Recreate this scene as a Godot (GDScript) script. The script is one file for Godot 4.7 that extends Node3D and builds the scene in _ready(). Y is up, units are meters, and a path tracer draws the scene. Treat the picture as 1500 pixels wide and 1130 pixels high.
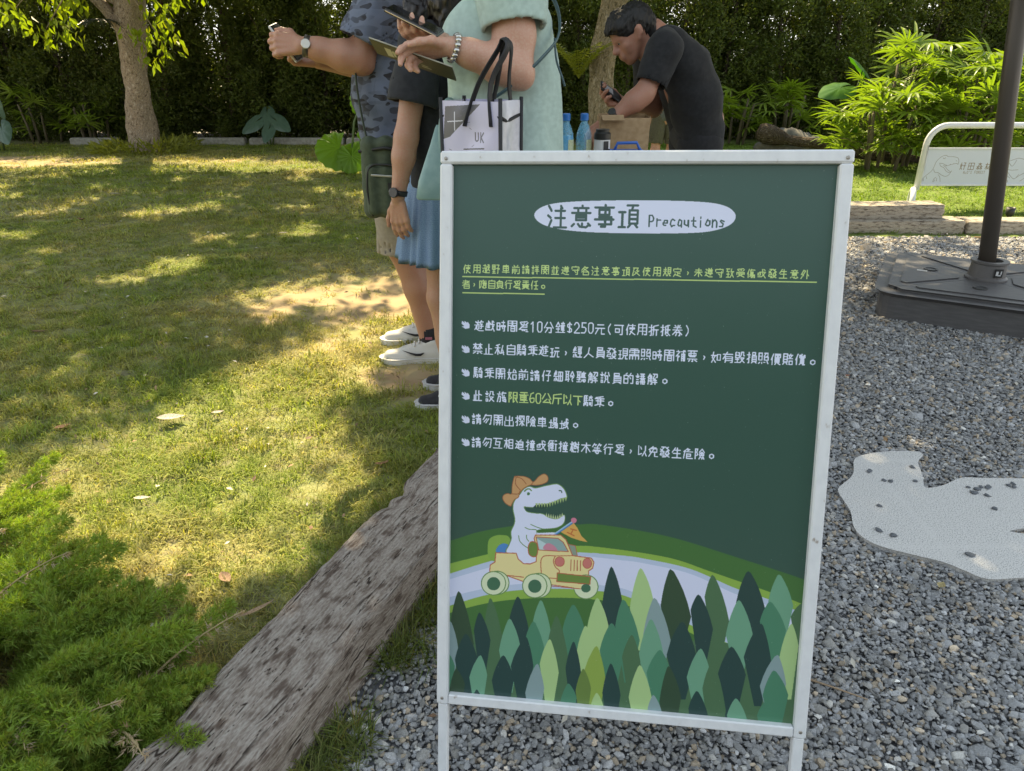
extends Node3D

# ------------------------------------------------------------------ small helpers
var rng := RandomNumberGenerator.new()
var taken := {}
var SUN := Vector3(-0.20, 0.78, -0.70).normalized()   # direction towards the sun

func numbered(called: String) -> String:
	var n: int = taken.get(called, 0)
	taken[called] = n + 1
	return called if n == 0 else "%s_%03d" % [called, n]

func thing(called: String, label: String, category: String, at := Vector3.ZERO, turn := 0.0, group := "") -> Node3D:
	var o := Node3D.new()
	o.name = numbered(called)
	add_child(o)
	o.position = at
	o.rotation.y = turn
	tag(o, label, category, group)
	return o

func tag(o: Node, label: String, category: String, group := "") -> void:
	o.set_meta("label", label)
	o.set_meta("category", category)
	if group:
		o.set_meta("group", group)

func part(parent: Node, called: String, mesh: Mesh, mat: Material, at := Vector3.ZERO) -> MeshInstance3D:
	var o := MeshInstance3D.new()
	o.name = called if parent != self else numbered(called)
	o.mesh = mesh
	o.material_override = mat
	parent.add_child(o, true)
	o.position = at
	return o

func structure(called: String, mesh: Mesh, mat: Material) -> MeshInstance3D:
	var o := part(self, called, mesh, mat)
	o.set_meta("kind", "structure")
	return o

func srgb(r: float, g: float, b: float) -> Color:
	return Color(r / 255.0, g / 255.0, b / 255.0)

func lin(r: float, g: float, b: float) -> Color:      # linear base colour -> albedo colour
	return Color(r, g, b).linear_to_srgb()

func mat(c: Color, rough := 0.8, metal := 0.0) -> StandardMaterial3D:
	var m := StandardMaterial3D.new()
	m.albedo_color = c
	m.roughness = rough
	m.metallic = metal
	return m

func noise_tex(seed_: int, freq: float, stops: Array, cols: Array, size := 512, octaves := 4, kind := FastNoiseLite.TYPE_SIMPLEX_SMOOTH) -> NoiseTexture2D:
	var n := FastNoiseLite.new()
	n.seed = seed_
	n.frequency = freq
	n.noise_type = kind
	n.fractal_octaves = octaves
	var g := Gradient.new()
	g.offsets = PackedFloat32Array(stops)
	g.colors = PackedColorArray(cols)
	var t := NoiseTexture2D.new()
	t.width = size
	t.height = size
	t.seamless = true
	t.noise = n
	t.color_ramp = g
	return t

func bump_tex(seed_: int, freq: float, size := 512, octaves := 4) -> NoiseTexture2D:
	return noise_tex(seed_, freq, [0.0, 1.0], [Color.BLACK, Color.WHITE], size, octaves)

func fbm(seed_: int, freq: float, octaves := 3) -> FastNoiseLite:
	var n := FastNoiseLite.new()
	n.seed = seed_
	n.frequency = freq
	n.fractal_octaves = octaves
	return n

# a mottled material: noise colour (triplanar, metres per repeat) and relief in centimetres
func mottled(a: Color, b: Color, repeat: float, rough := 0.85, relief := 0.0, seed_ := 1, world := false) -> StandardMaterial3D:
	var m := StandardMaterial3D.new()
	m.albedo_texture = noise_tex(seed_, 0.012, [0.25, 0.75], [a, b], 512, 5)
	m.roughness = rough
	m.uv1_triplanar = true
	m.uv1_world_triplanar = world
	m.uv1_scale = Vector3.ONE / repeat
	if relief > 0.0:
		m.heightmap_enabled = true
		m.heightmap_texture = bump_tex(seed_ + 50, 0.03, 512, 5)
		m.heightmap_scale = relief
	return m

# ------------------------------------------------------------------ mesh building
class MB:
	var v := PackedVector3Array()
	var uv := PackedVector2Array()
	var col := PackedColorArray()
	var idx := PackedInt32Array()
	var tint := Color.WHITE

	func vert(p: Vector3, t := Vector2.ZERO) -> int:
		v.append(p)
		uv.append(t)
		col.append(tint)
		return v.size() - 1

	func tri(a: int, b: int, c: int) -> void:      # counter-clockwise seen from outside
		idx.append(a)
		idx.append(c)
		idx.append(b)

	func quad(a: int, b: int, c: int, d: int) -> void:
		tri(a, b, c)
		tri(a, c, d)

	func face(pts: Array) -> void:                  # flat convex polygon, own vertices
		var s := v.size()
		for p in pts:
			vert(p)
		for i in range(1, pts.size() - 1):
			tri(s, s + i, s + i + 1)

	# box with chamfered edges
	func box(c: Vector3, size: Vector3, bev := 0.004, basis := Basis.IDENTITY) -> void:
		var h := size * 0.5
		bev = minf(bev, minf(h.x, minf(h.y, h.z)) * 0.9)
		var i := h - Vector3(bev, bev, bev)
		var f := func(x: float, y: float, z: float) -> Vector3: return c + basis * Vector3(x, y, z)
		for s in [-1.0, 1.0]:
			var r: Array = [f.call(s * h.x, -i.y, -i.z), f.call(s * h.x, i.y, -i.z), f.call(s * h.x, i.y, i.z), f.call(s * h.x, -i.y, i.z)]
			flip(r, s > 0)
			r = [f.call(-i.x, s * h.y, -i.z), f.call(-i.x, s * h.y, i.z), f.call(i.x, s * h.y, i.z), f.call(i.x, s * h.y, -i.z)]
			flip(r, s > 0)
			r = [f.call(-i.x, -i.y, s * h.z), f.call(i.x, -i.y, s * h.z), f.call(i.x, i.y, s * h.z), f.call(-i.x, i.y, s * h.z)]
			flip(r, s > 0)
		for s in [-1.0, 1.0]:
			for t in [-1.0, 1.0]:
				flip([f.call(s * h.x, t * i.y, -i.z), f.call(s * i.x, t * h.y, -i.z), f.call(s * i.x, t * h.y, i.z), f.call(s * h.x, t * i.y, i.z)], s * t > 0)
				flip([f.call(-i.x, s * h.y, t * i.z), f.call(-i.x, s * i.y, t * h.z), f.call(i.x, s * i.y, t * h.z), f.call(i.x, s * h.y, t * i.z)], s * t > 0)
				flip([f.call(s * i.x, -i.y, t * h.z), f.call(s * h.x, -i.y, t * i.z), f.call(s * h.x, i.y, t * i.z), f.call(s * i.x, i.y, t * h.z)], s * t < 0)
				for u in [-1.0, 1.0]:
					flip([f.call(s * h.x, t * i.y, u * i.z), f.call(s * i.x, t * h.y, u * i.z), f.call(s * i.x, t * i.y, u * h.z)], s * t * u > 0)

	func flip(r: Array, keep: bool) -> void:
		if not keep:
			r.reverse()
		face(r)

	# rings: array of arrays of Vector3, each the same count, counter-clockwise seen from the far end
	func loft(rings: Array, cap0 := true, cap1 := true, uscale := 1.0, vscale := 1.0) -> void:
		var n: int = rings[0].size()
		var start := v.size()
		var along := 0.0
		for r in rings.size():
			if r > 0:
				along += (rings[r][0] - rings[r - 1][0]).length()
			var round_ := 0.0
			for i in n + 1:
				if i > 0:
					round_ += (rings[r][i % n] - rings[r][i - 1]).length()
				vert(rings[r][i % n], Vector2(along * vscale, round_ * uscale))
		for r in rings.size() - 1:
			for i in n:
				var a := start + r * (n + 1) + i
				quad(a, a + 1, a + n + 2, a + n + 1)
		if cap0:
			var p: Array = rings[0].duplicate()
			p.reverse()
			fan(p)
		if cap1:
			fan(rings[-1])

	func fan(ring: Array) -> void:
		var c := Vector3.ZERO
		for p in ring:
			c += p
		var s := vert(c / ring.size(), Vector2(0.5, 0.5))
		for p in ring:
			vert(p, Vector2(0.5, 0.5))
		for i in ring.size():
			tri(s, s + 1 + i, s + 1 + (i + 1) % ring.size())

	func tube(path: Array, radii: Array, sides := 10, caps := true, flat := 1.0, uscale := 1.0) -> void:
		var rings := []
		var up := Vector3.UP
		var prev := Vector3.ZERO
		for i in path.size():
			var t: Vector3 = (path[mini(i + 1, path.size() - 1)] - path[maxi(i - 1, 0)]).normalized()
			if i == 0:
				up = Vector3.UP if absf(t.y) < 0.9 else Vector3.RIGHT
				prev = t.cross(up).normalized()
			var side: Vector3 = (prev - t * prev.dot(t)).normalized()
			prev = side
			var nrm := side.cross(t)
			var ring := []
			var r: float = radii[mini(i, radii.size() - 1)]
			for k in sides:
				var a := TAU * k / sides
				ring.append(path[i] + side * cos(a) * r - nrm * sin(a) * r * flat)
			rings.append(ring)
		loft(rings, caps, caps, uscale, uscale)

	# profile: Vector2(radius, height) from bottom to top
	func lathe(profile: Array, sides := 20, at := Vector3.ZERO, sx := 1.0, sz := 1.0) -> void:
		var rings := []
		for q in profile:
			var ring := []
			for k in sides:
				var a := -TAU * k / sides
				ring.append(at + Vector3(cos(a) * q.x * sx, q.y, sin(a) * q.x * sz))
			rings.append(ring)
		loft(rings)

	func ball(c: Vector3, r: Vector3, rings_ := 8, sides := 12) -> void:
		var prof := []
		for i in rings_ + 1:
			var a := -PI / 2 + PI * i / rings_
			prof.append(Vector2(maxf(cos(a), 0.001), sin(a) * r.y))
		var rs := []
		for q in prof:
			var ring := []
			for k in sides:
				var a := -TAU * k / sides
				ring.append(c + Vector3(cos(a) * q.x * r.x, q.y, sin(a) * q.x * r.z))
			rs.append(ring)
		loft(rs)

	# extrude a polygon (x, z plane) from y0 to y1 with a small rounded top edge
	func slab(poly: PackedVector2Array, y0: float, y1: float, round_ := 0.006) -> void:
		if not Geometry2D.is_polygon_clockwise(poly):
			poly.reverse()
		var inner: PackedVector2Array = poly.duplicate()
		var n := poly.size()
		for i in n:
			var e := (poly[(i + 1) % n] - poly[(i + n - 1) % n]).normalized()
			inner[i] = poly[i] + Vector2(e.y, -e.x) * -round_
		var t := Geometry2D.triangulate_polygon(inner)
		var s := v.size()
		for p in inner:
			vert(Vector3(p.x, y1, p.y), p)
		for i in range(0, t.size(), 3):
			var a := inner[t[i]]
			var b := inner[t[i + 1]]
			var c := inner[t[i + 2]]
			if (b - a).cross(c - a) < 0:
				tri(s + t[i], s + t[i + 1], s + t[i + 2])
			else:
				tri(s + t[i], s + t[i + 2], s + t[i + 1])
		var s2 := v.size()
		for lev in 3:
			for i in n + 1:
				var p: Vector2 = inner[i % n] if lev == 0 else poly[i % n]
				var y := y1 if lev == 0 else (y1 - round_ * 0.8 if lev == 1 else y0)
				vert(Vector3(p.x, y, p.y), p)
		for lev in 2:
			for i in n:
				var a := s2 + lev * (n + 1) + i
				flipq(a, a + 1, a + n + 2, a + n + 1, poly, i)

	func flipq(a: int, b: int, c: int, d: int, poly: PackedVector2Array, i: int) -> void:
		quad(a, d, c, b)

	func make(smooth := true, crease := false) -> ArrayMesh:
		var st := SurfaceTool.new()
		st.begin(Mesh.PRIMITIVE_TRIANGLES)
		st.set_smooth_group(0 if smooth else -1)
		for i in v.size():
			st.set_color(col[i])
			st.set_uv(uv[i])
			st.set_smooth_group(0 if smooth else -1)
			st.add_vertex(v[i])
		for i in idx:
			st.add_index(i)
		st.generate_normals()
		return st.commit()

func bent(p: Array, steps := 6) -> Array:            # Catmull-Rom through points
	var out := []
	for i in p.size() - 1:
		var a = p[maxi(i - 1, 0)]
		var d = p[mini(i + 2, p.size() - 1)]
		for s in steps:
			out.append(p[i].cubic_interpolate(p[i + 1], a, d, float(s) / steps))
	out.append(p[-1])
	return out

func closed(p: Array, steps := 5) -> PackedVector2Array:
	var out := PackedVector2Array()
	var n := p.size()
	for i in n:
		for s in steps:
			out.append(p[i].cubic_interpolate(p[(i + 1) % n], p[(i + n - 1) % n], p[(i + 2) % n], float(s) / steps))
	return out

# ------------------------------------------------------------------ bodies: smooth-joined tapered capsules meshed as surface nets
class Field:
	var a := PackedVector3Array()
	var b := PackedVector3Array()
	var ra := PackedFloat32Array()
	var rb := PackedFloat32Array()
	var cut := []                                    # [a, b, ra, rb] taken away
	var planes := []                                 # [point, normal]: keep the side against the normal
	var k := 0.03
	var wrinkle: FastNoiseLite
	var amp := 0.0
	var stretch := Vector3.ONE

	func bone(p: Vector3, q: Vector3, r0: float, r1: float) -> void:
		a.append(p)
		b.append(q)
		ra.append(r0)
		rb.append(r1)

	func chain(pts: Array, rs: Array) -> void:
		for i in pts.size() - 1:
			bone(pts[i], pts[i + 1], rs[i], rs[i + 1])

	func one(p: Vector3, i: int) -> float:
		var ab := b[i] - a[i]
		var l := ab.length_squared()
		var t := clampf((p - a[i]).dot(ab) / l, 0.0, 1.0) if l > 0.0 else 0.0
		return (p - a[i] - ab * t).length() - lerpf(ra[i], rb[i], t)

	func at(p: Vector3, who: PackedInt32Array) -> float:
		var d := 1e9
		for i in who:
			var e := one(p, i)
			var h := maxf(k - absf(d - e), 0.0)
			d = minf(d, e) - h * h / (4.0 * k)
		if amp > 0.0:
			d += wrinkle.get_noise_3dv(p * stretch) * amp
		for c in cut:
			var ab: Vector3 = c[1] - c[0]
			var t := clampf((p - c[0]).dot(ab) / ab.length_squared(), 0.0, 1.0)
			d = maxf(d, lerpf(c[2], c[3], t) - (p - c[0] - ab * t).length())
		for q in planes:
			d = maxf(d, (p - q[0]).dot(q[1]))
		return d

	func mesh_into(mb: MB, cell: float) -> void:
		var lo := Vector3.ONE * 1e9
		var hi := -lo
		for i in a.size():
			var r := Vector3.ONE * (maxf(ra[i], rb[i]) + k * 0.5 + amp)
			lo = lo.min(a[i] - r).min(b[i] - r)
			hi = hi.max(a[i] + r).max(b[i] + r)
		lo -= Vector3.ONE * cell * 2
		var nb := Vector3i(((hi - lo) / (cell * 4.0)).ceil()) + Vector3i.ONE
		var nx := nb.x * 4 + 1
		var ny := nb.y * 4 + 1
		var nz := nb.z * 4 + 1
		var val := PackedFloat32Array()
		val.resize(nx * ny * nz)
		val.fill(1.0)
		var vid := PackedInt32Array()
		vid.resize(nx * ny * nz)
		vid.fill(-1)
		var all := PackedInt32Array(range(a.size()))
		var active := []
		var br := cell * 2.0 * 1.7321
		for bz in nb.z:
			for by in nb.y:
				for bx in nb.x:
					var c := lo + Vector3(bx + 0.5, by + 0.5, bz + 0.5) * cell * 4.0
					var d := at(c, all)
					if absf(d) > br + k * 0.3 + amp:
						if d < 0.0:
							for z in 4:
								for y in 4:
									var o: int = ((bz * 4 + z) * ny + by * 4 + y) * nx + bx * 4
									for x in 4:
										val[o + x] = -1.0
						continue
					active.append(Vector3i(bx, by, bz))
		for q in active:
			var c := lo + (Vector3(q) + Vector3.ONE * 0.5) * cell * 4.0
			var who := PackedInt32Array()
			var best := 1e9
			for i in a.size():
				best = minf(best, one(c, i))
			for i in a.size():
				if one(c, i) < best + 2.0 * br + k * 1.5:
					who.append(i)
			for z in 5:
				for y in 5:
					var o: int = ((q.z * 4 + z) * ny + q.y * 4 + y) * nx + q.x * 4
					for x in 5:
						val[o + x] = at(lo + Vector3(q.x * 4 + x, q.y * 4 + y, q.z * 4 + z) * cell, who)
		var sy := nx
		var sz := nx * ny
		var offs := [0, 1, sy, sy + 1, sz, sz + 1, sz + sy, sz + sy + 1]
		var pos := [Vector3(0, 0, 0), Vector3(1, 0, 0), Vector3(0, 1, 0), Vector3(1, 1, 0), Vector3(0, 0, 1), Vector3(1, 0, 1), Vector3(0, 1, 1), Vector3(1, 1, 1)]
		var edges := [[0, 1], [2, 3], [4, 5], [6, 7], [0, 2], [1, 3], [4, 6], [5, 7], [0, 4], [1, 5], [2, 6], [3, 7]]
		var cells := PackedInt32Array()
		for q in active:
			for z in 4:
				for y in 4:
					for x in 4:
						var o: int = ((q.z * 4 + z) * ny + q.y * 4 + y) * nx + q.x * 4 + x
						var neg := 0
						for f in offs:
							if val[o + f] < 0.0:
								neg += 1
						if neg == 0 or neg == 8:
							continue
						var s := Vector3.ZERO
						var n := 0
						for e in edges:
							var v0: float = val[o + offs[e[0]]]
							var v1: float = val[o + offs[e[1]]]
							if (v0 < 0.0) != (v1 < 0.0):
								s += pos[e[0]].lerp(pos[e[1]], v0 / (v0 - v1))
								n += 1
						var p := lo + (Vector3(q.x * 4 + x, q.y * 4 + y, q.z * 4 + z) + s / n) * cell
						vid[o] = mb.vert(p)
						cells.append(o)
		for o in cells:
			var v0 := val[o] < 0.0
			if v0 != (val[o + 1] < 0.0):
				join(mb, vid, o, sy, sz, v0)
			if v0 != (val[o + sy] < 0.0):
				join(mb, vid, o, sz, 1, v0)
			if v0 != (val[o + sz] < 0.0):
				join(mb, vid, o, 1, sy, v0)

	func join(mb: MB, vid: PackedInt32Array, o: int, u: int, w: int, inside: bool) -> void:
		if o - u - w < 0:
			return
		var p0 := vid[o]
		var p1 := vid[o - u]
		var p2 := vid[o - u - w]
		var p3 := vid[o - w]
		if p0 < 0 or p1 < 0 or p2 < 0 or p3 < 0:
			return
		if inside:
			mb.quad(p0, p1, p2, p3)
		else:
			mb.quad(p0, p3, p2, p1)

	func make(cell: float) -> ArrayMesh:
		var mb := MB.new()
		mesh_into(mb, cell)
		return mb.make()
# what is printed on the notice board, in millimetres from the frame's upper left corner: [kind, colour, curved, line width, points]
var print_shapes := [
	["F", "#46713c", 0, 0, [-52.1, 662.5, 18.3, 641.3, 65.3, 623.2, 121.4, 608.9, 182.2, 599.6, 233, 598.2, 272.6, 596, 381.8, 608.6, 489.7, 635.5, 596.5, 664.9, 666.7, 687, 691.5, 992.1, -51.8, 1079.1]],
	["F", "#8db04e", 0, 0, [-52.1, 707, 18.6, 682, 83.8, 660.7, 148.7, 641.1, 225.5, 635.6, 274.1, 634.8, 383.6, 644.6, 456.5, 664.6, 549.9, 691.7, 589.2, 703.7, 670.4, 733, 691.5, 992.1, -51.8, 1079.1]],
	["F", "#b9c6de", 0, 0, [-52.1, 726.9, 18.8, 700, 86.4, 673.4, 149, 654.3, 234.6, 646.4, 308.2, 646.5, 347.9, 649.6, 420.7, 661.5, 492.9, 688.6, 550.8, 705, 671.6, 748.1, 691.5, 992.1, -51.8, 1079.1]],
	["F", "#d5d9f0", 0, 0, [-52.1, 739.3, 18.9, 710.2, 86.5, 684.3, 149.3, 663.9, 234.8, 653, 308.6, 654.8, 348.3, 657.8, 421.2, 670, 493.6, 698.5, 551.5, 716.1, 672.7, 760.8, 691.5, 992.1, -51.8, 1079.1]],
	["F", "#b9c6de", 0, 0, [-52.1, 773.2, 15.8, 743.9, 77.7, 722.9, 138.7, 709.6, 213.8, 701.3, 281.1, 700.9, 325.3, 707.1, 412.8, 740.6, 480.5, 770.7, 678.8, 835.8, 691.5, 992.1, -51.8, 1079.1]],
	["F", "#8db04e", 0, 0, [-52.1, 787.1, 16.9, 759.2, 78.4, 735.2, 138.9, 720.5, 214.1, 712.2, 281.2, 711.7, 325.9, 719, 413.4, 752.5, 481.3, 782.6, 679.8, 847.7, 691.5, 992.1, -51.8, 1079.1]],
	["F", "#46713c", 0, 0, [-52, 802.2, 17, 772.5, 78.6, 750, 139.3, 736.4, 214.6, 727.9, 281.8, 727.4, 326.5, 734.6, 414.2, 766.9, 482, 794.5, 680.7, 859.5, 691.5, 992.1, -51.8, 1079.1]],
	["F", "#4f7150", 0, 0, [-52, 836.6, 21.2, 811, 302.6, 786.3, 525, 784.7, 675, 788.8, 691.5, 992.1, -51.8, 1079.1]],
	["F", "#86ab4f", 1, 0, [84, 651.3, 86, 634.7, 96.1, 627, 108.6, 624.9, 119.9, 627.7, 127.2, 648.2, 116.2, 667.8, 93.5, 671.8, 86, 665.3]],
	["F", "#4f87c4", 1, 0, [100, 656, 101, 646.5, 108.8, 640.1, 117.9, 640.7, 127.2, 648.2, 127.3, 655.2]],
	["F", "#d9def4", 1, 0, [137.4, 551.4, 142.8, 543.1, 152.7, 537.5, 162.8, 539.7, 180.4, 534.6, 197.9, 530.8, 207.9, 535.9, 213.7, 544.6, 215.1, 553.6, 205.2, 555.8, 193.3, 562.9, 184.7, 572.1, 174.8, 573.9, 159.2, 574.7, 144.6, 573.3, 149.3, 581.2, 163.9, 583.1, 176.1, 583.5, 186.3, 589, 200.7, 590.4, 211.6, 582.8, 213.4, 591.4, 209.9, 599.7, 200.1, 606.1, 186.8, 608.8, 175.7, 610, 166.9, 612.9, 169.6, 616.9, 198.1, 614.3, 198.3, 618.9, 168.2, 623.2, 172.2, 645.1, 168.2, 666.4, 154.9, 675.6, 136.7, 671, 116, 656.1, 120.2, 641.7, 124.1, 629.7, 123.1, 618.1, 129.5, 599.1, 125.7, 578.6, 127.7, 564.6]],
	["L", "#6b8f57", 1, 1.6, [198.1, 614.3, 198.3, 618.9, 168.2, 623.2, 172.2, 645.1, 168.2, 666.4, 154.9, 675.6, 136.7, 671, 116, 656.1, 120.2, 641.7, 124.1, 629.7, 123.1, 618.1, 129.5, 599.1, 125.7, 578.6, 127.7, 564.6, 137.4, 551.4, 142.8, 543.1, 152.7, 537.5, 162.8, 539.7, 180.4, 534.6, 197.9, 530.8, 207.9, 535.9, 213.7, 544.6, 215.1, 553.6, 205.2, 555.8]],
	["L", "#6b8f57", 1, 1.3, [144.6, 573.3, 159.2, 573.7, 174.8, 573.2, 184.7, 571.7, 193.3, 562.9, 205.2, 555.8, 215.1, 553.6]],
	["L", "#6b8f57", 1, 1.3, [144.6, 573.3, 149.3, 581.2, 163.9, 583.1, 176.1, 583.5, 186.3, 589, 200.7, 590.4, 211.6, 582.8, 213.4, 591.4, 209.9, 599.7, 200.1, 606.1, 186.8, 608.8, 175.7, 610]],
	["F", "#2e4b42", 0, 0, [158.7, 574.2, 163.5, 568.9, 183.4, 565.8, 194.4, 561.7, 184.7, 572.6, 174.8, 574.6]],
	["F", "#a9bd7e", 0, 0, [163.4, 566.1, 167.2, 565.7, 165.6, 573.8]],
	["F", "#a9bd7e", 0, 0, [167.9, 565.9, 171.7, 565.4, 170.1, 573.5]],
	["F", "#a9bd7e", 0, 0, [172.3, 565.6, 176.1, 565.1, 174.5, 573.2]],
	["F", "#a9bd7e", 0, 0, [176.8, 565.3, 180.5, 564.9, 179, 573]],
	["F", "#a9bd7e", 0, 0, [181.2, 565, 184.9, 564.6, 183.4, 572.7]],
	["F", "#a9bd7e", 0, 0, [185.6, 563.3, 189.3, 562.8, 187.8, 570.9]],
	["F", "#a9bd7e", 0, 0, [190, 561.5, 193.7, 561.1, 192.2, 569.2]],
	["F", "#a9bd7e", 0, 0, [194.3, 559.8, 198.1, 559.3, 196.5, 567.4]],
	["F", "#a9bd7e", 0, 0, [198.7, 558, 202.4, 557.6, 200.9, 565.7]],
	["F", "#a9bd7e", 0, 0, [203.1, 556.3, 206.8, 555.8, 205.3, 563.9]],
	["F", "#a9bd7e", 0, 0, [207.4, 554.6, 211.1, 554.1, 209.6, 562.2]],
	["F", "#a9bd7e", 0, 0, [211.8, 552.8, 215.5, 552.4, 214, 560.4]],
	["F", "#b9c795", 0, 0, [180.7, 588, 184, 588.2, 182.3, 581]],
	["F", "#b9c795", 0, 0, [184.5, 588.7, 187.8, 588.9, 186.1, 581.7]],
	["F", "#b9c795", 0, 0, [188.3, 589.4, 191.6, 589.6, 189.9, 582.4]],
	["F", "#b9c795", 0, 0, [192.1, 590, 195.4, 590.3, 193.7, 583]],
	["F", "#b9c795", 0, 0, [195.9, 590.7, 199.2, 590.9, 197.5, 583.7]],
	["F", "#b9c795", 0, 0, [199.6, 590.5, 203, 590.7, 201.2, 583.5]],
	["F", "#b9c795", 0, 0, [203.3, 588.2, 206.7, 588.4, 204.9, 581.2]],
	["F", "#b9c795", 0, 0, [207, 585.9, 210.4, 586.1, 208.6, 578.9]],
	["L", "#6b8f57", 1, 2.4, [144.7, 546.4, 148.4, 542.8, 152.8, 542.1, 155.8, 544.6]],
	["F", "#4d7a4f", 1, 0, [148.8, 550.1, 151, 547.7, 153.7, 549.3, 152.9, 552.6, 149.8, 553]],
	["L", "#3f5f4c", 1, 1.8, [202.2, 541.9, 205.7, 542.2, 206.7, 545.1]],
	["L", "#6b8f57", 1, 1.4, [147, 609.1, 154.5, 611.9, 165.7, 612, 167, 618]],
	["L", "#6b8f57", 1, 1.4, [156.5, 603.2, 166.7, 607.1, 176.8, 609.9]],
	["L", "#6b8f57", 1, 1.4, [136.4, 624.2, 138.6, 633.4, 145.1, 640, 152.4, 644.6]],
	["L", "#6b8f57", 1, 1.4, [149.6, 622.4, 150.4, 628.4, 153.9, 632.8]],
	["F", "#c79a6b", 1, 0, [122.2, 573.7, 114.3, 570.1, 108.5, 562.4, 109.5, 555.4, 116.2, 552, 122.9, 552.3, 123.7, 538.5, 126.8, 523.5, 130.1, 521.5, 142.3, 521.1, 152.4, 524.4, 159.2, 529.6, 167.8, 520.1, 176.5, 515.1, 182.6, 519.3, 182.4, 527.2, 173.7, 532.7, 162.7, 535.1, 153.8, 535.2, 142.8, 542, 136.3, 550.4, 134.7, 557.3, 127.6, 562.4]],
	["L", "#9c6242", 1, 1.2, [122.2, 573.7, 114.3, 570.1, 108.5, 562.4, 109.5, 555.4, 116.2, 552, 122.9, 552.3, 123.7, 538.5, 126.8, 523.5, 130.1, 521.5, 142.3, 521.1, 152.4, 524.4, 159.2, 529.6, 167.8, 520.1, 176.5, 515.1, 182.6, 519.3, 182.4, 527.2, 173.7, 532.7, 162.7, 535.1, 153.8, 535.2, 142.8, 542, 136.3, 550.4, 134.7, 557.3, 127.6, 562.4, 122.2, 573.7]],
	["L", "#9c6242", 1, 1.4, [129, 522.9, 139.1, 525.1, 147.1, 533.8]],
	["L", "#9c6242", 1, 1.4, [130.1, 523.3, 129.3, 534.8, 137.3, 544.6]],
	["L", "#9c6242", 1, 1.2, [122.9, 552.3, 134.1, 551.6, 137.3, 545.7]],
	["L", "#9c6242", 1, 1.2, [154.9, 535.1, 159.2, 529.6]],
	["F", "#d9a95b", 0, 0, [228.1, 596.2, 234.3, 603.8, 241.4, 617.1, 252.3, 627.4, 240.6, 625.9, 225, 621.7, 207, 613]],
	["L", "#9fc0dd", 0, 4, [198.6, 616.5, 227.3, 593.3]],
	["L", "#4f87c4", 0, 2, [199.5, 617.4, 227.4, 595.1]],
	["F", "#cf7f96", 1, 0, [223.3, 591.9, 225, 587.9, 229.3, 586.9, 232.8, 590.2, 231.4, 594.8, 226.8, 596.3]],
	["L", "#c2713f", 0, 2.2, [218, 612.9, 229.3, 617.9]],
	["L", "#c2713f", 0, 2.2, [223.7, 615.6, 227.8, 607]],
	["L", "#c2713f", 0, 2.2, [223.4, 606.4, 232.9, 608.5]],
	["F", "#8b9a8c", 0, 0, [220.9, 633.5, 232, 635.1, 236.6, 654.4, 229.3, 653.8]],
	["L", "#b7654a", 0, 1.2, [220.9, 633.5, 232, 635.1, 236.6, 654.4]],
	["F", "#e4d69a", 0, 0, [88.1, 691.2, 89, 679.2, 96.9, 673.5, 98.2, 656.8, 133, 655.3, 136.6, 665.2, 145.8, 672.7, 157.1, 672.4, 167.1, 667.6, 167.7, 645.4, 162.7, 627.1, 164.8, 621.1, 207.1, 618.3, 216.2, 625.7, 228.2, 652.7, 259.2, 654.7, 263.9, 661.7, 262, 672.3, 255.6, 677.5, 255.9, 686.8, 259.3, 687.7, 258.6, 700.6, 243.4, 710, 191.8, 705.8, 146.5, 704.5, 117.9, 696, 105.2, 691.1]],
	["L", "#b7654a", 0, 1.7, [88.1, 691.2, 89, 679.2, 96.9, 673.5, 98.2, 656.8, 133, 655.3, 136.6, 665.2, 145.8, 672.7, 157.1, 672.4, 167.1, 667.6, 167.7, 645.4, 162.7, 627.1, 164.8, 621.1, 207.1, 618.3, 216.2, 625.7, 228.2, 652.7, 259.2, 654.7, 263.9, 661.7, 262, 672.3, 255.6, 677.5, 255.9, 686.8, 259.3, 687.7, 258.6, 700.6, 243.4, 710, 191.8, 705.8, 146.5, 704.5, 117.9, 696, 105.2, 691.1, 88.1, 691.2]],
	["F", "#8fa9a8", 0, 0, [166, 624.5, 202.9, 624.4, 211.9, 630.7, 220.1, 644, 219.1, 646.9, 171.1, 647]],
	["F", "#b9cfd2", 0, 0, [167.2, 626.8, 183.1, 635, 181.1, 645.6, 171.1, 646.3]],
	["F", "#c9879a", 1, 0, [179.3, 644.6, 182, 636.2, 189.8, 634.1, 198.9, 639.7, 201.3, 646.5]],
	["L", "#b7654a", 0, 1.5, [166, 624.5, 202.9, 624.4, 211.9, 630.7, 220.9, 646.3, 171.1, 647, 166, 624.5]],
	["L", "#b7654a", 1, 1.6, [176.7, 689.2, 175, 668.2, 178.1, 658.6, 185.9, 655.7, 199.3, 655.2]],
	["L", "#b7654a", 1, 1.6, [199.3, 655.2, 196.2, 664.3, 199.9, 674.6, 206.3, 680, 206.4, 684.6]],
	["L", "#b7654a", 1, 1.4, [199.3, 655.2, 228.2, 652.7]],
	["L", "#b7654a", 0, 1.6, [117.9, 695.6, 146.4, 696.7]],
	["L", "#b7654a", 0, 1.6, [190.4, 694.8, 202.7, 694.8]],
	["F", "#6f8a45", 1, 0, [153.2, 641.7, 156.2, 634.5, 161.8, 633, 167.5, 636.1, 169.5, 646.4, 167.5, 657.1, 161.3, 659.4, 154.4, 654.5]],
	["L", "#b7654a", 1, 1.6, [153.2, 641.7, 156.2, 634.5, 161.8, 633, 167.5, 636.1, 169.5, 646.4, 167.5, 657.1, 161.3, 659.4, 154.4, 654.5, 153.2, 641.7]],
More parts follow.
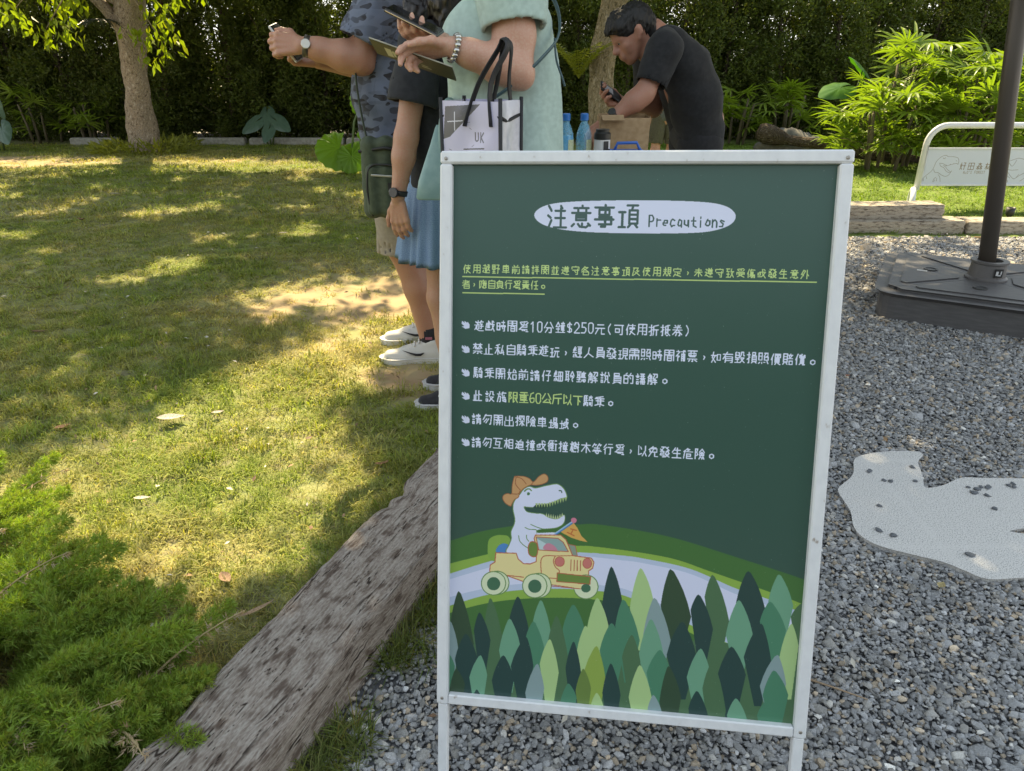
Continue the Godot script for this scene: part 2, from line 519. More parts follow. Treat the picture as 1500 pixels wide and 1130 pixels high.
	["F", "#c97a72", 1, 0, [214.3, 664.2, 213.4, 668.2, 210.7, 671.3, 207, 672.7, 203.1, 671.9, 200.3, 669.2, 199.2, 665.3, 200.1, 661.3, 202.7, 658.2, 206.5, 656.8, 210.3, 657.6, 213.2, 660.3]],
	["L", "#b7654a", 1, 1.2, [214.7, 664.2, 213.8, 668.4, 211, 671.7, 207, 673.1, 202.9, 672.3, 199.9, 669.4, 198.7, 665.3, 199.7, 661.1, 202.5, 657.8, 206.5, 656.4, 210.5, 657.2, 213.5, 660, 214.7, 664.2]],
	["F", "#c97a72", 1, 0, [260, 663.9, 259.2, 668.1, 256.7, 671.4, 253.2, 672.7, 249.6, 671.9, 246.9, 669, 245.9, 664.9, 246.7, 660.7, 249.1, 657.4, 252.6, 656.1, 256.2, 656.9, 258.9, 659.8]],
	["L", "#b7654a", 1, 1.2, [260.4, 663.8, 259.6, 668.3, 256.9, 671.7, 253.2, 673.2, 249.4, 672.3, 246.6, 669.3, 245.4, 664.9, 246.3, 660.5, 248.9, 657, 252.6, 655.6, 256.4, 656.5, 259.2, 659.5, 260.4, 663.8]],
	["L", "#b7654a", 0, 1.6, [225.7, 660.3, 225.9, 679]],
	["L", "#b7654a", 0, 1.6, [231.1, 660.4, 231.2, 678.6]],
	["L", "#b7654a", 0, 1.6, [236.4, 660.5, 236.5, 678.2]],
	["L", "#b7654a", 0, 1.6, [241.7, 660.6, 241.9, 677.8]],
	["F", "#d6dfbd", 1, 0, [272.5, 704.2, 270.1, 714.9, 263, 723.2, 252.9, 726.9, 242.6, 724.9, 234.8, 717.7, 231.7, 707.4, 234.1, 696.6, 241.3, 688.3, 251.4, 684.8, 261.7, 686.8, 269.4, 693.9]],
	["L", "#6b8f57", 1, 1.7, [272.5, 704.2, 270.1, 714.9, 263, 723.2, 252.9, 726.9, 242.6, 724.9, 234.8, 717.7, 231.7, 707.4, 234.1, 696.6, 241.3, 688.3, 251.4, 684.8, 261.7, 686.8, 269.4, 693.9, 272.5, 704.2]],
	["F", "#d6dfbd", 1, 0, [122, 708.8, 119.4, 719.5, 111.9, 727.7, 101.4, 731.4, 90.8, 729.4, 82.9, 722.3, 79.9, 712, 82.5, 701.3, 90.1, 693.1, 100.6, 689.5, 111.2, 691.5, 119, 698.6]],
	["L", "#6b8f57", 1, 1.7, [122, 708.8, 119.4, 719.5, 111.9, 727.7, 101.4, 731.4, 90.8, 729.4, 82.9, 722.3, 79.9, 712, 82.5, 701.3, 90.1, 693.1, 100.6, 689.5, 111.2, 691.5, 119, 698.6, 122, 708.8]],
	["F", "#d6dfbd", 1, 0, [194.1, 707.9, 191.5, 719, 183.9, 727.6, 173.3, 731.4, 162.5, 729.3, 154.4, 721.9, 151.2, 711.3, 153.9, 700.2, 161.5, 691.6, 172.2, 687.9, 182.9, 690, 190.9, 697.3]],
	["L", "#6b8f57", 1, 1.7, [194.1, 707.9, 191.5, 719, 183.9, 727.6, 173.3, 731.4, 162.5, 729.3, 154.4, 721.9, 151.2, 711.3, 153.9, 700.2, 161.5, 691.6, 172.2, 687.9, 182.9, 690, 190.9, 697.3, 194.1, 707.9]],
	["F", "#e4d69a", 0, 0, [202.7, 694.8, 245.1, 695.8, 244.5, 709.4, 194, 705.6]],
	["F", "#6f8a45", 0, 0, [203.5, 684.9, 259.3, 687.2, 258.6, 700.6, 202.9, 700.2]],
	["L", "#b7654a", 0, 1.6, [203.5, 684.9, 259.3, 687.2, 258.6, 700.6, 202.9, 700.2, 203.5, 684.9]],
	["L", "#b7654a", 0, 1.4, [194.1, 708.6, 243.4, 710]],
	["F", "#d6dfbd", 1, 0, [116.3, 709.9, 113.7, 720.6, 106.2, 728.9, 95.6, 732.6, 85, 730.6, 77.1, 723.5, 74.1, 713.2, 76.8, 702.5, 84.4, 694.2, 94.9, 690.7, 105.5, 692.7, 113.3, 699.7]],
	["L", "#6b8f57", 1, 1.7, [116.3, 709.9, 113.7, 720.6, 106.2, 728.9, 95.6, 732.6, 85, 730.6, 77.1, 723.5, 74.1, 713.2, 76.8, 702.5, 84.4, 694.2, 94.9, 690.7, 105.5, 692.7, 113.3, 699.7, 116.3, 709.9]],
	["F", "#456f55", 1, 0, [106.8, 711.4, 105.3, 717.5, 101.2, 722.2, 95.5, 724.2, 89.7, 723.1, 85.4, 719, 83.8, 713.2, 85.3, 707.1, 89.4, 702.4, 95.1, 700.4, 100.8, 701.5, 105.1, 705.6]],
	["F", "#d6dfbd", 1, 0, [186.7, 709, 184.2, 719.8, 176.8, 728.2, 166.5, 731.9, 156, 729.9, 148.2, 722.7, 145.1, 712.2, 147.7, 701.4, 155.1, 693, 165.4, 689.4, 175.9, 691.4, 183.6, 698.6]],
	["L", "#6b8f57", 1, 1.7, [186.7, 709, 184.2, 719.8, 176.8, 728.2, 166.5, 731.9, 156, 729.9, 148.2, 722.7, 145.1, 712.2, 147.7, 701.4, 155.1, 693, 165.4, 689.4, 175.9, 691.4, 183.6, 698.6, 186.7, 709]],
	["F", "#456f55", 1, 0, [177.3, 710.4, 175.9, 716.5, 171.9, 721.1, 166.3, 723.1, 160.6, 722, 156.3, 718, 154.7, 712.2, 156, 706.2, 160.1, 701.5, 165.7, 699.5, 171.4, 700.7, 175.6, 704.6]],
	["F", "#456f55", 1, 0, [260.2, 707.5, 259.3, 711.3, 256.4, 714.3, 252.5, 715.6, 248.5, 714.9, 245.4, 712.4, 244.2, 708.7, 245.2, 704.9, 248, 701.9, 252, 700.6, 256, 701.3, 259, 703.8]],
	["F", "#d9def4", 1, 0, [150, 94.1, 168.1, 81.4, 210.7, 75.4, 305.4, 72.9, 398.2, 74.4, 439.1, 79.8, 457, 91.9, 453.9, 106.1, 431.2, 116.6, 392.6, 121.6, 307.6, 123, 233.6, 121.8, 185.2, 117, 158, 107.8]],
	["L", "#b9cf7d", 0, 2.0, [36, 194.6, 583, 192.9]],
	["L", "#b9cf7d", 0, 2.0, [36.3, 220.5, 168.6, 220]],
	["F", "#d9def4", 0, 0, [35.7, 265.8, 40.3, 269.6, 39.1, 265.7, 43.7, 268.9, 44.8, 267.2, 48.3, 272.1, 47.8, 277.7, 41.5, 279, 34.7, 275.3, 39.2, 274.6, 34.6, 270.3]],
	["F", "#d9def4", 0, 0, [36.2, 305.4, 40.8, 309.2, 39.6, 305.3, 44.2, 308.5, 45.3, 306.8, 48.7, 311.7, 48.3, 317.4, 42, 318.7, 35.1, 315, 39.7, 314.3, 35.1, 309.9]],
	["F", "#d9def4", 0, 0, [36.6, 344.3, 41.2, 348, 40, 344.1, 44.6, 347.4, 45.7, 345.6, 49.2, 350.6, 48.7, 356.3, 42.5, 357.6, 35.5, 353.9, 40.1, 353.2, 35.5, 348.8]],
	["F", "#d9def4", 0, 0, [37, 382.9, 41.7, 386.7, 40.5, 382.7, 45.1, 386, 46.2, 384.2, 49.7, 389.2, 49.2, 394.9, 42.9, 396.4, 36, 392.6, 40.6, 391.9, 35.9, 387.5]],
	["F", "#d9def4", 0, 0, [37.5, 422.4, 42.1, 426.3, 40.9, 422.3, 45.6, 425.5, 46.7, 423.7, 50.2, 428.8, 49.7, 434.6, 43.4, 436, 36.4, 432.3, 41, 431.5, 36.4, 427.1]],
	["F", "#d9def4", 0, 0, [37.9, 461.2, 42.6, 465, 41.4, 461, 46, 464.3, 47.2, 462.5, 50.7, 467.5, 50.2, 473.4, 43.8, 474.9, 36.8, 471.1, 41.5, 470.3, 36.8, 465.9]],
	["F", "#2b4744", 0, 0, [293, 667.1, 295.7, 669.7, 300, 680.1, 304.1, 691.7, 307.9, 705.6, 311.5, 722.4, 303, 810.6, 294.8, 811.4, 279.8, 736.8, 281.9, 715.9, 284.4, 698.5, 287.3, 683.9, 290.6, 670.6]],
	["F", "#2b4744", 0, 0, [292.7, 667.1, 295.6, 669.7, 300.3, 680.1, 304.6, 691.7, 308.7, 705.5, 312.6, 722.3, 304, 810.6, 295.7, 811.3, 280.5, 736.8, 282.4, 715.9, 284.7, 698.5, 287.4, 683.9, 290.5, 670.7]],
	["F", "#abc98a", 0, 0, [340.6, 666.2, 344.1, 668.7, 349.5, 678.4, 354.6, 689.3, 359.3, 702.4, 363.8, 718.2, 353.6, 810, 343.9, 810.9, 326.1, 737, 328.4, 715.8, 331.2, 698.1, 334.4, 683.3, 338, 669.9]],
	["F", "#374f3a", 0, 0, [389.1, 664.2, 394.7, 667.9, 403.5, 682.9, 411.8, 699.7, 419.6, 719.8, 426.9, 744.3, 412.3, 820.6, 399.8, 821.8, 376.4, 728.9, 378.3, 709.5, 380.7, 693.4, 383.6, 679.8, 386.8, 667.5]],
	["F", "#2b4744", 0, 0, [512.6, 658.4, 517, 661.2, 524.1, 672.6, 530.7, 685.3, 537, 700.6, 543, 719.1, 530.7, 793.9, 519.2, 794.9, 496.8, 715.2, 499.3, 698.2, 502.3, 684.1, 505.8, 672.2, 509.7, 661.4]],
	["F", "#6fa184", 0, 0, [561, 660.5, 564.7, 662.8, 570.7, 672.5, 576.3, 683.2, 581.7, 696.1, 586.8, 711.7, 577.4, 785.7, 567.6, 786.6, 547.4, 707.2, 549.5, 693.3, 552.1, 681.6, 555.1, 671.8, 558.5, 662.9]],
	["F", "#4f7150", 0, 0, [456.8, 669.1, 461.2, 672.8, 468.5, 687.4, 475.3, 703.6, 481.9, 723.2, 488.1, 746.9, 477.8, 822.4, 468, 823.4, 446.5, 707.6, 448.1, 696.2, 450, 686.6, 452.3, 678.5, 454.9, 671.1]],
	["F", "#374f3a", 0, 0, [34.6, 730.5, 38.9, 734.9, 45.5, 752.5, 51.6, 772.1, 57.3, 795.7, 62.5, 824.2, 47.9, 904.7, 37.4, 905.8, 20.6, 790.8, 23.1, 772.8, 25.9, 757.7, 28.9, 745.1, 32.3, 733.6]],
	["F", "#2b4744", 0, 0, [436.3, 704.6, 440.2, 707.3, 446.5, 718.2, 452.4, 730.3, 458, 745, 463.3, 762.7, 453.9, 838.6, 444.8, 839.5, 425.2, 732.7, 427, 724.4, 429.2, 717.4, 431.6, 711.5, 434.3, 706.1]],
	["F", "#2b4744", 0, 0, [137.4, 731.6, 140.8, 734.8, 145.9, 747.5, 150.7, 761.7, 155.2, 778.7, 159.4, 799.2, 147.4, 878.3, 138.2, 879.2, 122.3, 782.1, 124.9, 767.1, 127.9, 754.5, 131.2, 743.9, 134.9, 734.3]],
	["F", "#8aa0a1", 0, 0, [365.6, 716.1, 370, 719.4, 377, 733, 383.6, 748.1, 389.9, 766.3, 395.8, 788.3, 382.6, 865.6, 371.3, 866.7, 350.3, 782.4, 352.7, 762.6, 355.6, 746, 359, 732.1, 362.8, 719.5]],
	["F", "#4f7150", 0, 0, [89.7, 738.3, 93, 741.3, 98, 753.6, 102.7, 767.2, 107.1, 783.6, 111.1, 803.5, 101.1, 882.8, 93.4, 883.5, 80.4, 789.8, 82, 774.4, 83.8, 761.5, 85.9, 750.7, 88.1, 740.9]],
	["F", "#abc98a", 0, 0, [271.5, 723.7, 274.6, 725.9, 279.5, 734.9, 284.1, 744.9, 288.3, 757, 292.3, 771.6, 281.8, 857.2, 272.6, 858, 256, 782.7, 258.5, 765.1, 261.6, 750.4, 265, 738, 268.8, 726.7]],
	["F", "#4d8467", 0, 0, [314.5, 722.9, 319, 726.2, 326.2, 739.3, 333, 753.9, 339.3, 771.5, 345.2, 792.8, 333.3, 870.4, 323, 871.4, 303.4, 770.6, 305.2, 756.3, 307.3, 744.5, 309.8, 734.5, 312.5, 725.4]],
	["F", "#6fa184", 0, 0, [501.1, 709, 504.7, 711.6, 510.7, 722.1, 516.2, 733.9, 521.5, 747.9, 526.6, 765, 515.5, 842.6, 504.8, 843.7, 484.2, 770.6, 486.8, 752.3, 490, 736.9, 493.8, 724, 498, 712.3]],
	["F", "#6fa184", 0, 0, [176.9, 735.2, 179.8, 738.1, 184.4, 749.5, 188.7, 762.2, 192.7, 777.5, 196.5, 796, 186.5, 874.5, 178.4, 875.3, 163.9, 778.6, 166.1, 765.7, 168.6, 754.9, 171.5, 745.8, 174.7, 737.5]],
	["F", "#4d8467", 0, 0, [549.9, 707.8, 554.2, 709.9, 560.9, 718.7, 567.2, 728.5, 573.1, 740.3, 578.7, 754.6, 568.4, 829.6, 558, 830.6, 536.5, 742.8, 538.6, 732.4, 541.2, 723.7, 544.2, 716.4, 547.5, 709.7]],
	["F", "#4f7150", 0, 0, [599.7, 706.8, 603.1, 708, 608.5, 713.4, 613.5, 719.4, 618.2, 726.6, 622.6, 735.5, 613.8, 809.7, 604.2, 810.6, 584.1, 731, 586.7, 723.9, 589.7, 717.9, 593.2, 712.8, 597, 708.2]],
	["F", "#4d8467", 0, 0, [231.9, 738.8, 235, 740.6, 239.7, 748.2, 244.2, 756.6, 248.3, 766.7, 252.1, 779, 240.9, 859, 231.5, 859.9, 215.2, 784.2, 218, 770.7, 221.3, 759.4, 225, 749.9, 229.1, 741.2]],
	["F", "#2b4744", 0, 0, [71.5, 766.1, 74.6, 768.4, 79.4, 777.6, 83.9, 788, 88, 800.4, 91.8, 815.4, 82, 895.1, 74.6, 895.8, 62.1, 799.6, 63.8, 789.6, 65.6, 781.3, 67.7, 774.2, 69.9, 767.8]],
	["F", "#4f7150", 0, 0, [204.2, 761, 207.7, 764.9, 213.2, 780.1, 218.3, 797, 223.1, 817.3, 227.6, 841.9, 216.4, 921.2, 207.3, 922.2, 190.4, 812.7, 192.8, 797.3, 195.5, 784.4, 198.5, 773.6, 201.9, 763.8]],
	["F", "#6fa184", 0, 0, [124, 773, 127.1, 775.3, 131.7, 784.3, 136, 794.3, 140, 806.4, 143.6, 821, 131.7, 909, 122.4, 909.9, 106.9, 832.6, 109.9, 814.8, 113.3, 800, 117.1, 787.5, 121.2, 776.2]],
	["F", "#6fa184", 0, 0, [361.8, 753.7, 365.2, 756.4, 370.6, 767.2, 375.6, 779.2, 380.3, 793.7, 384.8, 811.2, 373.5, 892.9, 363.3, 893.9, 344.5, 818.9, 347.3, 799.4, 350.7, 783.2, 354.5, 769.5, 358.8, 757.1]],
	["F", "#4d8467", 0, 0, [165.3, 774.4, 168.6, 776.9, 173.7, 787.3, 178.5, 798.8, 182.9, 812.6, 187.1, 829.3, 176.5, 908.7, 168.1, 909.5, 152.9, 803.9, 155.1, 795.1, 157.5, 787.8, 160.2, 781.6, 163.2, 776]],
	["F", "#8aa0a1", 0, 0, [20.6, 786.7, 22.8, 789, 26.2, 798.1, 29.4, 808.2, 32.3, 820.3, 34.9, 835, 26, 915.3, 19.5, 916, 8.9, 820.7, 11, 810.6, 13.3, 802.2, 15.9, 795, 18.7, 788.5]],
	["F", "#2b4744", 0, 0, [413, 754.1, 416.9, 756.8, 423.1, 768.1, 429, 780.7, 434.5, 795.8, 439.8, 814.1, 425.5, 891.7, 413.1, 892.9, 390.5, 814.7, 394.2, 796.6, 398.6, 781.6, 403.5, 768.9, 409.1, 757.3]],
	["F", "#4d8467", 0, 0, [297.3, 766.3, 300.8, 768.7, 306.2, 778.2, 311.2, 788.8, 315.9, 801.6, 320.3, 817.1, 308, 895.4, 297.7, 896.5, 279.1, 816.9, 282.1, 801.9, 285.7, 789.3, 289.8, 778.7, 294.2, 769]],
	["F", "#abc98a", 0, 0, [586.6, 742.4, 588.4, 744.1, 591.4, 751.2, 594.3, 759, 597.1, 768.5, 599.8, 779.8, 595.4, 874.4, 588, 875.2, 571.5, 801.9, 573.8, 784.1, 576.6, 769.3, 580, 756.8, 583.8, 745.5]],
	["F", "#2b4744", 0, 0, [539.5, 746.4, 542.3, 749.6, 547, 762.5, 551.4, 776.8, 555.8, 794, 560, 814.7, 548.5, 891.2, 537.4, 892.3, 515.1, 807.1, 519.1, 789.1, 523.8, 774, 529.2, 761.2, 535.2, 749.7]],
	["F", "#abc98a", 0, 0, [253.8, 774.9, 256, 776.3, 259.4, 782.1, 262.5, 788.6, 265.4, 796.3, 268.1, 805.8, 260.8, 900.2, 253.7, 900.9, 240.4, 824.5, 242.6, 809.7, 245.2, 797.3, 248.2, 786.9, 251.5, 777.5]],
	["F", "#2b4744", 0, 0, [48.4, 806.9, 51.9, 809.2, 57.3, 818.5, 62.2, 828.9, 66.7, 841.4, 70.8, 856.6, 56.2, 937.7, 45.7, 938.7, 29.2, 856.3, 32.6, 841.6, 36.4, 829.4, 40.7, 819, 45.3, 809.6]],
	["F", "#4f7150", 0, 0, [331.9, 784, 334.2, 786.2, 338, 795, 341.5, 804.7, 344.8, 816.4, 348, 830.6, 339.8, 908.5, 332.1, 909.3, 316.9, 825.5, 319.4, 813.2, 322.3, 802.9, 325.6, 794.2, 329.3, 786.3]],
	["F", "#2b4744", 0, 0, [153.7, 803.8, 155.7, 806.3, 158.9, 816.1, 161.9, 826.9, 164.7, 840, 167.3, 855.8, 154.4, 936, 144.4, 937, 127.8, 859.5, 132.3, 843, 137.5, 829.2, 143.2, 817.5, 149.4, 806.8]],
	["F", "#abc98a", 0, 0, [194, 804.3, 196.6, 807.1, 200.6, 818.3, 204.3, 830.8, 207.8, 845.8, 211.1, 863.9, 201.1, 943.7, 192.9, 944.5, 178, 850.7, 180.8, 836.9, 183.9, 825.3, 187.5, 815.6, 191.3, 806.8]],
	["F", "#2b4744", 0, 0, [234.8, 804.7, 236.9, 807.4, 240.2, 817.8, 243.4, 829.5, 246.4, 843.4, 249.2, 860.3, 241.8, 939.4, 235.1, 940.1, 222.3, 854.7, 224.4, 839.8, 226.8, 827.3, 229.6, 816.8, 232.6, 807.3]],
	["F", "#8fa84e", 0, 0, [273.9, 809.3, 276.4, 812.1, 280.4, 823.2, 284.2, 835.6, 287.8, 850.5, 291.2, 868.5, 279.9, 947.9, 270.4, 948.9, 253.1, 864, 256.7, 847.7, 260.7, 834.1, 265.3, 822.7, 270.4, 812.2]],
	["F", "#2b4744", 0, 0, [494.4, 790.5, 498.2, 792.7, 504.3, 801.6, 510.1, 811.6, 515.5, 823.6, 520.6, 838.2, 508, 927.6, 495.8, 928.9, 473, 854.7, 476.4, 835.6, 480.5, 819.7, 485.3, 806.2, 490.5, 794]],
	["F", "#6fa184", 0, 0, [445.5, 798.5, 448, 800.4, 452.1, 808.2, 455.9, 816.8, 459.6, 827.2, 463, 839.7, 453.5, 925.3, 443.9, 926.3, 425.4, 851.4, 428.7, 835.7, 432.6, 822.5, 437, 811.4, 442, 801.4]],
	["F", "#4d8467", 0, 0, [379.1, 806.9, 381.5, 808.1, 385.3, 813.2, 388.8, 819, 392.1, 825.9, 395.1, 834.2, 385.7, 924.3, 376.4, 925.2, 358.9, 849.7, 362.3, 837.1, 366.3, 826.5, 370.7, 817.5, 375.7, 809.3]],
	["F", "#4d8467", 0, 0, [17.9, 846.9, 19.7, 847.9, 22.4, 852, 24.9, 856.6, 27.2, 862.1, 29.3, 868.8, 22.6, 958.1, 17.5, 958.7, 9.4, 879.1, 10.9, 869.5, 12.6, 861.5, 14.5, 854.7, 16.5, 848.6]],
	["F", "#8aa0a1", 0, 0, [568.5, 798.3, 570.8, 800.6, 574.6, 809.9, 578.3, 820.2, 581.9, 832.7, 585.4, 847.7, 575.3, 928.5, 564.8, 929.6, 544, 855.7, 548, 838.7, 552.7, 824.4, 558.1, 812.4, 564.2, 801.4]],
	["F", "#6fa184", 0, 0, [74.6, 844.6, 76.5, 846.3, 79.4, 852.9, 82.1, 860.3, 84.6, 869.2, 86.9, 880, 76.3, 965.3, 68.3, 966.1, 55.4, 887.2, 58.8, 874.6, 62.6, 864, 66.8, 855.1, 71.4, 846.9]],
	["F", "#2b4744", 0, 0, [114.5, 840.9, 117.5, 842.9, 122.2, 850.9, 126.5, 859.9, 130.5, 870.7, 134.1, 883.8, 121.1, 966.9, 111.2, 967.9, 95, 889.6, 98.4, 875.2, 102.3, 863.1, 106.6, 852.9, 111.3, 843.6]],
	["F", "#4f7150", 0, 0, [465.5, 819.6, 469.2, 823.6, 475.3, 839.7, 481.2, 857.5, 486.8, 879, 492.3, 905, 482.6, 983.5, 473, 984.6, 451.9, 868.8, 454.1, 854.2, 456.7, 841.9, 459.7, 831.6, 463, 822.2]],
	["F", "#2b4744", 0, 0, [298.7, 838.5, 301.4, 841.1, 305.8, 851.6, 309.9, 863.4, 313.8, 877.4, 317.5, 894.5, 309.1, 973.9, 301.3, 974.7, 286.5, 893.5, 288.4, 877.1, 290.8, 863.4, 293.5, 851.8, 296.5, 841.4]],
	["F", "#8aa0a1", 0, 0, [174.1, 851, 176.1, 853.1, 179.1, 861.4, 181.8, 870.7, 184.5, 881.7, 186.9, 895.2, 176.8, 984.1, 168.5, 985, 154.2, 906.7, 157.6, 890.2, 161.6, 876.3, 166, 864.6, 170.8, 854]],
	["F", "#abc98a", 0, 0, [347.2, 837.1, 350.5, 839.7, 355.7, 850.3, 360.5, 862, 365.1, 876.1, 369.5, 893.3, 358.7, 972.5, 349, 973.6, 331.1, 897.1, 333.7, 879.2, 336.8, 864.3, 340.4, 851.7, 344.4, 840.3]],
	["F", "#374f3a", 0, 0, [394.4, 834.3, 397.9, 836.8, 403.4, 846.9, 408.6, 858.2, 413.5, 871.8, 418.2, 888.3, 409, 975.2, 399.9, 976.2, 382.5, 900.1, 384.3, 880.4, 386.5, 864, 389.2, 850.2, 392.2, 837.7]],
	["F", "#6b8443", 0, 0, [252.7, 852.6, 254.9, 854.2, 258.3, 860.7, 261.5, 867.9, 264.5, 876.6, 267.2, 887.2, 260.2, 970.9, 253.4, 971.6, 240.8, 893.9, 242.8, 881.6, 245.1, 871.4, 247.7, 862.7, 250.7, 854.8]],
	["F", "#374f3a", 0, 0, [31.3, 873.6, 33.9, 874.8, 37.8, 879.8, 41.3, 885.5, 44.6, 892.3, 47.6, 900.6, 38.1, 995, 31, 995.8, 19.7, 916, 21.8, 903.4, 24.1, 892.8, 26.6, 883.9, 29.4, 875.9]],
	["F", "#4d8467", 0, 0, [564.4, 826.1, 568.2, 827.9, 574.2, 835.5, 579.9, 844.1, 585.2, 854.4, 590.3, 867, 580.3, 944, 570.1, 945.2, 549.6, 871.1, 551.9, 857.7, 554.7, 846.6, 558, 837.1, 561.7, 828.5]],
	["F", "#4d8467", 0, 0, [228.1, 882, 230.4, 883.1, 234, 887.6, 237.3, 892.6, 240.3, 898.7, 243.1, 906.1, 235.4, 994.6, 228.3, 995.4, 215.4, 917.2, 217.5, 906.8, 220.1, 898, 222.9, 890.6, 226, 883.9]],
	["F", "#2b4744", 0, 0, [68.8, 909, 69.6, 909.3, 71, 910.8, 72.2, 912.4, 73.4, 914.4, 74.4, 916.8, 71.5, 997.8, 68.8, 998.1, 63.7, 917.9, 64.6, 915.3, 65.6, 913.1, 66.7, 911.2, 67.9, 909.5]],
	["F", "#2b4744", 0, 0, [443.1, 874.5, 446.2, 876.4, 451, 884.2, 455.5, 892.9, 459.7, 903.4, 463.8, 916.1, 456, 994.7, 447.9, 995.7, 431, 907.3, 432.9, 897.6, 435.3, 889.5, 438, 882.6, 441, 876.3]],
	["F", "#abc98a", 0, 0, [277, 894.4, 278.9, 895.5, 281.8, 899.9, 284.5, 904.8, 287, 910.7, 289.3, 917.9, 284.4, 997.5, 279.1, 998.1, 268.3, 915.9, 269.8, 909.6, 271.5, 904.3, 273.4, 899.7, 275.5, 895.6]],
	["F", "#8aa0a1", 0, 0, [371.9, 889, 374.3, 890.3, 378.2, 896.1, 381.8, 902.6, 385.1, 910.4, 388.3, 919.9, 383, 998.9, 376.9, 999.6, 363.8, 914.3, 365.1, 906.8, 366.7, 900.5, 368.5, 895.2, 370.5, 890.3]],
	["F", "#6fa184", 0, 0, [507.2, 881.4, 510.1, 883, 514.9, 889.7, 519.3, 897.3, 523.5, 906.4, 527.5, 917.4, 520.2, 995.6, 512, 996.6, 494.6, 912.8, 496.6, 903.5, 499.1, 895.7, 501.8, 889.1, 504.9, 883.1]],
	["F", "#4d8467", 0, 0, [557.3, 879.1, 560.5, 880.5, 565.7, 886.6, 570.5, 893.5, 575, 901.8, 579.2, 912, 571.1, 989.8, 562.1, 990.8, 543.1, 907.8, 545.4, 899.3, 548.2, 892.2, 551.3, 886.2, 554.8, 880.7]],
]
var print_lines := [
	["注意事項", [186.1, 97.5, 296.6, 98.2], 33, 3.6, "#3f5a55"],
	["Precautions", [331.7, 103.3, 437.6, 104.4], 16.8, 2.2, "#3f5a55"],
	["使用越野車前請詳閱並遵守各注意事項及使用規定，未遵守致受傷或發生意外", [42.6, 181.8, 565.8, 181.3], 12.8, 1.5, "#c3d98a"],
	["者，應自負行爲責任。", [41.2, 206.2, 166.4, 206.4], 12.8, 1.5, "#c3d98a"],
	["遊戲時間爲10分鐘$250元(可使用折抵券)", [63.8, 272.8, 395, 272.3], 16.2, 1.85, "#dfe5fa"],
	["禁止私自騎乘遊玩，經人員發現需照時間補票，如有毀損照價賠償。", [61.9, 310.8, 586.1, 312], 16.2, 1.85, "#dfe5fa"],
	["騎乘開始前請仔細聆聽解説員的講解。", [62.9, 350.7, 364.2, 351], 16.2, 1.85, "#dfe5fa"],
	["此設施", [63.1, 388.2, 102.7, 388.5], 16.2, 1.85, "#dfe5fa"],
	["限重60公斤以下", [122.6, 388.5, 227.5, 389.3], 16.2, 1.85, "#c3d98a"],
	["騎乘。", [245.1, 389.1, 280.6, 390.4], 16.2, 1.85, "#dfe5fa"],
	["請勿開出探險車場域。", [61.7, 427.7, 225.2, 428.8], 16.2, 1.85, "#dfe5fa"],
	["請勿互相追撞或衝撞樹木等行爲，以免發生危險。", [61.8, 466.5, 443.4, 468.7], 16.2, 1.85, "#dfe5fa"],
]
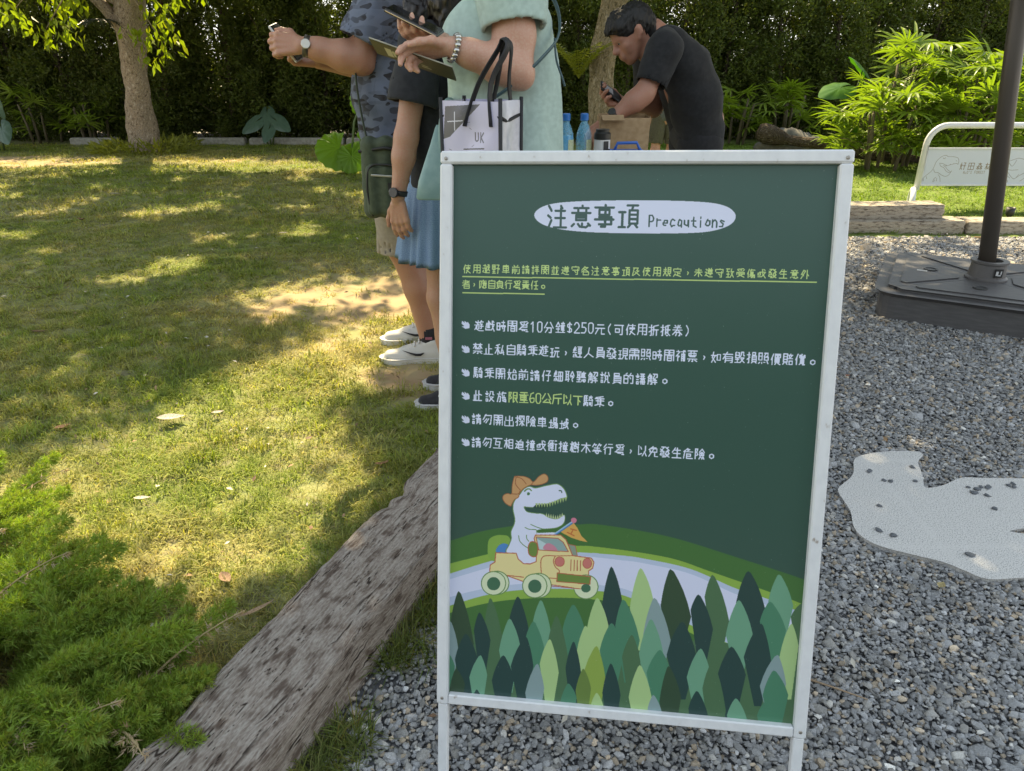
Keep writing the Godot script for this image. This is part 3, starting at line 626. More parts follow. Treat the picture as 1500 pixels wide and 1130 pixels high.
# strokes on a 10 x 10 grid (pairs of digits x y); a sign followed by four digits is another entry scaled into the box x0 y0 x1 y1
var glyphs := {
	"氵": "1052 0445 1956", "亻": "7015 4349", "口": "0090990900", "日": "0090990900 0494", "目": "0090990900 0393 0696", "田": "0090990900 0494 4049",
	"土": "1383 5059 0999", "王": "1181 5159 1585 0999", "工": "0191 5159 0999", "木": "0292 5059 4308 5398", "禾": "8021 0393 5159 4408 5498",
	"糸": "5013 7124 1373 5659 0595 2719 7799", "言": "4051 0292 2373 2575 口2779", "貝": "目1097 3709 6799", "頁": "0090 5042 貝1299",
	"車": "1181 5059 日1286 0898", "門": "0009 00404404 0242 9099 90505494 5292", "辶": "1122 042417 0817 175999", "戈": "0393 405599 8438 6081",
	"又": "118108 2399", "攵": "3013 2393 7309 2499", "寸": "0292 7079 7959 3456", "宀": "5052 09039399", "月": "001609 00909979 0393 0696", "心": "1307 33487986 5255 8296",
	"主": "5061 1282 5159 1585 0999", "注": "氵0039 主3099", "意": "5051 1181 3133 7173 0393 日2476 心0799", "事": "0191 口2274 25858828 0696 5059 5939",
	"項": "工0239 頁4099", "吏": "0191 口1384 505519 2699", "使": "亻0039 吏3099", "用": "101609 10909979 1393 1696 5059",
	"越": "1141 3034 0454 3448 3656 1608 084999 5258 戈5097", "里": "日0085 4049 1777 0999", "予": "108053 0494 9485 5459 5939", "野": "里0049 予5099",
	"前": "2031 7061 0292 月0449 6467 9499 9979", "青": "1181 1282 0494 5054 月2599", "請": "言0039 青4099", "羊": "2031 7061 1282 1484 0696 5259", "詳": "言0039 羊4099",
	"兌": "2003 7093 口2366 3609 667999", "閱": "門0099 兌2579", "並": "2031 7061 0292 3239 6269 1417 8477 0999", "尊": "2031 7061 0292 日1386 0797 6669 6949", "遵": "辶0099 尊3097",
	"守": "宀0093 寸1399", "各": "4004 318106 2296 口2699", "及": "1171548419 2109 3599", "夫": "1282 0494 505409 5599", "見": "目1096 3609 666999", "規": "夫0049 見5099",
	"定": "宀0093 1484 5458 5686 2609 2799", "，": "4455 5547", "未": "1282 0494 5059 4408 5498", "至": "0090 4013 1383 土0499", "致": "至0049 攵5099",
	"爫": "8012 1438 5458 9378", "受": "爫0093 06049496 又1599", "傷": "亻0039 5042 4191 日4375 3696 5738 47979989 6759 8769", "或": "戈2099 口0436 0848",
	"弓": "0080831306969959", "殳": "202204 20707393 158509 2699", "發": "104013 0223 5093 8061 9373 弓0449 殳5499", "生": "3004 2282 5059 1585 0999", "外": "3005 215109 1436 7079 7496",
	"者": "1171 4043 0393 9106 日2599", "隹": "4003 2229 2292 2494 2696 2999 6269", "應": "5051 0191 0109 3224 2426 隹4296 心1699", "自": "5041 目1199",
	"負": "4003 317152 目1287 3809 6899", "彳": "7003 8305 4449", "亍": "1080 0393 535939", "行": "彳0039 亍4099", "爲": "爫0093 238385 2585 5307 1787 878999 9979 3848 5868",
	"責": "1080 1282 0494 5054 目1587 3809 6899", "壬": "8011 0595 5159 1999", "任": "亻0039 壬4099", "方": "5051 0292 4209 34747959", "遊": "辶0099 方2057 7062 6191 638374 6595 747767",
	"戲": "3032 3141 1252 1208 2343 2444 口2546 1858 戈5099", "寺": "土1084 0595 7579 7959 3647", "時": "日0238 寺4099", "間": "門0099 日3579", "分": "3005 6095 25757959 4519",
	"金": "5004 5094 2474 1686 5459 0999", "童": "5051 1181 3133 7173 0393 日1476 5359 1787 0999", "鐘": "金0049 童5099", "元": "2181 0494 3409 646999", "可": "0191 口1457 8189 8969",
	"扌": "0292 505939 0684", "斤": "9011 111509 1494 6469", "折": "扌0049 斤4099", "氐": "8011 1118 1836 1494 505799 3959", "抵": "扌0039 氐4099", "券": "2031 7061 1282 0494 504408 5498 36767969 4639",
	"禁": "木0045 木5095 2575 0797 575949 2809 7899", "止": "5059 5484 2429 0999", "私": "禾0059 8168 6897 8599", "馬": "1016 1080 1282 1484 5056 16969979 0709 3738 5758",
	"奇": "1181 5013 5283 0494 口2658 848969", "騎": "馬0049 奇5099", "乘": "8011 0292 5159 3237 1444 6267 6494 4708 5798", "玩": "王0139 元4099",
	"巠": "0090 2113 1325 5143 4355 8173 7385 1686 5659 0999", "經": "糸0049 巠5099", "人": "504509 4598", "員": "口2072 貝1399", "現": "王0139 見4099",
	"雨": "1080 06029296 5058 2343 2646 6383 6686", "而": "0090 5032 0902 0292 9299 3239 6269", "需": "雨0095 而0599", "召": "1080 808464 4004 口1599", "照": "日0036 召5096 1809 3839 5868 8799",
	"衤": "4051 118105 4449 7556", "甫": "0191 7080 1319 13838979 1585 1777 5059", "補": "衤0049 甫5099", "票": "0090 口1284 3034 6064 2575 0797 575949 2819 7899", "女": "402589 7319 0393",
	"如": "女0059 口6297", "有": "0292 4006 月2499", "臼": "3011 1119 1999 6191 9199 1545 6595", "毀": "臼0045 土0549 殳5099", "損": "扌0039 員4099", "價": "亻0039 4090 口4193 6063 7073 目4487 5849 7899",
	"賠": "貝0049 7071 5191 6263 8273 5494 口6699", "償": "亻0039 6062 4151 9181 43429293 口5384 目5588 5849 7999", "開": "門0099 2575 2777 4539 6569", "台": "4013 1383 7193 口1599", "始": "女0049 台5099",
	"子": "108053 535939 0494", "仔": "亻0039 子4099", "細": "糸0049 田5199", "耳": "0090 2028 7079 2373 2575 0897", "令": "5004 5094 3464 158547 5869", "聆": "耳0049 令5099",
	"聽": "耳0046 土0649 5191 7072 目5284 5595 心5699", "角": "4003 317152 121609 12829969 1484 1686 5257", "牛": "3013 1383 0696 5059", "解": "角0049 5090 909383 7054 牛5499", "説": "言0039 兌4099",
	"的": "3021 日0249 7053 62929979 6475", "講": "言0039 冓4099", "冓": "1080 1282 3034 6064 0494 2529 25858979 1777 5459 0797", "此": "止0059 9463 606999", "設": "言0039 殳4099",
	"也": "03838666 5058 21289996", "施": "方0049 6053 5191 也5399", "阝": "0009 0070438546", "艮": "10808515 1383 1019 1938 4599 8567", "限": "阝0039 艮4099", "重": "8010 0292 日1376 5159 1787 0999",
	"公": "3005 6095 5518 1888 7599", "以": "1018 1847 3143 808459 7599", "下": "0191 5159 5476", "勿": "3005 21918979 4417 6438", "出": "5059 1114 1484 8184 0509 0999 9599",
	"罙": "03009093 3124 6194 木0499", "探": "扌0039 罙4099", "僉": "5003 5093 3363 口1446 口5486 2709 2748 7759 7799", "險": "阝0039 僉4099", "場": "土0249 日5084 4595 6547 56969989 7659 8679",
	"域": "土0249 或4099", "互": "0090 3026 3373 7368 2666 0999", "相": "木0049 目5199", "追": "辶0099 6042 3237 32828434 35858737", "撞": "扌0039 童4099", "衝": "彳0029 重2069 亍7099",
	"樹": "木0039 3161 5053 3363 口4466 3969 寸6099", "等": "2003 2141 3132 7053 7191 8182 土1386 0797 6669 6949 3848", "免": "4003 317152 口1285 5209 666999", "危": "4003 316142 1393 1309 35757747 3539 3999",
	"好": "女0049 子5099", "森": "木2074 木0449 木5499", "林": "木0049 木5099", "。": "35547577583735",
	"P": "2029 206082846525", "r": "3339 354484", "e": "268684644436274868", "c": "845334274968 6888", "a": "84534437487886 8489", "u": "242758787488 8489", "t": "51586899 2484", "i": "5459 5152",
	"o": "534427486887845453", "n": "2329 2553748589", "s": "8443345576684828", "U": "202748688780", "K": "2029 8025 3589", "'": "5043", "H": "2029 8089 2585", "A": "4919 4989 2676", "O": "501216498986825050", "S": "8150213466784918", "F": "2029 2080 2474", "R": "2029 20608274 2474 5489", "E": "2029 2080 2575 2989", "T": "1090 5059",
	"0": "301117396987816030", "1": "225059", "2": "12306082841999", "5": "8020 20246485876919", "6": "703116396988855516", "$": "825122245586885928 5059", "(": "60333669", ")": "30636639",
}

func strokes_of(ch: String, box: Rect2, out: Array) -> void:
	for item in String(glyphs.get(ch, "")).split(" ", false):
		var c := item[0]
		if c >= "0" and c <= "9" :
			var pts := PackedVector2Array()
			for i in range(0, item.length() - 1, 2):
				pts.append(box.position + Vector2(item[i].to_int(), item[i + 1].to_int()) / 9.0 * box.size)
			out.append(pts)
		else:
			var x0 := item[1].to_int() / 9.0
			var y0 := item[2].to_int() / 9.0
			var x1 := item[3].to_int() / 9.0
			var y1 := item[4].to_int() / 9.0
			strokes_of(c, Rect2(box.position + Vector2(x0, y0) * box.size, Vector2(x1 - x0, y1 - y0) * box.size), out)

func fill_poly(im: Image, pts: PackedVector2Array, c: Color) -> void:
	var lo := 1e9
	var hi := -1e9
	for p in pts:
		lo = minf(lo, p.y)
		hi = maxf(hi, p.y)
	for y in range(maxi(0, int(lo)), mini(im.get_height(), int(hi) + 2)):
		var yy := y + 0.5
		var xs := []
		for i in pts.size():
			var p := pts[i]
			var q := pts[(i + 1) % pts.size()]
			if (p.y <= yy) != (q.y <= yy):
				xs.append(p.x + (yy - p.y) / (q.y - p.y) * (q.x - p.x))
		xs.sort()
		for i in range(0, xs.size() - 1, 2):
			var a := roundi(xs[i])
			var b := roundi(xs[i + 1])
			if b > a:
				im.fill_rect(Rect2i(a, y, b - a, 1), c)

func draw_line_(im: Image, pts: PackedVector2Array, w: float, c: Color) -> void:
	var r := w * 0.5
	for i in pts.size() - 1:
		var n := maxi(1, ceili(pts[i].distance_to(pts[i + 1]) / maxf(0.7, r * 0.5)))
		for s in n + 1:
			var p := pts[i].lerp(pts[i + 1], float(s) / n)
			for y in range(floori(p.y - r), ceili(p.y + r) + 1):
				var h := r * r - (y + 0.5 - p.y) ** 2
				if h > 0.0:
					h = sqrt(h)
					var a := roundi(p.x - h)
					im.fill_rect(Rect2i(a, y, maxi(1, roundi(p.x + h) - a), 1), c)

func write_line(im: Image, s: String, p: Vector2, q: Vector2, size: float, w: float, c: Color) -> void:
	var pos := [0.0]
	for i in range(1, s.length()):
		pos.append(pos[-1] + (half(s[i - 1]) + half(s[i])) * 0.5)
	for i in s.length():
		var at: Vector2 = p.lerp(q, pos[i] / maxf(pos[-1], 0.01))
		var narrow := half(s[i])
		var box := Vector2(size * (0.86 if narrow == 1.0 else narrow * 0.92), size)
		at += Vector2(rng.randf_range(-0.02, 0.02), rng.randf_range(-0.04, 0.04)) * size
		var st := []
		strokes_of(s[i], Rect2(at - box * 0.5, box), st)
		for line in st:
			draw_line_(im, line, w, c)

func half(ch: String) -> float:
	return 0.62 if ch.unicode_at(0) < 256 else 1.0

const PX := 2.0          # pixels per millimetre of print
func notice_print() -> ImageTexture:
	var org := Vector2(12, 12)
	var im := Image.create(roundi(596 * PX), roundi(912 * PX), false, Image.FORMAT_RGB8)
	im.fill(Color("#37564c"))
	var mow := fbm(5, 0.06, 2)
	for s in print_shapes:
		var flat: Array = s[4]
		var pts := []
		for i in range(0, flat.size(), 2):
			pts.append((Vector2(flat[i], flat[i + 1]) - org) * PX)
		var c := Color(s[1])
		if s[0] == "F":
			var pp := closed(pts, 5) if s[2] else PackedVector2Array(pts)
			if pts.size() > 9 and not s[2] and pts[0].x < 0.0 :
				pp = PackedVector2Array(bent(pts.slice(0, -2), 8) + pts.slice(-2))
			fill_poly(im, pp, c)
		else:
			draw_line_(im, PackedVector2Array(bent(pts, 4) if s[2] and pts.size() > 2 else pts), s[3] * PX, c)
	for s in print_lines:
		var f: Array = s[1]
		write_line(im, s[0], (Vector2(f[0], f[1]) - org) * PX, (Vector2(f[2], f[3]) - org) * PX, s[2] * PX, s[3] * PX, Color(s[4]))
	# printed dabs of grass along the two hills, and the fine scuffs of a used board
	for i in 500:
		var x := rng.randi_range(0, im.get_width() - 1)
		var y := rng.randi_range(0, im.get_height() - 1)
		var c := im.get_pixel(x, y)
		im.fill_rect(Rect2i(x, y, rng.randi_range(1, 2), rng.randi_range(1, 3)), c.lerp(Color(0.75, 0.78, 0.76), rng.randf_range(0.1, 0.5)))
	return ImageTexture.create_from_image(im)
# ------------------------------------------------------------------ ground, lawn, gravel, timbers
var n_coarse := fbm(11, 0.35, 3)
var n_fine := fbm(12, 1.7, 3)
var n_grit := fbm(13, 9.0, 2)

func beam_side(x: float, z: float) -> float:          # > 0 on the gravel side of the near timber line
	return x * 0.933 + z * 0.36 + 0.80

func on_gravel(x: float, z: float) -> bool:
	if z < -5.42:
		return false
	if z > -2.02:
		return beam_side(x, z) > 0.0
	return x > 0.0 + (-2.02 - z) * 0.68

# x: how bare, y: how dry
func lawn_mix(x: float, z: float) -> Vector2:
	var c := n_coarse.get_noise_2d(x, z * 1.4)
	var f := n_fine.get_noise_2d(x, z)
	var bare := 0.0
	bare = maxf(bare, 1.15 - Vector2((x + 0.86) / 0.62, (z + 3.75) / 0.70).length())       # worn patch by the people
	bare = maxf(bare, 1.2 - Vector2((x + 8.2) / 3.6, (z + 10.0) / 0.9).length())           # sandy strip at the far left
	bare = maxf(bare, 0.75 - Vector2((x + 3.6) / 1.6, (z + 10.2) / 0.5).length())
	bare = maxf(bare, 0.8 - Vector2((x + 0.45) / 0.5, (z + 2.75) / 0.35).length())
	bare = clampf(bare + f * 0.55 - 0.05, 0.0, 1.0) if bare > 0.0 else clampf(f * 0.9 - 0.42, 0.0, 1.0)
	var dry := clampf(0.42 + c * 0.75 + f * 0.35, 0.0, 1.0)
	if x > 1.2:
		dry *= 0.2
	return Vector2(bare, dry)

func lawn_height(x: float, z: float) -> float:
	return n_coarse.get_noise_2d(x * 2.0, z * 2.0) * 0.012 + n_fine.get_noise_2d(x * 1.5, z * 1.5) * 0.016 + n_fine.get_noise_2d(x * 3.7 + 7.0, z * 3.7) * 0.012

func build_ground() -> void:
	# everything beyond: pale hard ground that reaches the horizon
	var mb := MB.new()
	var s := mb.v.size()
	for q in [Vector3(-400, -0.06, 60), Vector3(400, -0.06, 60), Vector3(400, -0.06, -700), Vector3(-400, -0.06, -700)]:
		mb.vert(q, Vector2(q.x, q.z))
	mb.quad(0, 1, 2, 3)
	structure("ground", mb.make(), mottled(lin(0.30, 0.27, 0.22), lin(0.40, 0.37, 0.31), 3.0, 0.95, 0.0, 21, true))

	# lawn
	mb = MB.new()
	var x0 := -15.0
	var z0 := -13.4
	var st := 0.06
	var nx := 484
	var nz := 360
	for j in nz + 1:
		for i in nx + 1:
			var x := x0 + i * st
			var z := z0 + j * st
			var y := lawn_height(x, z)
			if on_gravel(x, z):
				y = -0.05
			mb.vert(Vector3(x, y, z), Vector2(float(i) / nx, float(j) / nz))
	for j in nz:
		for i in nx:
			var a := j * (nx + 1) + i
			mb.quad(a, a + nx + 1, a + nx + 2, a + 1)
	var im := Image.create(1160, 864, false, Image.FORMAT_RGB8)
	var green := lin(0.225, 0.25, 0.10)
	var straw := lin(0.42, 0.365, 0.20)
	var soil := lin(0.40, 0.28, 0.17)
	var dark := lin(0.15, 0.135, 0.085)
	for j in 864:
		for i in 1160:
			var x := x0 + i / 1160.0 * nx * st
			var z := z0 + j / 864.0 * nz * st
			var m := lawn_mix(x, z)
			var g := n_grit.get_noise_2d(x, z * 1.3)
			var c := green.lerp(straw, m.y * 0.8 + g * 0.35)
			c = c.lerp(dark, clampf(g * 1.6 - 0.05, 0.0, 0.75))
			c = c.lerp(soil.lerp(straw, 0.3 + g * 0.5), smoothstep(0.15, 0.7, m.x + g * 0.25))
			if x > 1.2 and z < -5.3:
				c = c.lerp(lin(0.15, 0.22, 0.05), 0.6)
			im.set_pixel(i, j, c)
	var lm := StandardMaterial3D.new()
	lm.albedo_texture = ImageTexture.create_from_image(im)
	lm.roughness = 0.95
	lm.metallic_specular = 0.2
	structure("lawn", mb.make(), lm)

	# bed under the gravel
	mb = MB.new()
	var poly := PackedVector2Array([Vector2(-4.0, 8.0), Vector2(-0.69, -0.4), Vector2(-0.08, -2.02), Vector2(2.32, -5.42), Vector2(12.0, -5.42), Vector2(12.0, 8.0)])
	mb.slab(poly, -0.03, -0.012, 0.003)
	structure("gravel_bed", mb.make(false), mottled(lin(0.12, 0.122, 0.13), lin(0.22, 0.222, 0.23), 0.25, 0.95, 0.6, 31, true))

func pebble(seed_: int) -> ArrayMesh:                  # a flat rounded chip, 5 x 7 grid of points pushed by noise
	var n := fbm(seed_, 1.1, 2)
	var mb := MB.new()
	var rings := []
	for i in 5:
		var a := -PI / 2 + PI * i / 4
		var ring := []
		for k in 7:
			var t := -TAU * k / 7.0
			var d := Vector3(cos(t) * maxf(cos(a), 0.02), sin(a) * 0.55, sin(t) * maxf(cos(a), 0.02))
			ring.append(d * (1.0 + n.get_noise_3dv(d * 1.3 + Vector3.ONE * seed_) * 0.75))
		rings.append(ring)
	mb.loft(rings, false, false)
	return mb.make(seed_ % 2 == 0)

func scatter(called: String, mesh: Mesh, m: Material, where: Array, cols: Array, kind := "stuff", parent: Node = null) -> MultiMeshInstance3D:
	var mm := MultiMesh.new()
	mm.transform_format = MultiMesh.TRANSFORM_3D
	mm.use_colors = true
	mm.mesh = mesh
	mm.instance_count = where.size()
	for i in where.size():
		mm.set_instance_transform(i, where[i])
		mm.set_instance_color(i, cols[i])
	var o := MultiMeshInstance3D.new()
	o.name = numbered(called) if parent == null else called
	o.multimesh = mm
	o.material_override = m
	if parent:
		parent.add_child(o, true)
	else:
		add_child(o)
	if kind:
		o.set_meta("kind", kind)
	return o

func build_gravel() -> void:
	rng.seed = 404
	var kinds := 6
	var where := []
	var cols := []
	for k in kinds:
		where.append([])
		cols.append([])
	var zones := [[-0.55, -2.3, 0.0082, 0.0062, -0.9, 2.2], [-2.3, -3.6, 0.0105, 0.0076, -0.2, 3.4], [-3.6, -5.42, 0.0150, 0.0105, 0.9, 5.2]]
	for q in zones:
		var z: float = q[0]
		while z > q[1]:
			var x: float = maxf(q[4], -0.1)
			# only what stands inside the camera's wedge, with a margin for a step to the side
			var reach := 0.85 * (0.5 - z * 0.95) + 0.25
			x = maxf(q[4], -reach)
			while x < minf(q[5], reach):
				var px: float = x + rng.randf_range(-0.5, 0.5) * q[2]
				var pz: float = z + rng.randf_range(-0.5, 0.5) * q[2]
				x += q[2]
				if not on_gravel(px, pz) or beam_side(px, pz) < 0.09 and pz > -2.02:
					continue
				if beam_side(px, pz) < 0.2 and pz > -2.02 and rng.randf() < 0.75 - (beam_side(px, pz) - 0.09) * 6.0:
					continue
				var r: float = q[3] * exp(rng.randfn(0.0, 0.33))
				if rng.randf() < 0.012:
					r *= 1.5
				var b := Basis(Vector3.UP, rng.randf() * TAU) * Basis.from_euler(Vector3(rng.randfn(0, 0.38), 0, rng.randfn(0, 0.38)))
				b = b.scaled_local(Vector3(r, r * rng.randf_range(0.55, 1.0), r * rng.randf_range(0.6, 0.95)))
				var k := rng.randi() % kinds
				where[k].append(Transform3D(b, Vector3(px, -0.007 + rng.randf() * 0.011, pz)))
				var v := 0.42 * exp(rng.randfn(0.0, 0.24))
				var c := Color(v * 0.985, v * 0.99, v * 1.01)
				var t := rng.randf()
				if t < 0.03:
					c = Color(v * 1.7, v * 1.65, v * 1.55)
				elif t < 0.13:
					c = Color(v * 1.35, v * 1.12, v * 0.85)
				elif t < 0.35:
					c = Color(v * 1.05, v * 1.02, v * 0.97)
				cols[k].append(c)
			z -= q[2]
	var m := StandardMaterial3D.new()
	m.vertex_color_use_as_albedo = true
	m.roughness = 0.75
	m.albedo_texture = noise_tex(3, 0.05, [0.2, 0.8], [Color(0.78, 0.78, 0.78), Color.WHITE], 256)
	m.uv1_triplanar = true
	m.uv1_scale = Vector3.ONE * 0.35
	for k in kinds:
		var o := scatter("gravel", pebble(k + 1), m, where[k], cols[k])
		tag(o, "grey slate gravel chips spread around the notice board", "gravel", "gravel")

func tuft(seed_: int, blades: int, height: float, spread: float, width: float, lean: float) -> ArrayMesh:
	rng.seed = seed_
	var mb := MB.new()
	for i in blades:
		var a := rng.randf() * TAU
		var base := Vector3(cos(a), 0, sin(a)) * spread * sqrt(rng.randf())
		var d := Vector3(cos(a + rng.randfn(0, 0.9)), 0, sin(a + rng.randfn(0, 0.9)))
		var side := Vector3(-d.z, 0, d.x) * width * rng.randf_range(0.7, 1.2)
		var h := height * rng.randf_range(0.5, 1.15)
		var l := lean * rng.randf_range(0.4, 1.5)
		var v := rng.randf_range(0.5, 1.35)
		mb.tint = Color(v, v, v)
		if rng.randf() < 0.22:
			mb.tint = Color(v * 1.75, v * 1.3, v * 0.9)
		var p := [base, base + Vector3.UP * h * 0.6 + d * l * h * 0.35, base + Vector3.UP * h * (1.0 - 0.3 * l) + d * l * h]
		var s := mb.v.size()
		mb.vert(p[0] - side)
		mb.vert(p[0] + side)
		mb.vert(p[1] - side * 0.8)
		mb.vert(p[1] + side * 0.8)
		mb.vert(p[2])
		mb.quad(s, s + 1, s + 3, s + 2)
		mb.tri(s + 2, s + 3, s + 4)
	return mb.make()

func build_grass() -> void:
	var m := StandardMaterial3D.new()
	m.vertex_color_use_as_albedo = true
	m.roughness = 0.7
	m.metallic_specular = 0.3
	m.backlight_enabled = true
	m.backlight = lin(0.80, 0.80, 0.15)
	var meshes := [tuft(61, 16, 0.017, 0.022, 0.0011, 1.2), tuft(62, 16, 0.022, 0.025, 0.0012, 1.1), tuft(63, 14, 0.014, 0.024, 0.0012, 1.6)]
	rng.seed = 77
	var where := [[], [], []]
	var cols := [[], [], []]
	var zones := [[-0.75, -2.1, 0.0165, 1.0], [-2.1, -3.6, 0.024, 1.25], [-3.6, -6.2, 0.040, 1.8], [-6.2, -12.2, 0.075, 2.8]]
	for q in zones:
		var z: float = q[0]
		while z > q[1]:
			var reach := 0.8 * (0.45 - z * 0.95) + 0.3
			var x := -reach
			while x < reach:
				var px: float = x + rng.randf_range(-0.5, 0.5) * q[2]
				var pz: float = z + rng.randf_range(-0.5, 0.5) * q[2]
				x += q[2]
				if on_gravel(px, pz) or (pz > -2.05 and absf(beam_side(px, pz)) < 0.11):
					continue
				if px > 0.2 and pz > -5.5:
					continue
				var mix := lawn_mix(px, pz)
				var lump := n_fine.get_noise_2d(px * 4.0 + 31.0, pz * 4.0) + 0.5 * n_fine.get_noise_2d(px * 11.0, pz * 11.0 + 5.0)
				if rng.randf() < mix.x * 1.1 + 0.05 + clampf(-lump * 1.3 - 0.1, 0.0, 0.7):
					continue
				var sc: float = q[3] * rng.randf_range(0.7, 1.3) * (1.0 + 0.35 * n_fine.get_noise_2d(px * 0.8, pz * 0.8))
				var near_beam := -beam_side(px, pz) - 0.11
				var tall := 1.0 + 1.1 * maxf(0.0, lump)
				if pz > -2.1 and near_beam > 0.0 and near_beam < 0.12:
					tall = 1.0 + 1.6 * (1.0 - near_beam / 0.12)
				for cl in [[-1.02, -2.19, 0.075], [-1.13, -1.66, 0.10], [-1.05, -2.05, 0.06], [-0.88, -2.14, 0.05], [-0.35, -1.99, 0.06]]:
					var dd: float = Vector2(px - cl[0], pz - cl[1]).length() / cl[2]
					if dd < 1.0:
						tall = 1.0 + 1.5 * (1.0 - dd * dd)
				var b := Basis(Vector3.UP, rng.randf() * TAU).scaled_local(Vector3(sc, sc * tall * (0.9 if q[3] < 1.5 else 0.6), sc))
				var k := rng.randi() % 3
				where[k].append(Transform3D(b, Vector3(px, lawn_height(px, pz) - 0.002, pz)))
				var v := rng.randf_range(0.8, 1.25)
				var g := Color(0.29, 0.37, 0.075).lerp(Color(0.58, 0.49, 0.22), clampf(mix.y * 1.0 - 0.02 - lump * 0.45 + rng.randfn(0, 0.14), 0.0, 1.0))
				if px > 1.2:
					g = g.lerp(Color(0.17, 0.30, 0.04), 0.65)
				cols[k].append(Color(g.r * v, g.g * v, g.b * v))
			z -= q[2]
	for k in 3:
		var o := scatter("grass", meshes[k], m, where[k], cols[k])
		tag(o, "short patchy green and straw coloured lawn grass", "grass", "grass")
	# longer grass along both sides of the near timber
	var long_mesh := [tuft(71, 18, 0.085, 0.020, 0.0014, 1.0), tuft(72, 16, 0.10, 0.026, 0.0014, 1.3)]
	where = [[], []]
	cols = [[], []]
	for i in 760:
		var t := rng.randf_range(-2.0, -0.62)
		var right := rng.randf() < 0.5
		var off: float = -0.80 + (0.115 + absf(rng.randfn(0, 0.035)) if right else -0.115 - absf(rng.randfn(0, 0.03)))
		if right and n_fine.get_noise_2d(t * 2.0, 3.0) < -0.2:
			continue
		var x := (off - t * 0.36) / 0.933
		var s := rng.randf_range(0.35, 0.9) * (1.0 if right else 0.75)
		var k := rng.randi() % 2
		where[k].append(Transform3D(Basis(Vector3.UP, rng.randf() * TAU).scaled_local(Vector3.ONE * s), Vector3(x, -0.008 if right else 0.0, t)))
		var g := Color(0.15, 0.22, 0.05).lerp(Color(0.34, 0.31, 0.13), rng.randf() * 0.6)
		cols[k].append(g)
	for k in 2:
		var o := scatter("grass", long_mesh[k], m, where[k], cols[k])
		tag(o, "longer unkempt grass along the weathered timber edging", "grass", "grass")

# an old sleeper: length along local x, weathered by noise, with splits and broken edges
func timber(length: float, width: float, height: float, seed_: int, bites: Array = []) -> ArrayMesh:
	var n := fbm(seed_, 1.0, 3)
	var g := fbm(seed_ + 1, 1.0, 2)
	var mb := MB.new()
	var rings := []
	var steps := int(length / 0.012)
	var outline := []
	var e := 0.012
	var per := 14
	for side in 4:
		var c0: Vector2 = [Vector2(width / 2, -height), Vector2(width / 2, 0), Vector2(-width / 2, 0), Vector2(-width / 2, -height)][side]
		var c1: Vector2 = [Vector2(width / 2, 0), Vector2(-width / 2, 0), Vector2(-width / 2, -height), Vector2(width / 2, -height)][side]
		var np := per if side != 3 else 3
		for i in np:
			outline.append([c0.lerp(c1, (i + (0.18 if i == 0 else 0.02)) / float(np)), side, i == 0])
		outline.append([c0.lerp(c1, 1.0 - 0.18 / np), side, true])
	for s in steps + 1:
		var x := length * s / steps
		var ring := []
		for o in outline:
			var p: Vector2 = o[0]
			var grain := g.get_noise_3d(x * 2.2, p.x * 75.0 + 50.0, p.y * 75.0)
			var wave := n.get_noise_3d(x * 3.0, p.x * 6.0, p.y * 6.0)
			var crack := maxf(0.0, n.get_noise_3d(x * 1.6 + 30.0, p.x * 22.0, p.y * 22.0) - 0.33) * 0.035
			var q := p
			if o[2]:
				q -= Vector2(signf(p.x), 1.0 if p.y > -0.01 else -1.0) * (0.0015 + 0.005 * absf(n.get_noise_2d(x * 6.0, signf(p.x) * 90.0)))
			var nrm: Vector2 = [Vector2(1, 0), Vector2(0, 1), Vector2(-1, 0), Vector2(0, -1)][o[1]]
			q += nrm * (grain * 0.0030 + wave * 0.0035 - crack)
			for b in bites:                       # [x, side (-1 left, 1 right), reach along x, depth]
				var f: float = 1.0 - absf(x - b[0]) / b[2]
				if f > 0.0 and signf(p.x) == b[1] and p.y > -height * 0.7:
					var edge := clampf(absf(p.x) / (width / 2) * 1.6 - 0.6, 0.0, 1.0)
					q.x -= b[1] * b[3] * f * edge * (0.8 + 0.5 * g.get_noise_2d(x * 40.0, p.y * 30.0))
					q.y -= b[3] * 0.35 * f * edge
			ring.append(Vector3(x + (g.get_noise_2d(p.x * 40.0, p.y * 40.0) * 0.012 if s == 0 or s == steps else 0.0), q.y + height, -q.x))
		rings.append(ring)
	mb.loft(rings, true, true, 1.0, 1.0)
	# straight grain: texture runs with the length, not with the worn surface
	var per_ring := outline.size() + 1
	for s in rings.size():
		for i in per_ring:
			var p: Vector2 = outline[i % outline.size()][0]
			mb.uv[s * per_ring + i] = Vector2(length * s / steps, i * 0.0120)
	return mb.make()

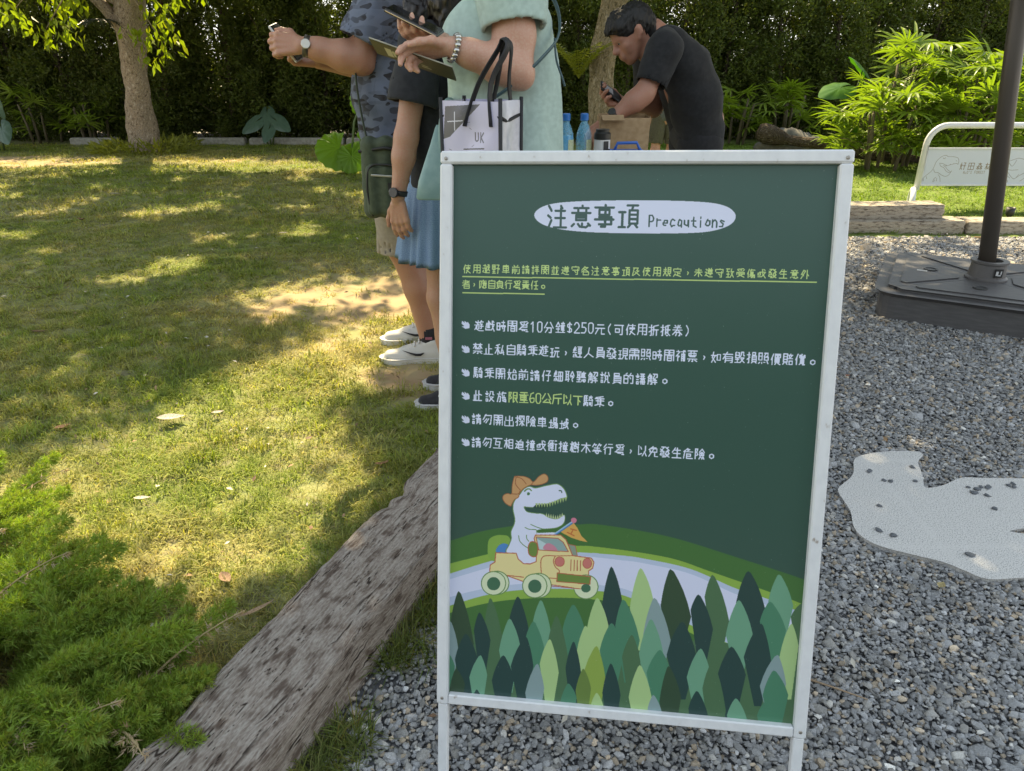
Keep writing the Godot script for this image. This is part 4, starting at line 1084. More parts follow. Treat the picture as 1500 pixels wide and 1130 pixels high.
func wood_mat(a: Color, b: Color, c: Color, seed_: int) -> StandardMaterial3D:
	# u runs with the grain: long streaks, weathered blotches, fine dark checks
	var streak := fbm(seed_, 1.0, 4)
	var blotch := fbm(seed_ + 1, 1.0, 4)
	var check := fbm(seed_ + 2, 1.0, 2)
	var w := 1024
	var h := 512
	var im := Image.create(w, h, false, Image.FORMAT_RGB8)
	var hm := Image.create(w, h, false, Image.FORMAT_RGB8)
	for y in h:
		for x in w:
			var u := x / 1024.0 * 1.75                  # metres along
			var v := y / 512.0 * 0.72                   # metres round
			var warp := blotch.get_noise_2d(u * 5.0, v * 9.0) * 0.006
			var st := streak.get_noise_2d(u * 15.0, (v + warp) * 150.0)
			var bl := blotch.get_noise_2d(u * 13.0 + 40.0, v * 24.0)
			var ck := absf(check.get_noise_2d(u * 3.2 + 9.0, (v + warp * 1.3) * 48.0))
			var fine := check.get_noise_2d(u * 70.0 + 3.0, (v + warp) * 420.0)
			var col := a.lerp(b, clampf(0.5 + st * 0.7 + bl * 0.35 + fine * 0.55, 0.0, 1.0))
			col = col.lerp(c, clampf(bl * -1.6 - 0.26 - st * 0.5, 0.0, 0.6))
			var crack := smoothstep(0.05, 0.012, ck) * clampf(blotch.get_noise_2d(u * 4.0 - 20.0, v * 20.0) * 3.0 + 0.6, 0.0, 1.0)
			col = col.lerp(c.darkened(0.45), crack * 0.85)
			im.set_pixel(x, y, col)
			var hh := clampf(0.65 + st * 0.25 + fine * 0.2 - crack * 0.6, 0.0, 1.0)
			hm.set_pixel(x, y, Color(hh, hh, hh))
	var m := StandardMaterial3D.new()
	m.albedo_texture = ImageTexture.create_from_image(im)
	m.uv1_scale = Vector3(1.0 / 1.75, 1.0 / 0.72, 1)
	m.roughness = 0.92
	m.metallic_specular = 0.22
	m.heightmap_enabled = true
	m.heightmap_texture = ImageTexture.create_from_image(hm)
	m.heightmap_scale = 0.5
	return m

func build_timbers() -> void:
	var m := wood_mat(lin(0.195, 0.155, 0.128), lin(0.38, 0.34, 0.30), lin(0.075, 0.053, 0.042), 200)
	var d := Vector3(-0.36, 0, 0.933).normalized()
	var start := Vector3((-0.80 + 1.99 * 0.36) / 0.933, -0.02, -1.99)
	var o := part(self, "timber_edging", timber(1.75, 0.205, 0.15, 5, [[0.38, -1, 0.05, 0.03], [0.45, -1, 0.04, 0.02], [0.20, 1, 0.05, 0.025], [0.85, 1, 0.10, 0.014], [1.2, -1, 0.06, 0.012]]), m)
	o.position = start
	o.rotation.y = atan2(-d.z, d.x)
	tag(o, "long weathered grey timber lying between lawn and gravel", "timber")
	var m2 := wood_mat(lin(0.34, 0.30, 0.25), lin(0.50, 0.45, 0.37), lin(0.10, 0.078, 0.06), 230)
	o = part(self, "timber_edging", timber(1.5, 0.20, 0.115, 9), m2)
	o.position = Vector3(2.0, -0.015, -5.62)
	tag(o, "lower weathered timber under another one at the far gravel edge", "timber")
	o = part(self, "timber_edging", timber(1.32, 0.21, 0.11, 10), m2)
	o.position = Vector3(2.05, 0.094, -5.66)
	o.rotation.y = 0.05
	tag(o, "upper pale weathered timber stacked at the far gravel edge", "timber")
	o = part(self, "timber_edging", timber(2.4, 0.20, 0.12, 11), m2)
	o.position = Vector3(3.52, -0.02, -5.60)
	o.rotation.y = -0.02
	tag(o, "low weathered timber edging behind the parasol pole", "timber")

func build_slab() -> void:
	var pts := [[1.131, -2.028], [1.184, -2.061], [1.266, -2.080], [1.366, -2.075], [1.322, -2.018], [1.294, -1.938], [1.265, -1.870], [1.281, -1.854], [1.335, -1.870], [1.413, -1.912], [1.467, -1.912], [1.607, -1.908], [1.74, -1.90], [1.80, -1.85], [1.77, -1.78], [1.60, -1.70], [1.445, -1.660], [1.378, -1.640], [1.418, -1.620], [1.56, -1.60], [1.66, -1.55], [1.66, -1.48], [1.55, -1.44], [1.42, -1.445], [1.305, -1.447], [1.204, -1.441], [1.167, -1.472], [1.130, -1.507], [1.066, -1.538], [1.007, -1.568], [0.975, -1.600], [0.966, -1.653], [0.991, -1.738], [0.997, -1.830], [1.013, -1.862], [1.066, -1.912], [1.097, -1.955]]
	var vs := []
	for p in pts:
		vs.append(Vector2(p[0], p[1]))
	var mb := MB.new()
	mb.slab(closed(vs, 4), -0.02, 0.016, 0.006)
	var m := StandardMaterial3D.new()
	m.albedo_texture = noise_tex(301, 0.10, [0.2, 0.32, 0.5, 0.8], [lin(0.16, 0.165, 0.17), lin(0.54, 0.525, 0.505), lin(0.65, 0.635, 0.615), lin(0.73, 0.715, 0.695)], 1024, 5)
	m.uv1_triplanar = true
	m.uv1_world_triplanar = true
	m.uv1_scale = Vector3.ONE * 2.2
	m.roughness = 0.9
	m.heightmap_enabled = true
	m.heightmap_texture = bump_tex(302, 0.12, 512, 4)
	m.heightmap_scale = 0.12
	var o := part(self, "stepping_stone", mb.make(false), m)
	tag(o, "pale speckled concrete stepping stone set into the gravel", "paving stone")
	# loose chips lying on it
	rng.seed = 91
	var pm := mat(lin(0.13, 0.14, 0.155), 0.8)
	var spots := [[1.14, -1.955], [1.29, -1.98], [1.16, -1.90], [1.18, -1.895], [1.255, -1.895], [1.08, -1.76], [1.02, -1.64], [1.05, -1.615], [1.40, -1.86], [1.42, -1.85], [1.44, -1.862], [1.40, -1.83], [1.46, -1.86], [1.43, -1.815], [1.53, -1.87], [1.55, -1.88], [1.60, -1.865], [1.41, -1.745], [1.21, -1.53], [1.54, -1.86]]
	for i in spots.size():
		var c := part(self, "gravel_chip", pebble(i % 6 + 1), pm)
		var r := rng.randf_range(0.006, 0.0105)
		c.position = Vector3(spots[i][0], 0.019, spots[i][1])
		c.rotation.y = rng.randf() * TAU
		c.scale = Vector3(r * 1.3, r * 0.7, r)
		tag(c, "loose dark gravel chip lying on the pale stepping stone", "stone", "loose chips on the stepping stone")
# ------------------------------------------------------------------ the notice board: a leaning A-frame
func build_sign() -> void:
	var base := Vector3(0.19, 0, -1.14)
	var t := thing("notice_board", "white framed green A-frame notice board with cartoon dinosaur print and white lettering", "sign", base)
	var bas := Basis(Vector3(0.99117, 0.01733, 0.13143), Vector3(0.02058, 0.95928, -0.28169), Vector3(-0.13096, 0.28191, 0.95046)).orthonormalized()
	var top := Vector3(0.19538, 1.08, -1.13534) - base
	var W := 0.62
	var L := 0.935
	var R := 0.0195
	var paint := StandardMaterial3D.new()
	paint.albedo_texture = noise_tex(501, 0.03, [0.06, 0.13, 0.20, 0.8], [lin(0.30, 0.24, 0.19), lin(0.62, 0.61, 0.60), lin(0.72, 0.73, 0.745), lin(0.78, 0.79, 0.80)], 1024, 6)
	paint.uv1_triplanar = true
	paint.uv1_scale = Vector3(1.3, 0.83, 1.1)
	paint.roughness = 0.5
	paint.heightmap_enabled = true
	paint.heightmap_texture = bump_tex(502, 0.02, 512, 4)
	paint.heightmap_scale = 0.06
	var put := func(called: String, mb: MB, m: Material) -> MeshInstance3D:
		var o := part(t, called, mb.make(false), m)
		o.transform = Transform3D(bas, top)
		return o
	# printed panel: front face carries the print
	var mb := MB.new()
	var x0 := -W / 2 + 0.012
	var x1 := x0 + 0.596
	var y0 := -0.012
	var y1 := y0 - 0.912
	var zf := -0.005
	var q := [Vector3(x0, y1, zf), Vector3(x1, y1, zf), Vector3(x1, y0, zf), Vector3(x0, y0, zf)]
	var uvs := [Vector2(0, 1), Vector2(1, 1), Vector2(1, 0), Vector2(0, 0)]
	for i in 4:
		mb.vert(q[i], uvs[i])
	mb.quad(0, 1, 2, 3)
	var pm := StandardMaterial3D.new()
	pm.albedo_texture = notice_print()
	pm.roughness = 0.3
	pm.heightmap_enabled = true
	pm.heightmap_texture = bump_tex(510, 0.006, 512, 3)
	pm.heightmap_scale = 0.05
	put.call("printed_panel", mb, pm)
	mb = MB.new()
	mb.box(Vector3(0, -L / 2, -0.0085), Vector3(0.598, 0.914, 0.006), 0.0005)
	put.call("backing_board", mb, mat(lin(0.34, 0.31, 0.27), 0.8))
	mb = MB.new()
	mb.box(Vector3(0, -R * 0.5, -0.002), Vector3(W, R, 0.019), 0.003)
	put.call("top_rail", mb, paint)
	mb = MB.new()
	mb.box(Vector3(0, -L + R * 0.46, -0.0025), Vector3(W - 2 * R - 0.001, R * 0.92, 0.018), 0.002)
	put.call("bottom_rail", mb, paint)
	for s in [-1.0, 1.0]:
		mb = MB.new()
		mb.box(Vector3(s * (W - R) / 2, -(L + R) / 2 - 0.0005, -0.0015), Vector3(R, L - R, 0.0185), 0.0025)
		put.call("side_rail", mb, paint)
		mb = MB.new()
		mb.box(Vector3(s * (W - R) / 2 - s * 0.001, -L - 0.0965, -0.003), Vector3(R * 0.88, 0.192, 0.017), 0.002)
		put.call("leg", mb, paint)
		# rear leaf
		mb = MB.new()
		var a := top + bas * Vector3(s * (W / 2 - 0.055), -0.03, -0.022)
		var b := Vector3(a.x, 0.0, a.z - 0.32)
		var up := (a - b).normalized()
		var side := bas.x
		mb.box((a + b) / 2, Vector3(0.017, (a - b).length(), 0.017), 0.002, Basis(side, up, side.cross(up)).orthonormalized())
		part(t, "rear_leg", mb.make(false), paint)
	mb = MB.new()
	var c := top + bas * Vector3(0, -0.03, -0.022)
	mb.box(Vector3(c.x, 0.30, c.z - 0.232), Vector3(W - 0.13, 0.018, 0.014), 0.002, Basis(Vector3.UP, -0.13))
	part(t, "rear_crossbar", mb.make(false), paint)
	for s in [-1.0, 1.0]:
		mb = MB.new()
		mb.lathe([Vector2(0.003, 0), Vector2(0.003, 0.0012), Vector2(0.0015, 0.0018)], 8)
		for k in 2:
			var o := part(t, "screw", mb.make(), mat(lin(0.4, 0.37, 0.33), 0.5, 0.8))
			o.transform = Transform3D(bas * Basis(Vector3.RIGHT, PI / 2), top + bas * Vector3(s * (W / 2 - R / 2), -0.012 if k == 0 else -L + 0.012, 0.0074))
# ------------------------------------------------------------------ vegetation
func leaf(mb: MB, p: Vector3, d: Vector3, n: Vector3, l: float, w: float) -> void:
	var side := d.cross(n).normalized() * w * 0.5
	var s := mb.v.size()
	var mid := p + d * l * 0.45 + n * w * 0.12
	mb.vert(p)
	mb.vert(mid - side)
	mb.vert(p + d * l - n * l * 0.10)
	mb.vert(mid + side)
	mb.tri(s, s + 1, s + 2)
	mb.tri(s, s + 2, s + 3)

func rdir() -> Vector3:
	var z := rng.randf_range(-1.0, 1.0)
	var a := rng.randf() * TAU
	var r := sqrt(1.0 - z * z)
	return Vector3(cos(a) * r, z, sin(a) * r)

func leaf_mat(c: Color, back: Color, rough := 0.5) -> StandardMaterial3D:
	var m := StandardMaterial3D.new()
	m.albedo_color = c
	m.vertex_color_use_as_albedo = true
	m.roughness = rough
	m.metallic_specular = 0.4
	m.backlight_enabled = true
	m.backlight = back
	return m

func bark_mat(a: Color, b: Color, seed_: int) -> StandardMaterial3D:
	var m := StandardMaterial3D.new()
	m.albedo_texture = noise_tex(seed_, 0.02, [0.2, 0.4, 0.6, 0.8], [b, a, a.lerp(b, 0.5), a.lightened(0.15)], 512, 5)
	m.uv1_scale = Vector3(1.2, 2.0, 1)
	m.roughness = 0.95
	m.metallic_specular = 0.2
	m.heightmap_enabled = true
	m.heightmap_texture = bump_tex(seed_ + 1, 0.03, 512, 5)
	m.heightmap_scale = 2.0
	return m

# where the photograph's ground lies in the sun (a crown keeps a gap there)
var n_dapple := fbm(91, 0.75, 2)
func open_to_sun(p: Vector3) -> bool:
	var x := p.x - p.y * SUN.x / SUN.y
	var z := p.z - p.y * SUN.z / SUN.y
	var poly := PackedVector2Array([Vector2(-1.75, -1.59), Vector2(-1.60, -1.77), Vector2(-1.47, -2.03), Vector2(-1.34, -2.41), Vector2(-1.22, -2.70), Vector2(-1.02, -3.10), Vector2(-0.70, -3.62), Vector2(-0.42, -3.52), Vector2(-0.52, -2.84), Vector2(-0.64, -2.44), Vector2(-0.56, -2.12), Vector2(-0.38, -1.99), Vector2(-0.38, -1.75), Vector2(-0.50, -1.55), Vector2(-0.58, -1.40), Vector2(-0.70, -1.30), Vector2(-0.87, -1.38), Vector2(-1.10, -1.45), Vector2(-1.12, -1.2), Vector2(-1.3, -1.05)])
	if Geometry2D.is_point_in_polygon(Vector2(x, z), poly):
		return true
	if Vector2((x + 0.9) / 0.6, (z + 3.85) / 0.55).length() < 1.0 and n_dapple.get_noise_2d(x * 3.0, z * 3.0) > -0.1:
		return true
	if x < 1.0 and z < -9.0 and z > -10.4:
		return true
	if x > 2.6 and z < -7.2 and z > -9.6:
		return true
	if x > 1.8 and z < -4.55 and z > -5.5 and n_dapple.get_noise_2d(x * 2.0, z * 2.0) > 0.05:
		return true
	if x < -0.6 and z < -3.0 and n_dapple.get_noise_2d(x * 1.6 + 9.0, z * 1.6) > 0.36:
		return true
	return false

func branchy_tree(called: String, label: String, at: Vector3, trunk_pts: Array, trunk_r: Array, limbs: Array, crown_c: Vector3, crown_r: Vector3, clumps: int, leaves: int, size: float, bark: Material, lm: Material, seed_: int, gaps: bool, shade_spots: Array) -> Node3D:
	rng.seed = seed_
	var t := thing(called, label, "tree", at)
	var mb := MB.new()
	var path := bent(trunk_pts, 8)
	var radii := []
	var nn := fbm(seed_, 3.0, 3)
	for i in path.size():
		var f := float(i) / (path.size() - 1) * (trunk_r.size() - 1)
		radii.append(lerpf(trunk_r[int(f)], trunk_r[mini(int(f) + 1, trunk_r.size() - 1)], f - int(f)))
	mb.tube(path, radii, 22)
	for i in mb.v.size():
		var p := mb.v[i]
		mb.v[i] += Vector3(p.x - path[0].x, 0, p.z - path[0].z).normalized() * nn.get_noise_3d(p.x * 2.0, p.y * 0.8, p.z * 2.0) * 0.05
	part(t, "trunk", mb.make(), bark)
	var ends := []
	for l in limbs:
		mb = MB.new()
		var pp := bent(l[0], 5)
		var rr := []
		for i in pp.size():
			rr.append(lerpf(l[1], l[1] * 0.25, float(i) / pp.size()))
		mb.tube(pp, rr, 9)
		part(t, "limb", mb.make(), bark)
		ends.append(pp[-1])
		ends.append(pp[pp.size() / 2])
	mb = MB.new()
	var made := 0
	var tries := 0
	while made < clumps and tries < clumps * 6:
		tries += 1
		var d := rdir() * pow(rng.randf(), 0.38)
		var c := crown_c + d * crown_r
		if gaps and open_to_sun(at + c):
			continue
		made += 1
		var tone := rng.randf_range(0.7, 1.35)
		for k in leaves:
			var p := c + rdir() * 0.34 * pow(rng.randf(), 0.5)
			if gaps and open_to_sun(at + p) and rng.randf() < 0.85:
				continue
			var dd := (rdir() + Vector3(0, -0.5, 0) + d * 0.5).normalized()
			var v := tone * rng.randf_range(0.8, 1.2)
			mb.tint = Color(v * rng.randf_range(0.85, 1.2), v, v * 0.9)
			leaf(mb, p, dd, rdir().cross(dd).normalized(), size * rng.randf_range(0.7, 1.2), size * 0.42)
	for q in shade_spots:                               # [x0, x1, z0, z1 of ground shaded by foliage added for it, clumps]
		for i in int(q[4]):
			var hgt := crown_c.y + rng.randf_range(-0.8, 0.9)
			var c := Vector3(rng.randf_range(q[0], q[1]), 0, rng.randf_range(q[2], q[3])) + Vector3(SUN.x / SUN.y * hgt, hgt, SUN.z / SUN.y * hgt)
			if open_to_sun(c):
				continue
			var tone := rng.randf_range(0.7, 1.35)
			for k in leaves:
				var p := c + rdir() * 0.30 * pow(rng.randf(), 0.5)
				if open_to_sun(p):
					continue
				var dd := (rdir() + Vector3(0, -0.5, 0)).normalized()
				var v := tone * rng.randf_range(0.8, 1.2)
				mb.tint = Color(v * rng.randf_range(0.85, 1.2), v, v * 0.9)
				leaf(mb, p - at, dd, rdir().cross(dd).normalized(), size * rng.randf_range(0.7, 1.2), size * 0.42)
	part(t, "crown", mb.make(false), lm)
	return t

func hedge_meshes(seed_: int) -> Array:
	rng.seed = seed_
	var w := MB.new()
	var stem := [Vector3(rng.randf_range(-0.1, 0.1), -0.05, 0), Vector3(rng.randf_range(-0.08, 0.08), 0.8, rng.randf_range(-0.1, 0.1)), Vector3(rng.randf_range(-0.2, 0.2), 2.0, 0), Vector3(rng.randf_range(-0.2, 0.2), 3.2, 0)]
	var path := bent(stem, 5)
	w.tube(path, [0.055, 0.05, 0.05, 0.045, 0.045, 0.04, 0.04, 0.035, 0.035, 0.03, 0.03, 0.025, 0.02, 0.015, 0.012, 0.008], 8)
	for i in 12:
		var p: Vector3 = path[2 + i]
		var d := rdir()
		d.y = absf(d.y) * 0.8 + 0.25
		w.tube([p, p + d * 0.3, p + d * 0.62 + Vector3.UP * 0.12], [0.02, 0.012, 0.005], 5)
	var m := MB.new()
	for c in 250:
		var h := 0.13 + 2.75 * pow(rng.randf(), 1.3)
		var wide := 0.62 * (1.0 - smoothstep(1.5, 2.8, h) * 0.5) * smoothstep(-0.2, 0.6, h)
		var a := rng.randf() * TAU
		var r := wide * sqrt(rng.randf_range(0.08, 1.0))
		var o := Vector3(cos(a) * r, h, sin(a) * r * 0.9)
		var out := (Vector3(cos(a), 0.55, sin(a)) + rdir() * 0.5).normalized()
		var tone := rng.randf_range(0.6, 1.4)
		for k in 74:
			var p := o + out * rng.randf_range(-0.08, 0.24) + rdir() * 0.17 * sqrt(rng.randf())
			var v := tone * rng.randf_range(0.75, 1.25)
			m.tint = Color(v * rng.randf_range(0.85, 1.15), v, v)
			var dd := (out + rdir() * 1.1).normalized()
			leaf(m, p, dd, rdir().cross(dd).normalized(), rng.randf_range(0.050, 0.09), rng.randf_range(0.022, 0.034))
	return [w.make(), m.make(false)]

func build_hedge() -> void:
	var bark := bark_mat(lin(0.13, 0.10, 0.075), lin(0.05, 0.04, 0.03), 600)
	var lm := leaf_mat(lin(0.125, 0.16, 0.038), lin(0.95, 1.0, 0.28), 0.45)
	var kinds := []
	for k in 5:
		kinds.append(hedge_meshes(700 + k))
	rng.seed = 33
	for row in 3:
		for i in 30:
			var x := -12.6 + i * 0.86 + row * 0.4 + rng.randf_range(-0.12, 0.12)
			var z := -12.95 - row * 0.95 + rng.randf_range(-0.12, 0.12)
			if x > 2.0:
				z -= minf((x - 2.0) * 0.10, 0.7)
			var t := thing("hedge_tree", "tall small leaved hedge tree in the dark row behind the lawn", "tree", Vector3(x, -0.02, z), rng.randf() * TAU, "hedge trees along the far edge of the lawn")
			var s := rng.randf_range(0.92, 1.10)
			t.scale = Vector3(1.0, s if row < 2 else s * 0.45, 1.0)
			var k: Array = kinds[rng.randi() % kinds.size()]
			part(t, "trunk", k[0], bark)
			part(t, "crown", k[1], lm)
	# unseen hedge row added behind the viewer, so the glossy notice board mirrors it darker
	for i in 13:
		var t := thing("hedge_tree", "added tall hedge tree behind the viewer, outside the picture", "tree", Vector3(-8.4 + i * 1.25, -0.02, 6.6 + rng.randf_range(-0.2, 0.2)), rng.randf() * TAU, "added hedge trees behind the viewer")
		t.scale = Vector3(1.25, 1.15, 1.25)
		var k: Array = kinds[i % kinds.size()]
		part(t, "trunk", k[0], bark)
		part(t, "crown", k[1], lm)

func fan_frond(seed_: int, leaflets: int, length: float, width: float, arc: float) -> ArrayMesh:
	rng.seed = seed_
	var mb := MB.new()
	for i in leaflets:
		var f := (i + 0.5) / leaflets - 0.5
		var a := f * arc + rng.randfn(0, 0.04)
		var d := Vector3(sin(a), 0, cos(a))
		var side := Vector3(cos(a), 0, -sin(a))
		var l := length * (1.0 - absf(f) * 0.35) * rng.randf_range(0.85, 1.1)
		var v := rng.randf_range(0.8, 1.2)
		mb.tint = Color(v, v, v)
		var droop := rng.randf_range(0.15, 0.5)
		var s := mb.v.size()
		for k in 5:
			var t := k / 4.0
			var w: float = width * [0.35, 0.9, 1.0, 0.75, 0.12][k]
			var p := d * l * t * (1.0 - droop * t * t * 0.25) + Vector3.UP * (0.12 * t - droop * t * t) * l
			mb.vert(p - side * w)
			mb.vert(p - Vector3.UP * w * 0.45)
			mb.vert(p + side * w)
		for k in 4:
			var q := s + k * 3
			mb.quad(q, q + 1, q + 4, q + 3)
			mb.quad(q + 1, q + 2, q + 5, q + 4)
	return mb.make(false)

func fan_palm(label: String, at: Vector3, height: float, spread: float, n: int, lm: Material, fronds: Array, seed_: int, group := "") -> void:
	rng.seed = seed_
	var t := thing("fan_palm", label, "palm", at, 0.0, group)
	var stem_m := mat(lin(0.12, 0.10, 0.06), 0.9)
	for i in 5:
		var b := Vector3(rng.randf_range(-0.35, 0.35), 0, rng.randf_range(-0.35, 0.35)) * spread
		var mb := MB.new()
		mb.tube([b, b * 1.2 + Vector3.UP * height * 0.4, b * 1.5 + Vector3.UP * height * rng.randf_range(0.6, 0.85)], [0.022, 0.02, 0.014], 7)
		part(t, "stem", mb.make(), stem_m)
	for i in n:
		var a := rng.randf() * TAU
		var h := height * rng.randf_range(0.18, 0.95)
		var r := spread * (0.35 + 0.75 * rng.randf()) * sqrt(maxf(0.1, 1.0 - pow(h / height, 3.0) * 0.8))
		var p := Vector3(cos(a) * r * 0.45, h * 0.85, sin(a) * r * 0.45)
		var tip := Vector3(cos(a) * r, h + 0.05, sin(a) * r)
		var mb := MB.new()
		mb.tube([p, p.lerp(tip, 0.5) + Vector3.UP * 0.05, tip], [0.006, 0.005, 0.004], 5)
		part(t, "stalk", mb.make(), stem_m)
		var o := part(t, "frond", fronds[rng.randi() % fronds.size()], lm)
		var d := (Vector3(cos(a) * 0.75, rng.randf_range(-0.1, 1.0), sin(a) * 0.75) + rdir() * 0.25).normalized()
		var sx := Vector3.UP.cross(d).normalized()
		o.transform = Transform3D(Basis(sx, d.cross(sx), d).scaled_local(Vector3.ONE * rng.randf_range(0.8, 1.2)), tip)

func big_leaf(w: float, l: float, pleats: int, notch: float, ruffle: float) -> ArrayMesh:    # lies along +z from the stalk at the origin
	var mb := MB.new()
	var nr := 7
	var na := 40
	for r in nr + 1:
		for i in na + 1:
			var a := (float(i) / na - 0.5) * TAU * (1.0 - notch)
			var f := float(r) / nr
			var tip := 1.0 + 0.35 * pow(maxf(0.0, cos(a)), 6.0) * (1.0 - ruffle)
			var p := Vector3(sin(a) * w * f, 0.0, cos(a) * l * f * tip)
			p.y = (sin(a * pleats) * 0.035 * f * (0.3 + ruffle) - f * f * 0.18 + 0.05 * f) * w * 1.6
			mb.vert(p, Vector2(i, r))
	for r in nr:
		for i in na:
			var q := r * (na + 1) + i
			mb.quad(q, q + na + 1, q + na + 2, q + 1)
	return mb.make()

func broad_plant(called: String, label: String, at: Vector3, leaves: Array, mesh: Mesh, lm: Material, category := "plant") -> void:
	var t := thing(called, label, category, at)
	var sm := mat(lin(0.10, 0.15, 0.05), 0.6)
	for q in leaves:                                  # [tip point, facing direction of the blade's length, up, scale]
		var tip: Vector3 = q[0]
		var mb := MB.new()
		mb.tube([Vector3(tip.x * 0.15, -0.02, tip.z * 0.15), Vector3(tip.x * 0.6, tip.y * 0.75, tip.z * 0.6), tip], [0.016, 0.012, 0.008], 7)
		part(t, "stalk", mb.make(), sm)
		var o := part(t, "leaf_blade", mesh, lm)
		var d: Vector3 = q[1].normalized()
		var up: Vector3 = q[2]
		var sx := up.cross(d).normalized()
		o.transform = Transform3D(Basis(sx, d.cross(sx), d).scaled_local(Vector3.ONE * float(q[3])), tip)

# one foxtail plume: a curved stem set with needles, along +z
func plume(seed_: int, length: float, fat: float, needles: int, rise: float) -> ArrayMesh:
	rng.seed = seed_
	var mb := MB.new()
	mb.tint = Color(1.0, 1.0, 0.8)
	var path := []
	for i in 9:
		var f := i / 8.0
		path.append(Vector3(sin(f * 2.2 + seed_) * 0.02 * f, (sin(f * PI * 0.62) * rise), f * length))
	mb.tube(path, [0.0032, 0.003, 0.0028, 0.0026, 0.0022, 0.002, 0.0016, 0.0012, 0.0008], 5)
	# needles stand out all round the stem, in little bunches, so that the plume is a soft round tail
	var bunches := int(needles / 8.0)
	for j in bunches:
		var f := float(j) / bunches
		var k := mini(7, int(f * 8))
		var c: Vector3 = path[k].lerp(path[k + 1], f * 8 - k)
		var ax: Vector3 = (path[k + 1] - path[k]).normalized()
		var a := rng.randf() * TAU
		var s1 := ax.cross(Vector3.UP).normalized()
		var out := (s1 * cos(a) + s1.cross(ax) * sin(a) + ax * 0.35).normalized()
		var thick := fat * minf(1.0, 0.45 + f * 4.0) * sqrt(maxf(0.0, 1.0 - pow(maxf(0.0, f - 0.72) / 0.28, 2.0) * 0.85))
		var sl := thick * sqrt(rng.randf_range(0.25, 1.0))
		var tone := rng.randf_range(0.55, 1.4)
		for n in 8:
			var p := c + out * sl * rng.randf_range(0.35, 1.0) + rdir() * 0.003
			var d := (out * 0.9 + ax * 0.35 + rdir() * 0.9).normalized()
			var v := tone * rng.randf_range(0.85, 1.15)
			mb.tint = Color(v * (0.95 + 0.3 * f), v, v * 0.8)
			var l := rng.randf_range(0.009, 0.016)
			var wd := d.cross(rdir()).normalized() * 0.0012
			var s := mb.v.size()
			mb.vert(p - wd)
			mb.vert(p + wd)
			mb.vert(p + d * l)
			mb.tri(s, s + 1, s + 2)
	return mb.make(false)

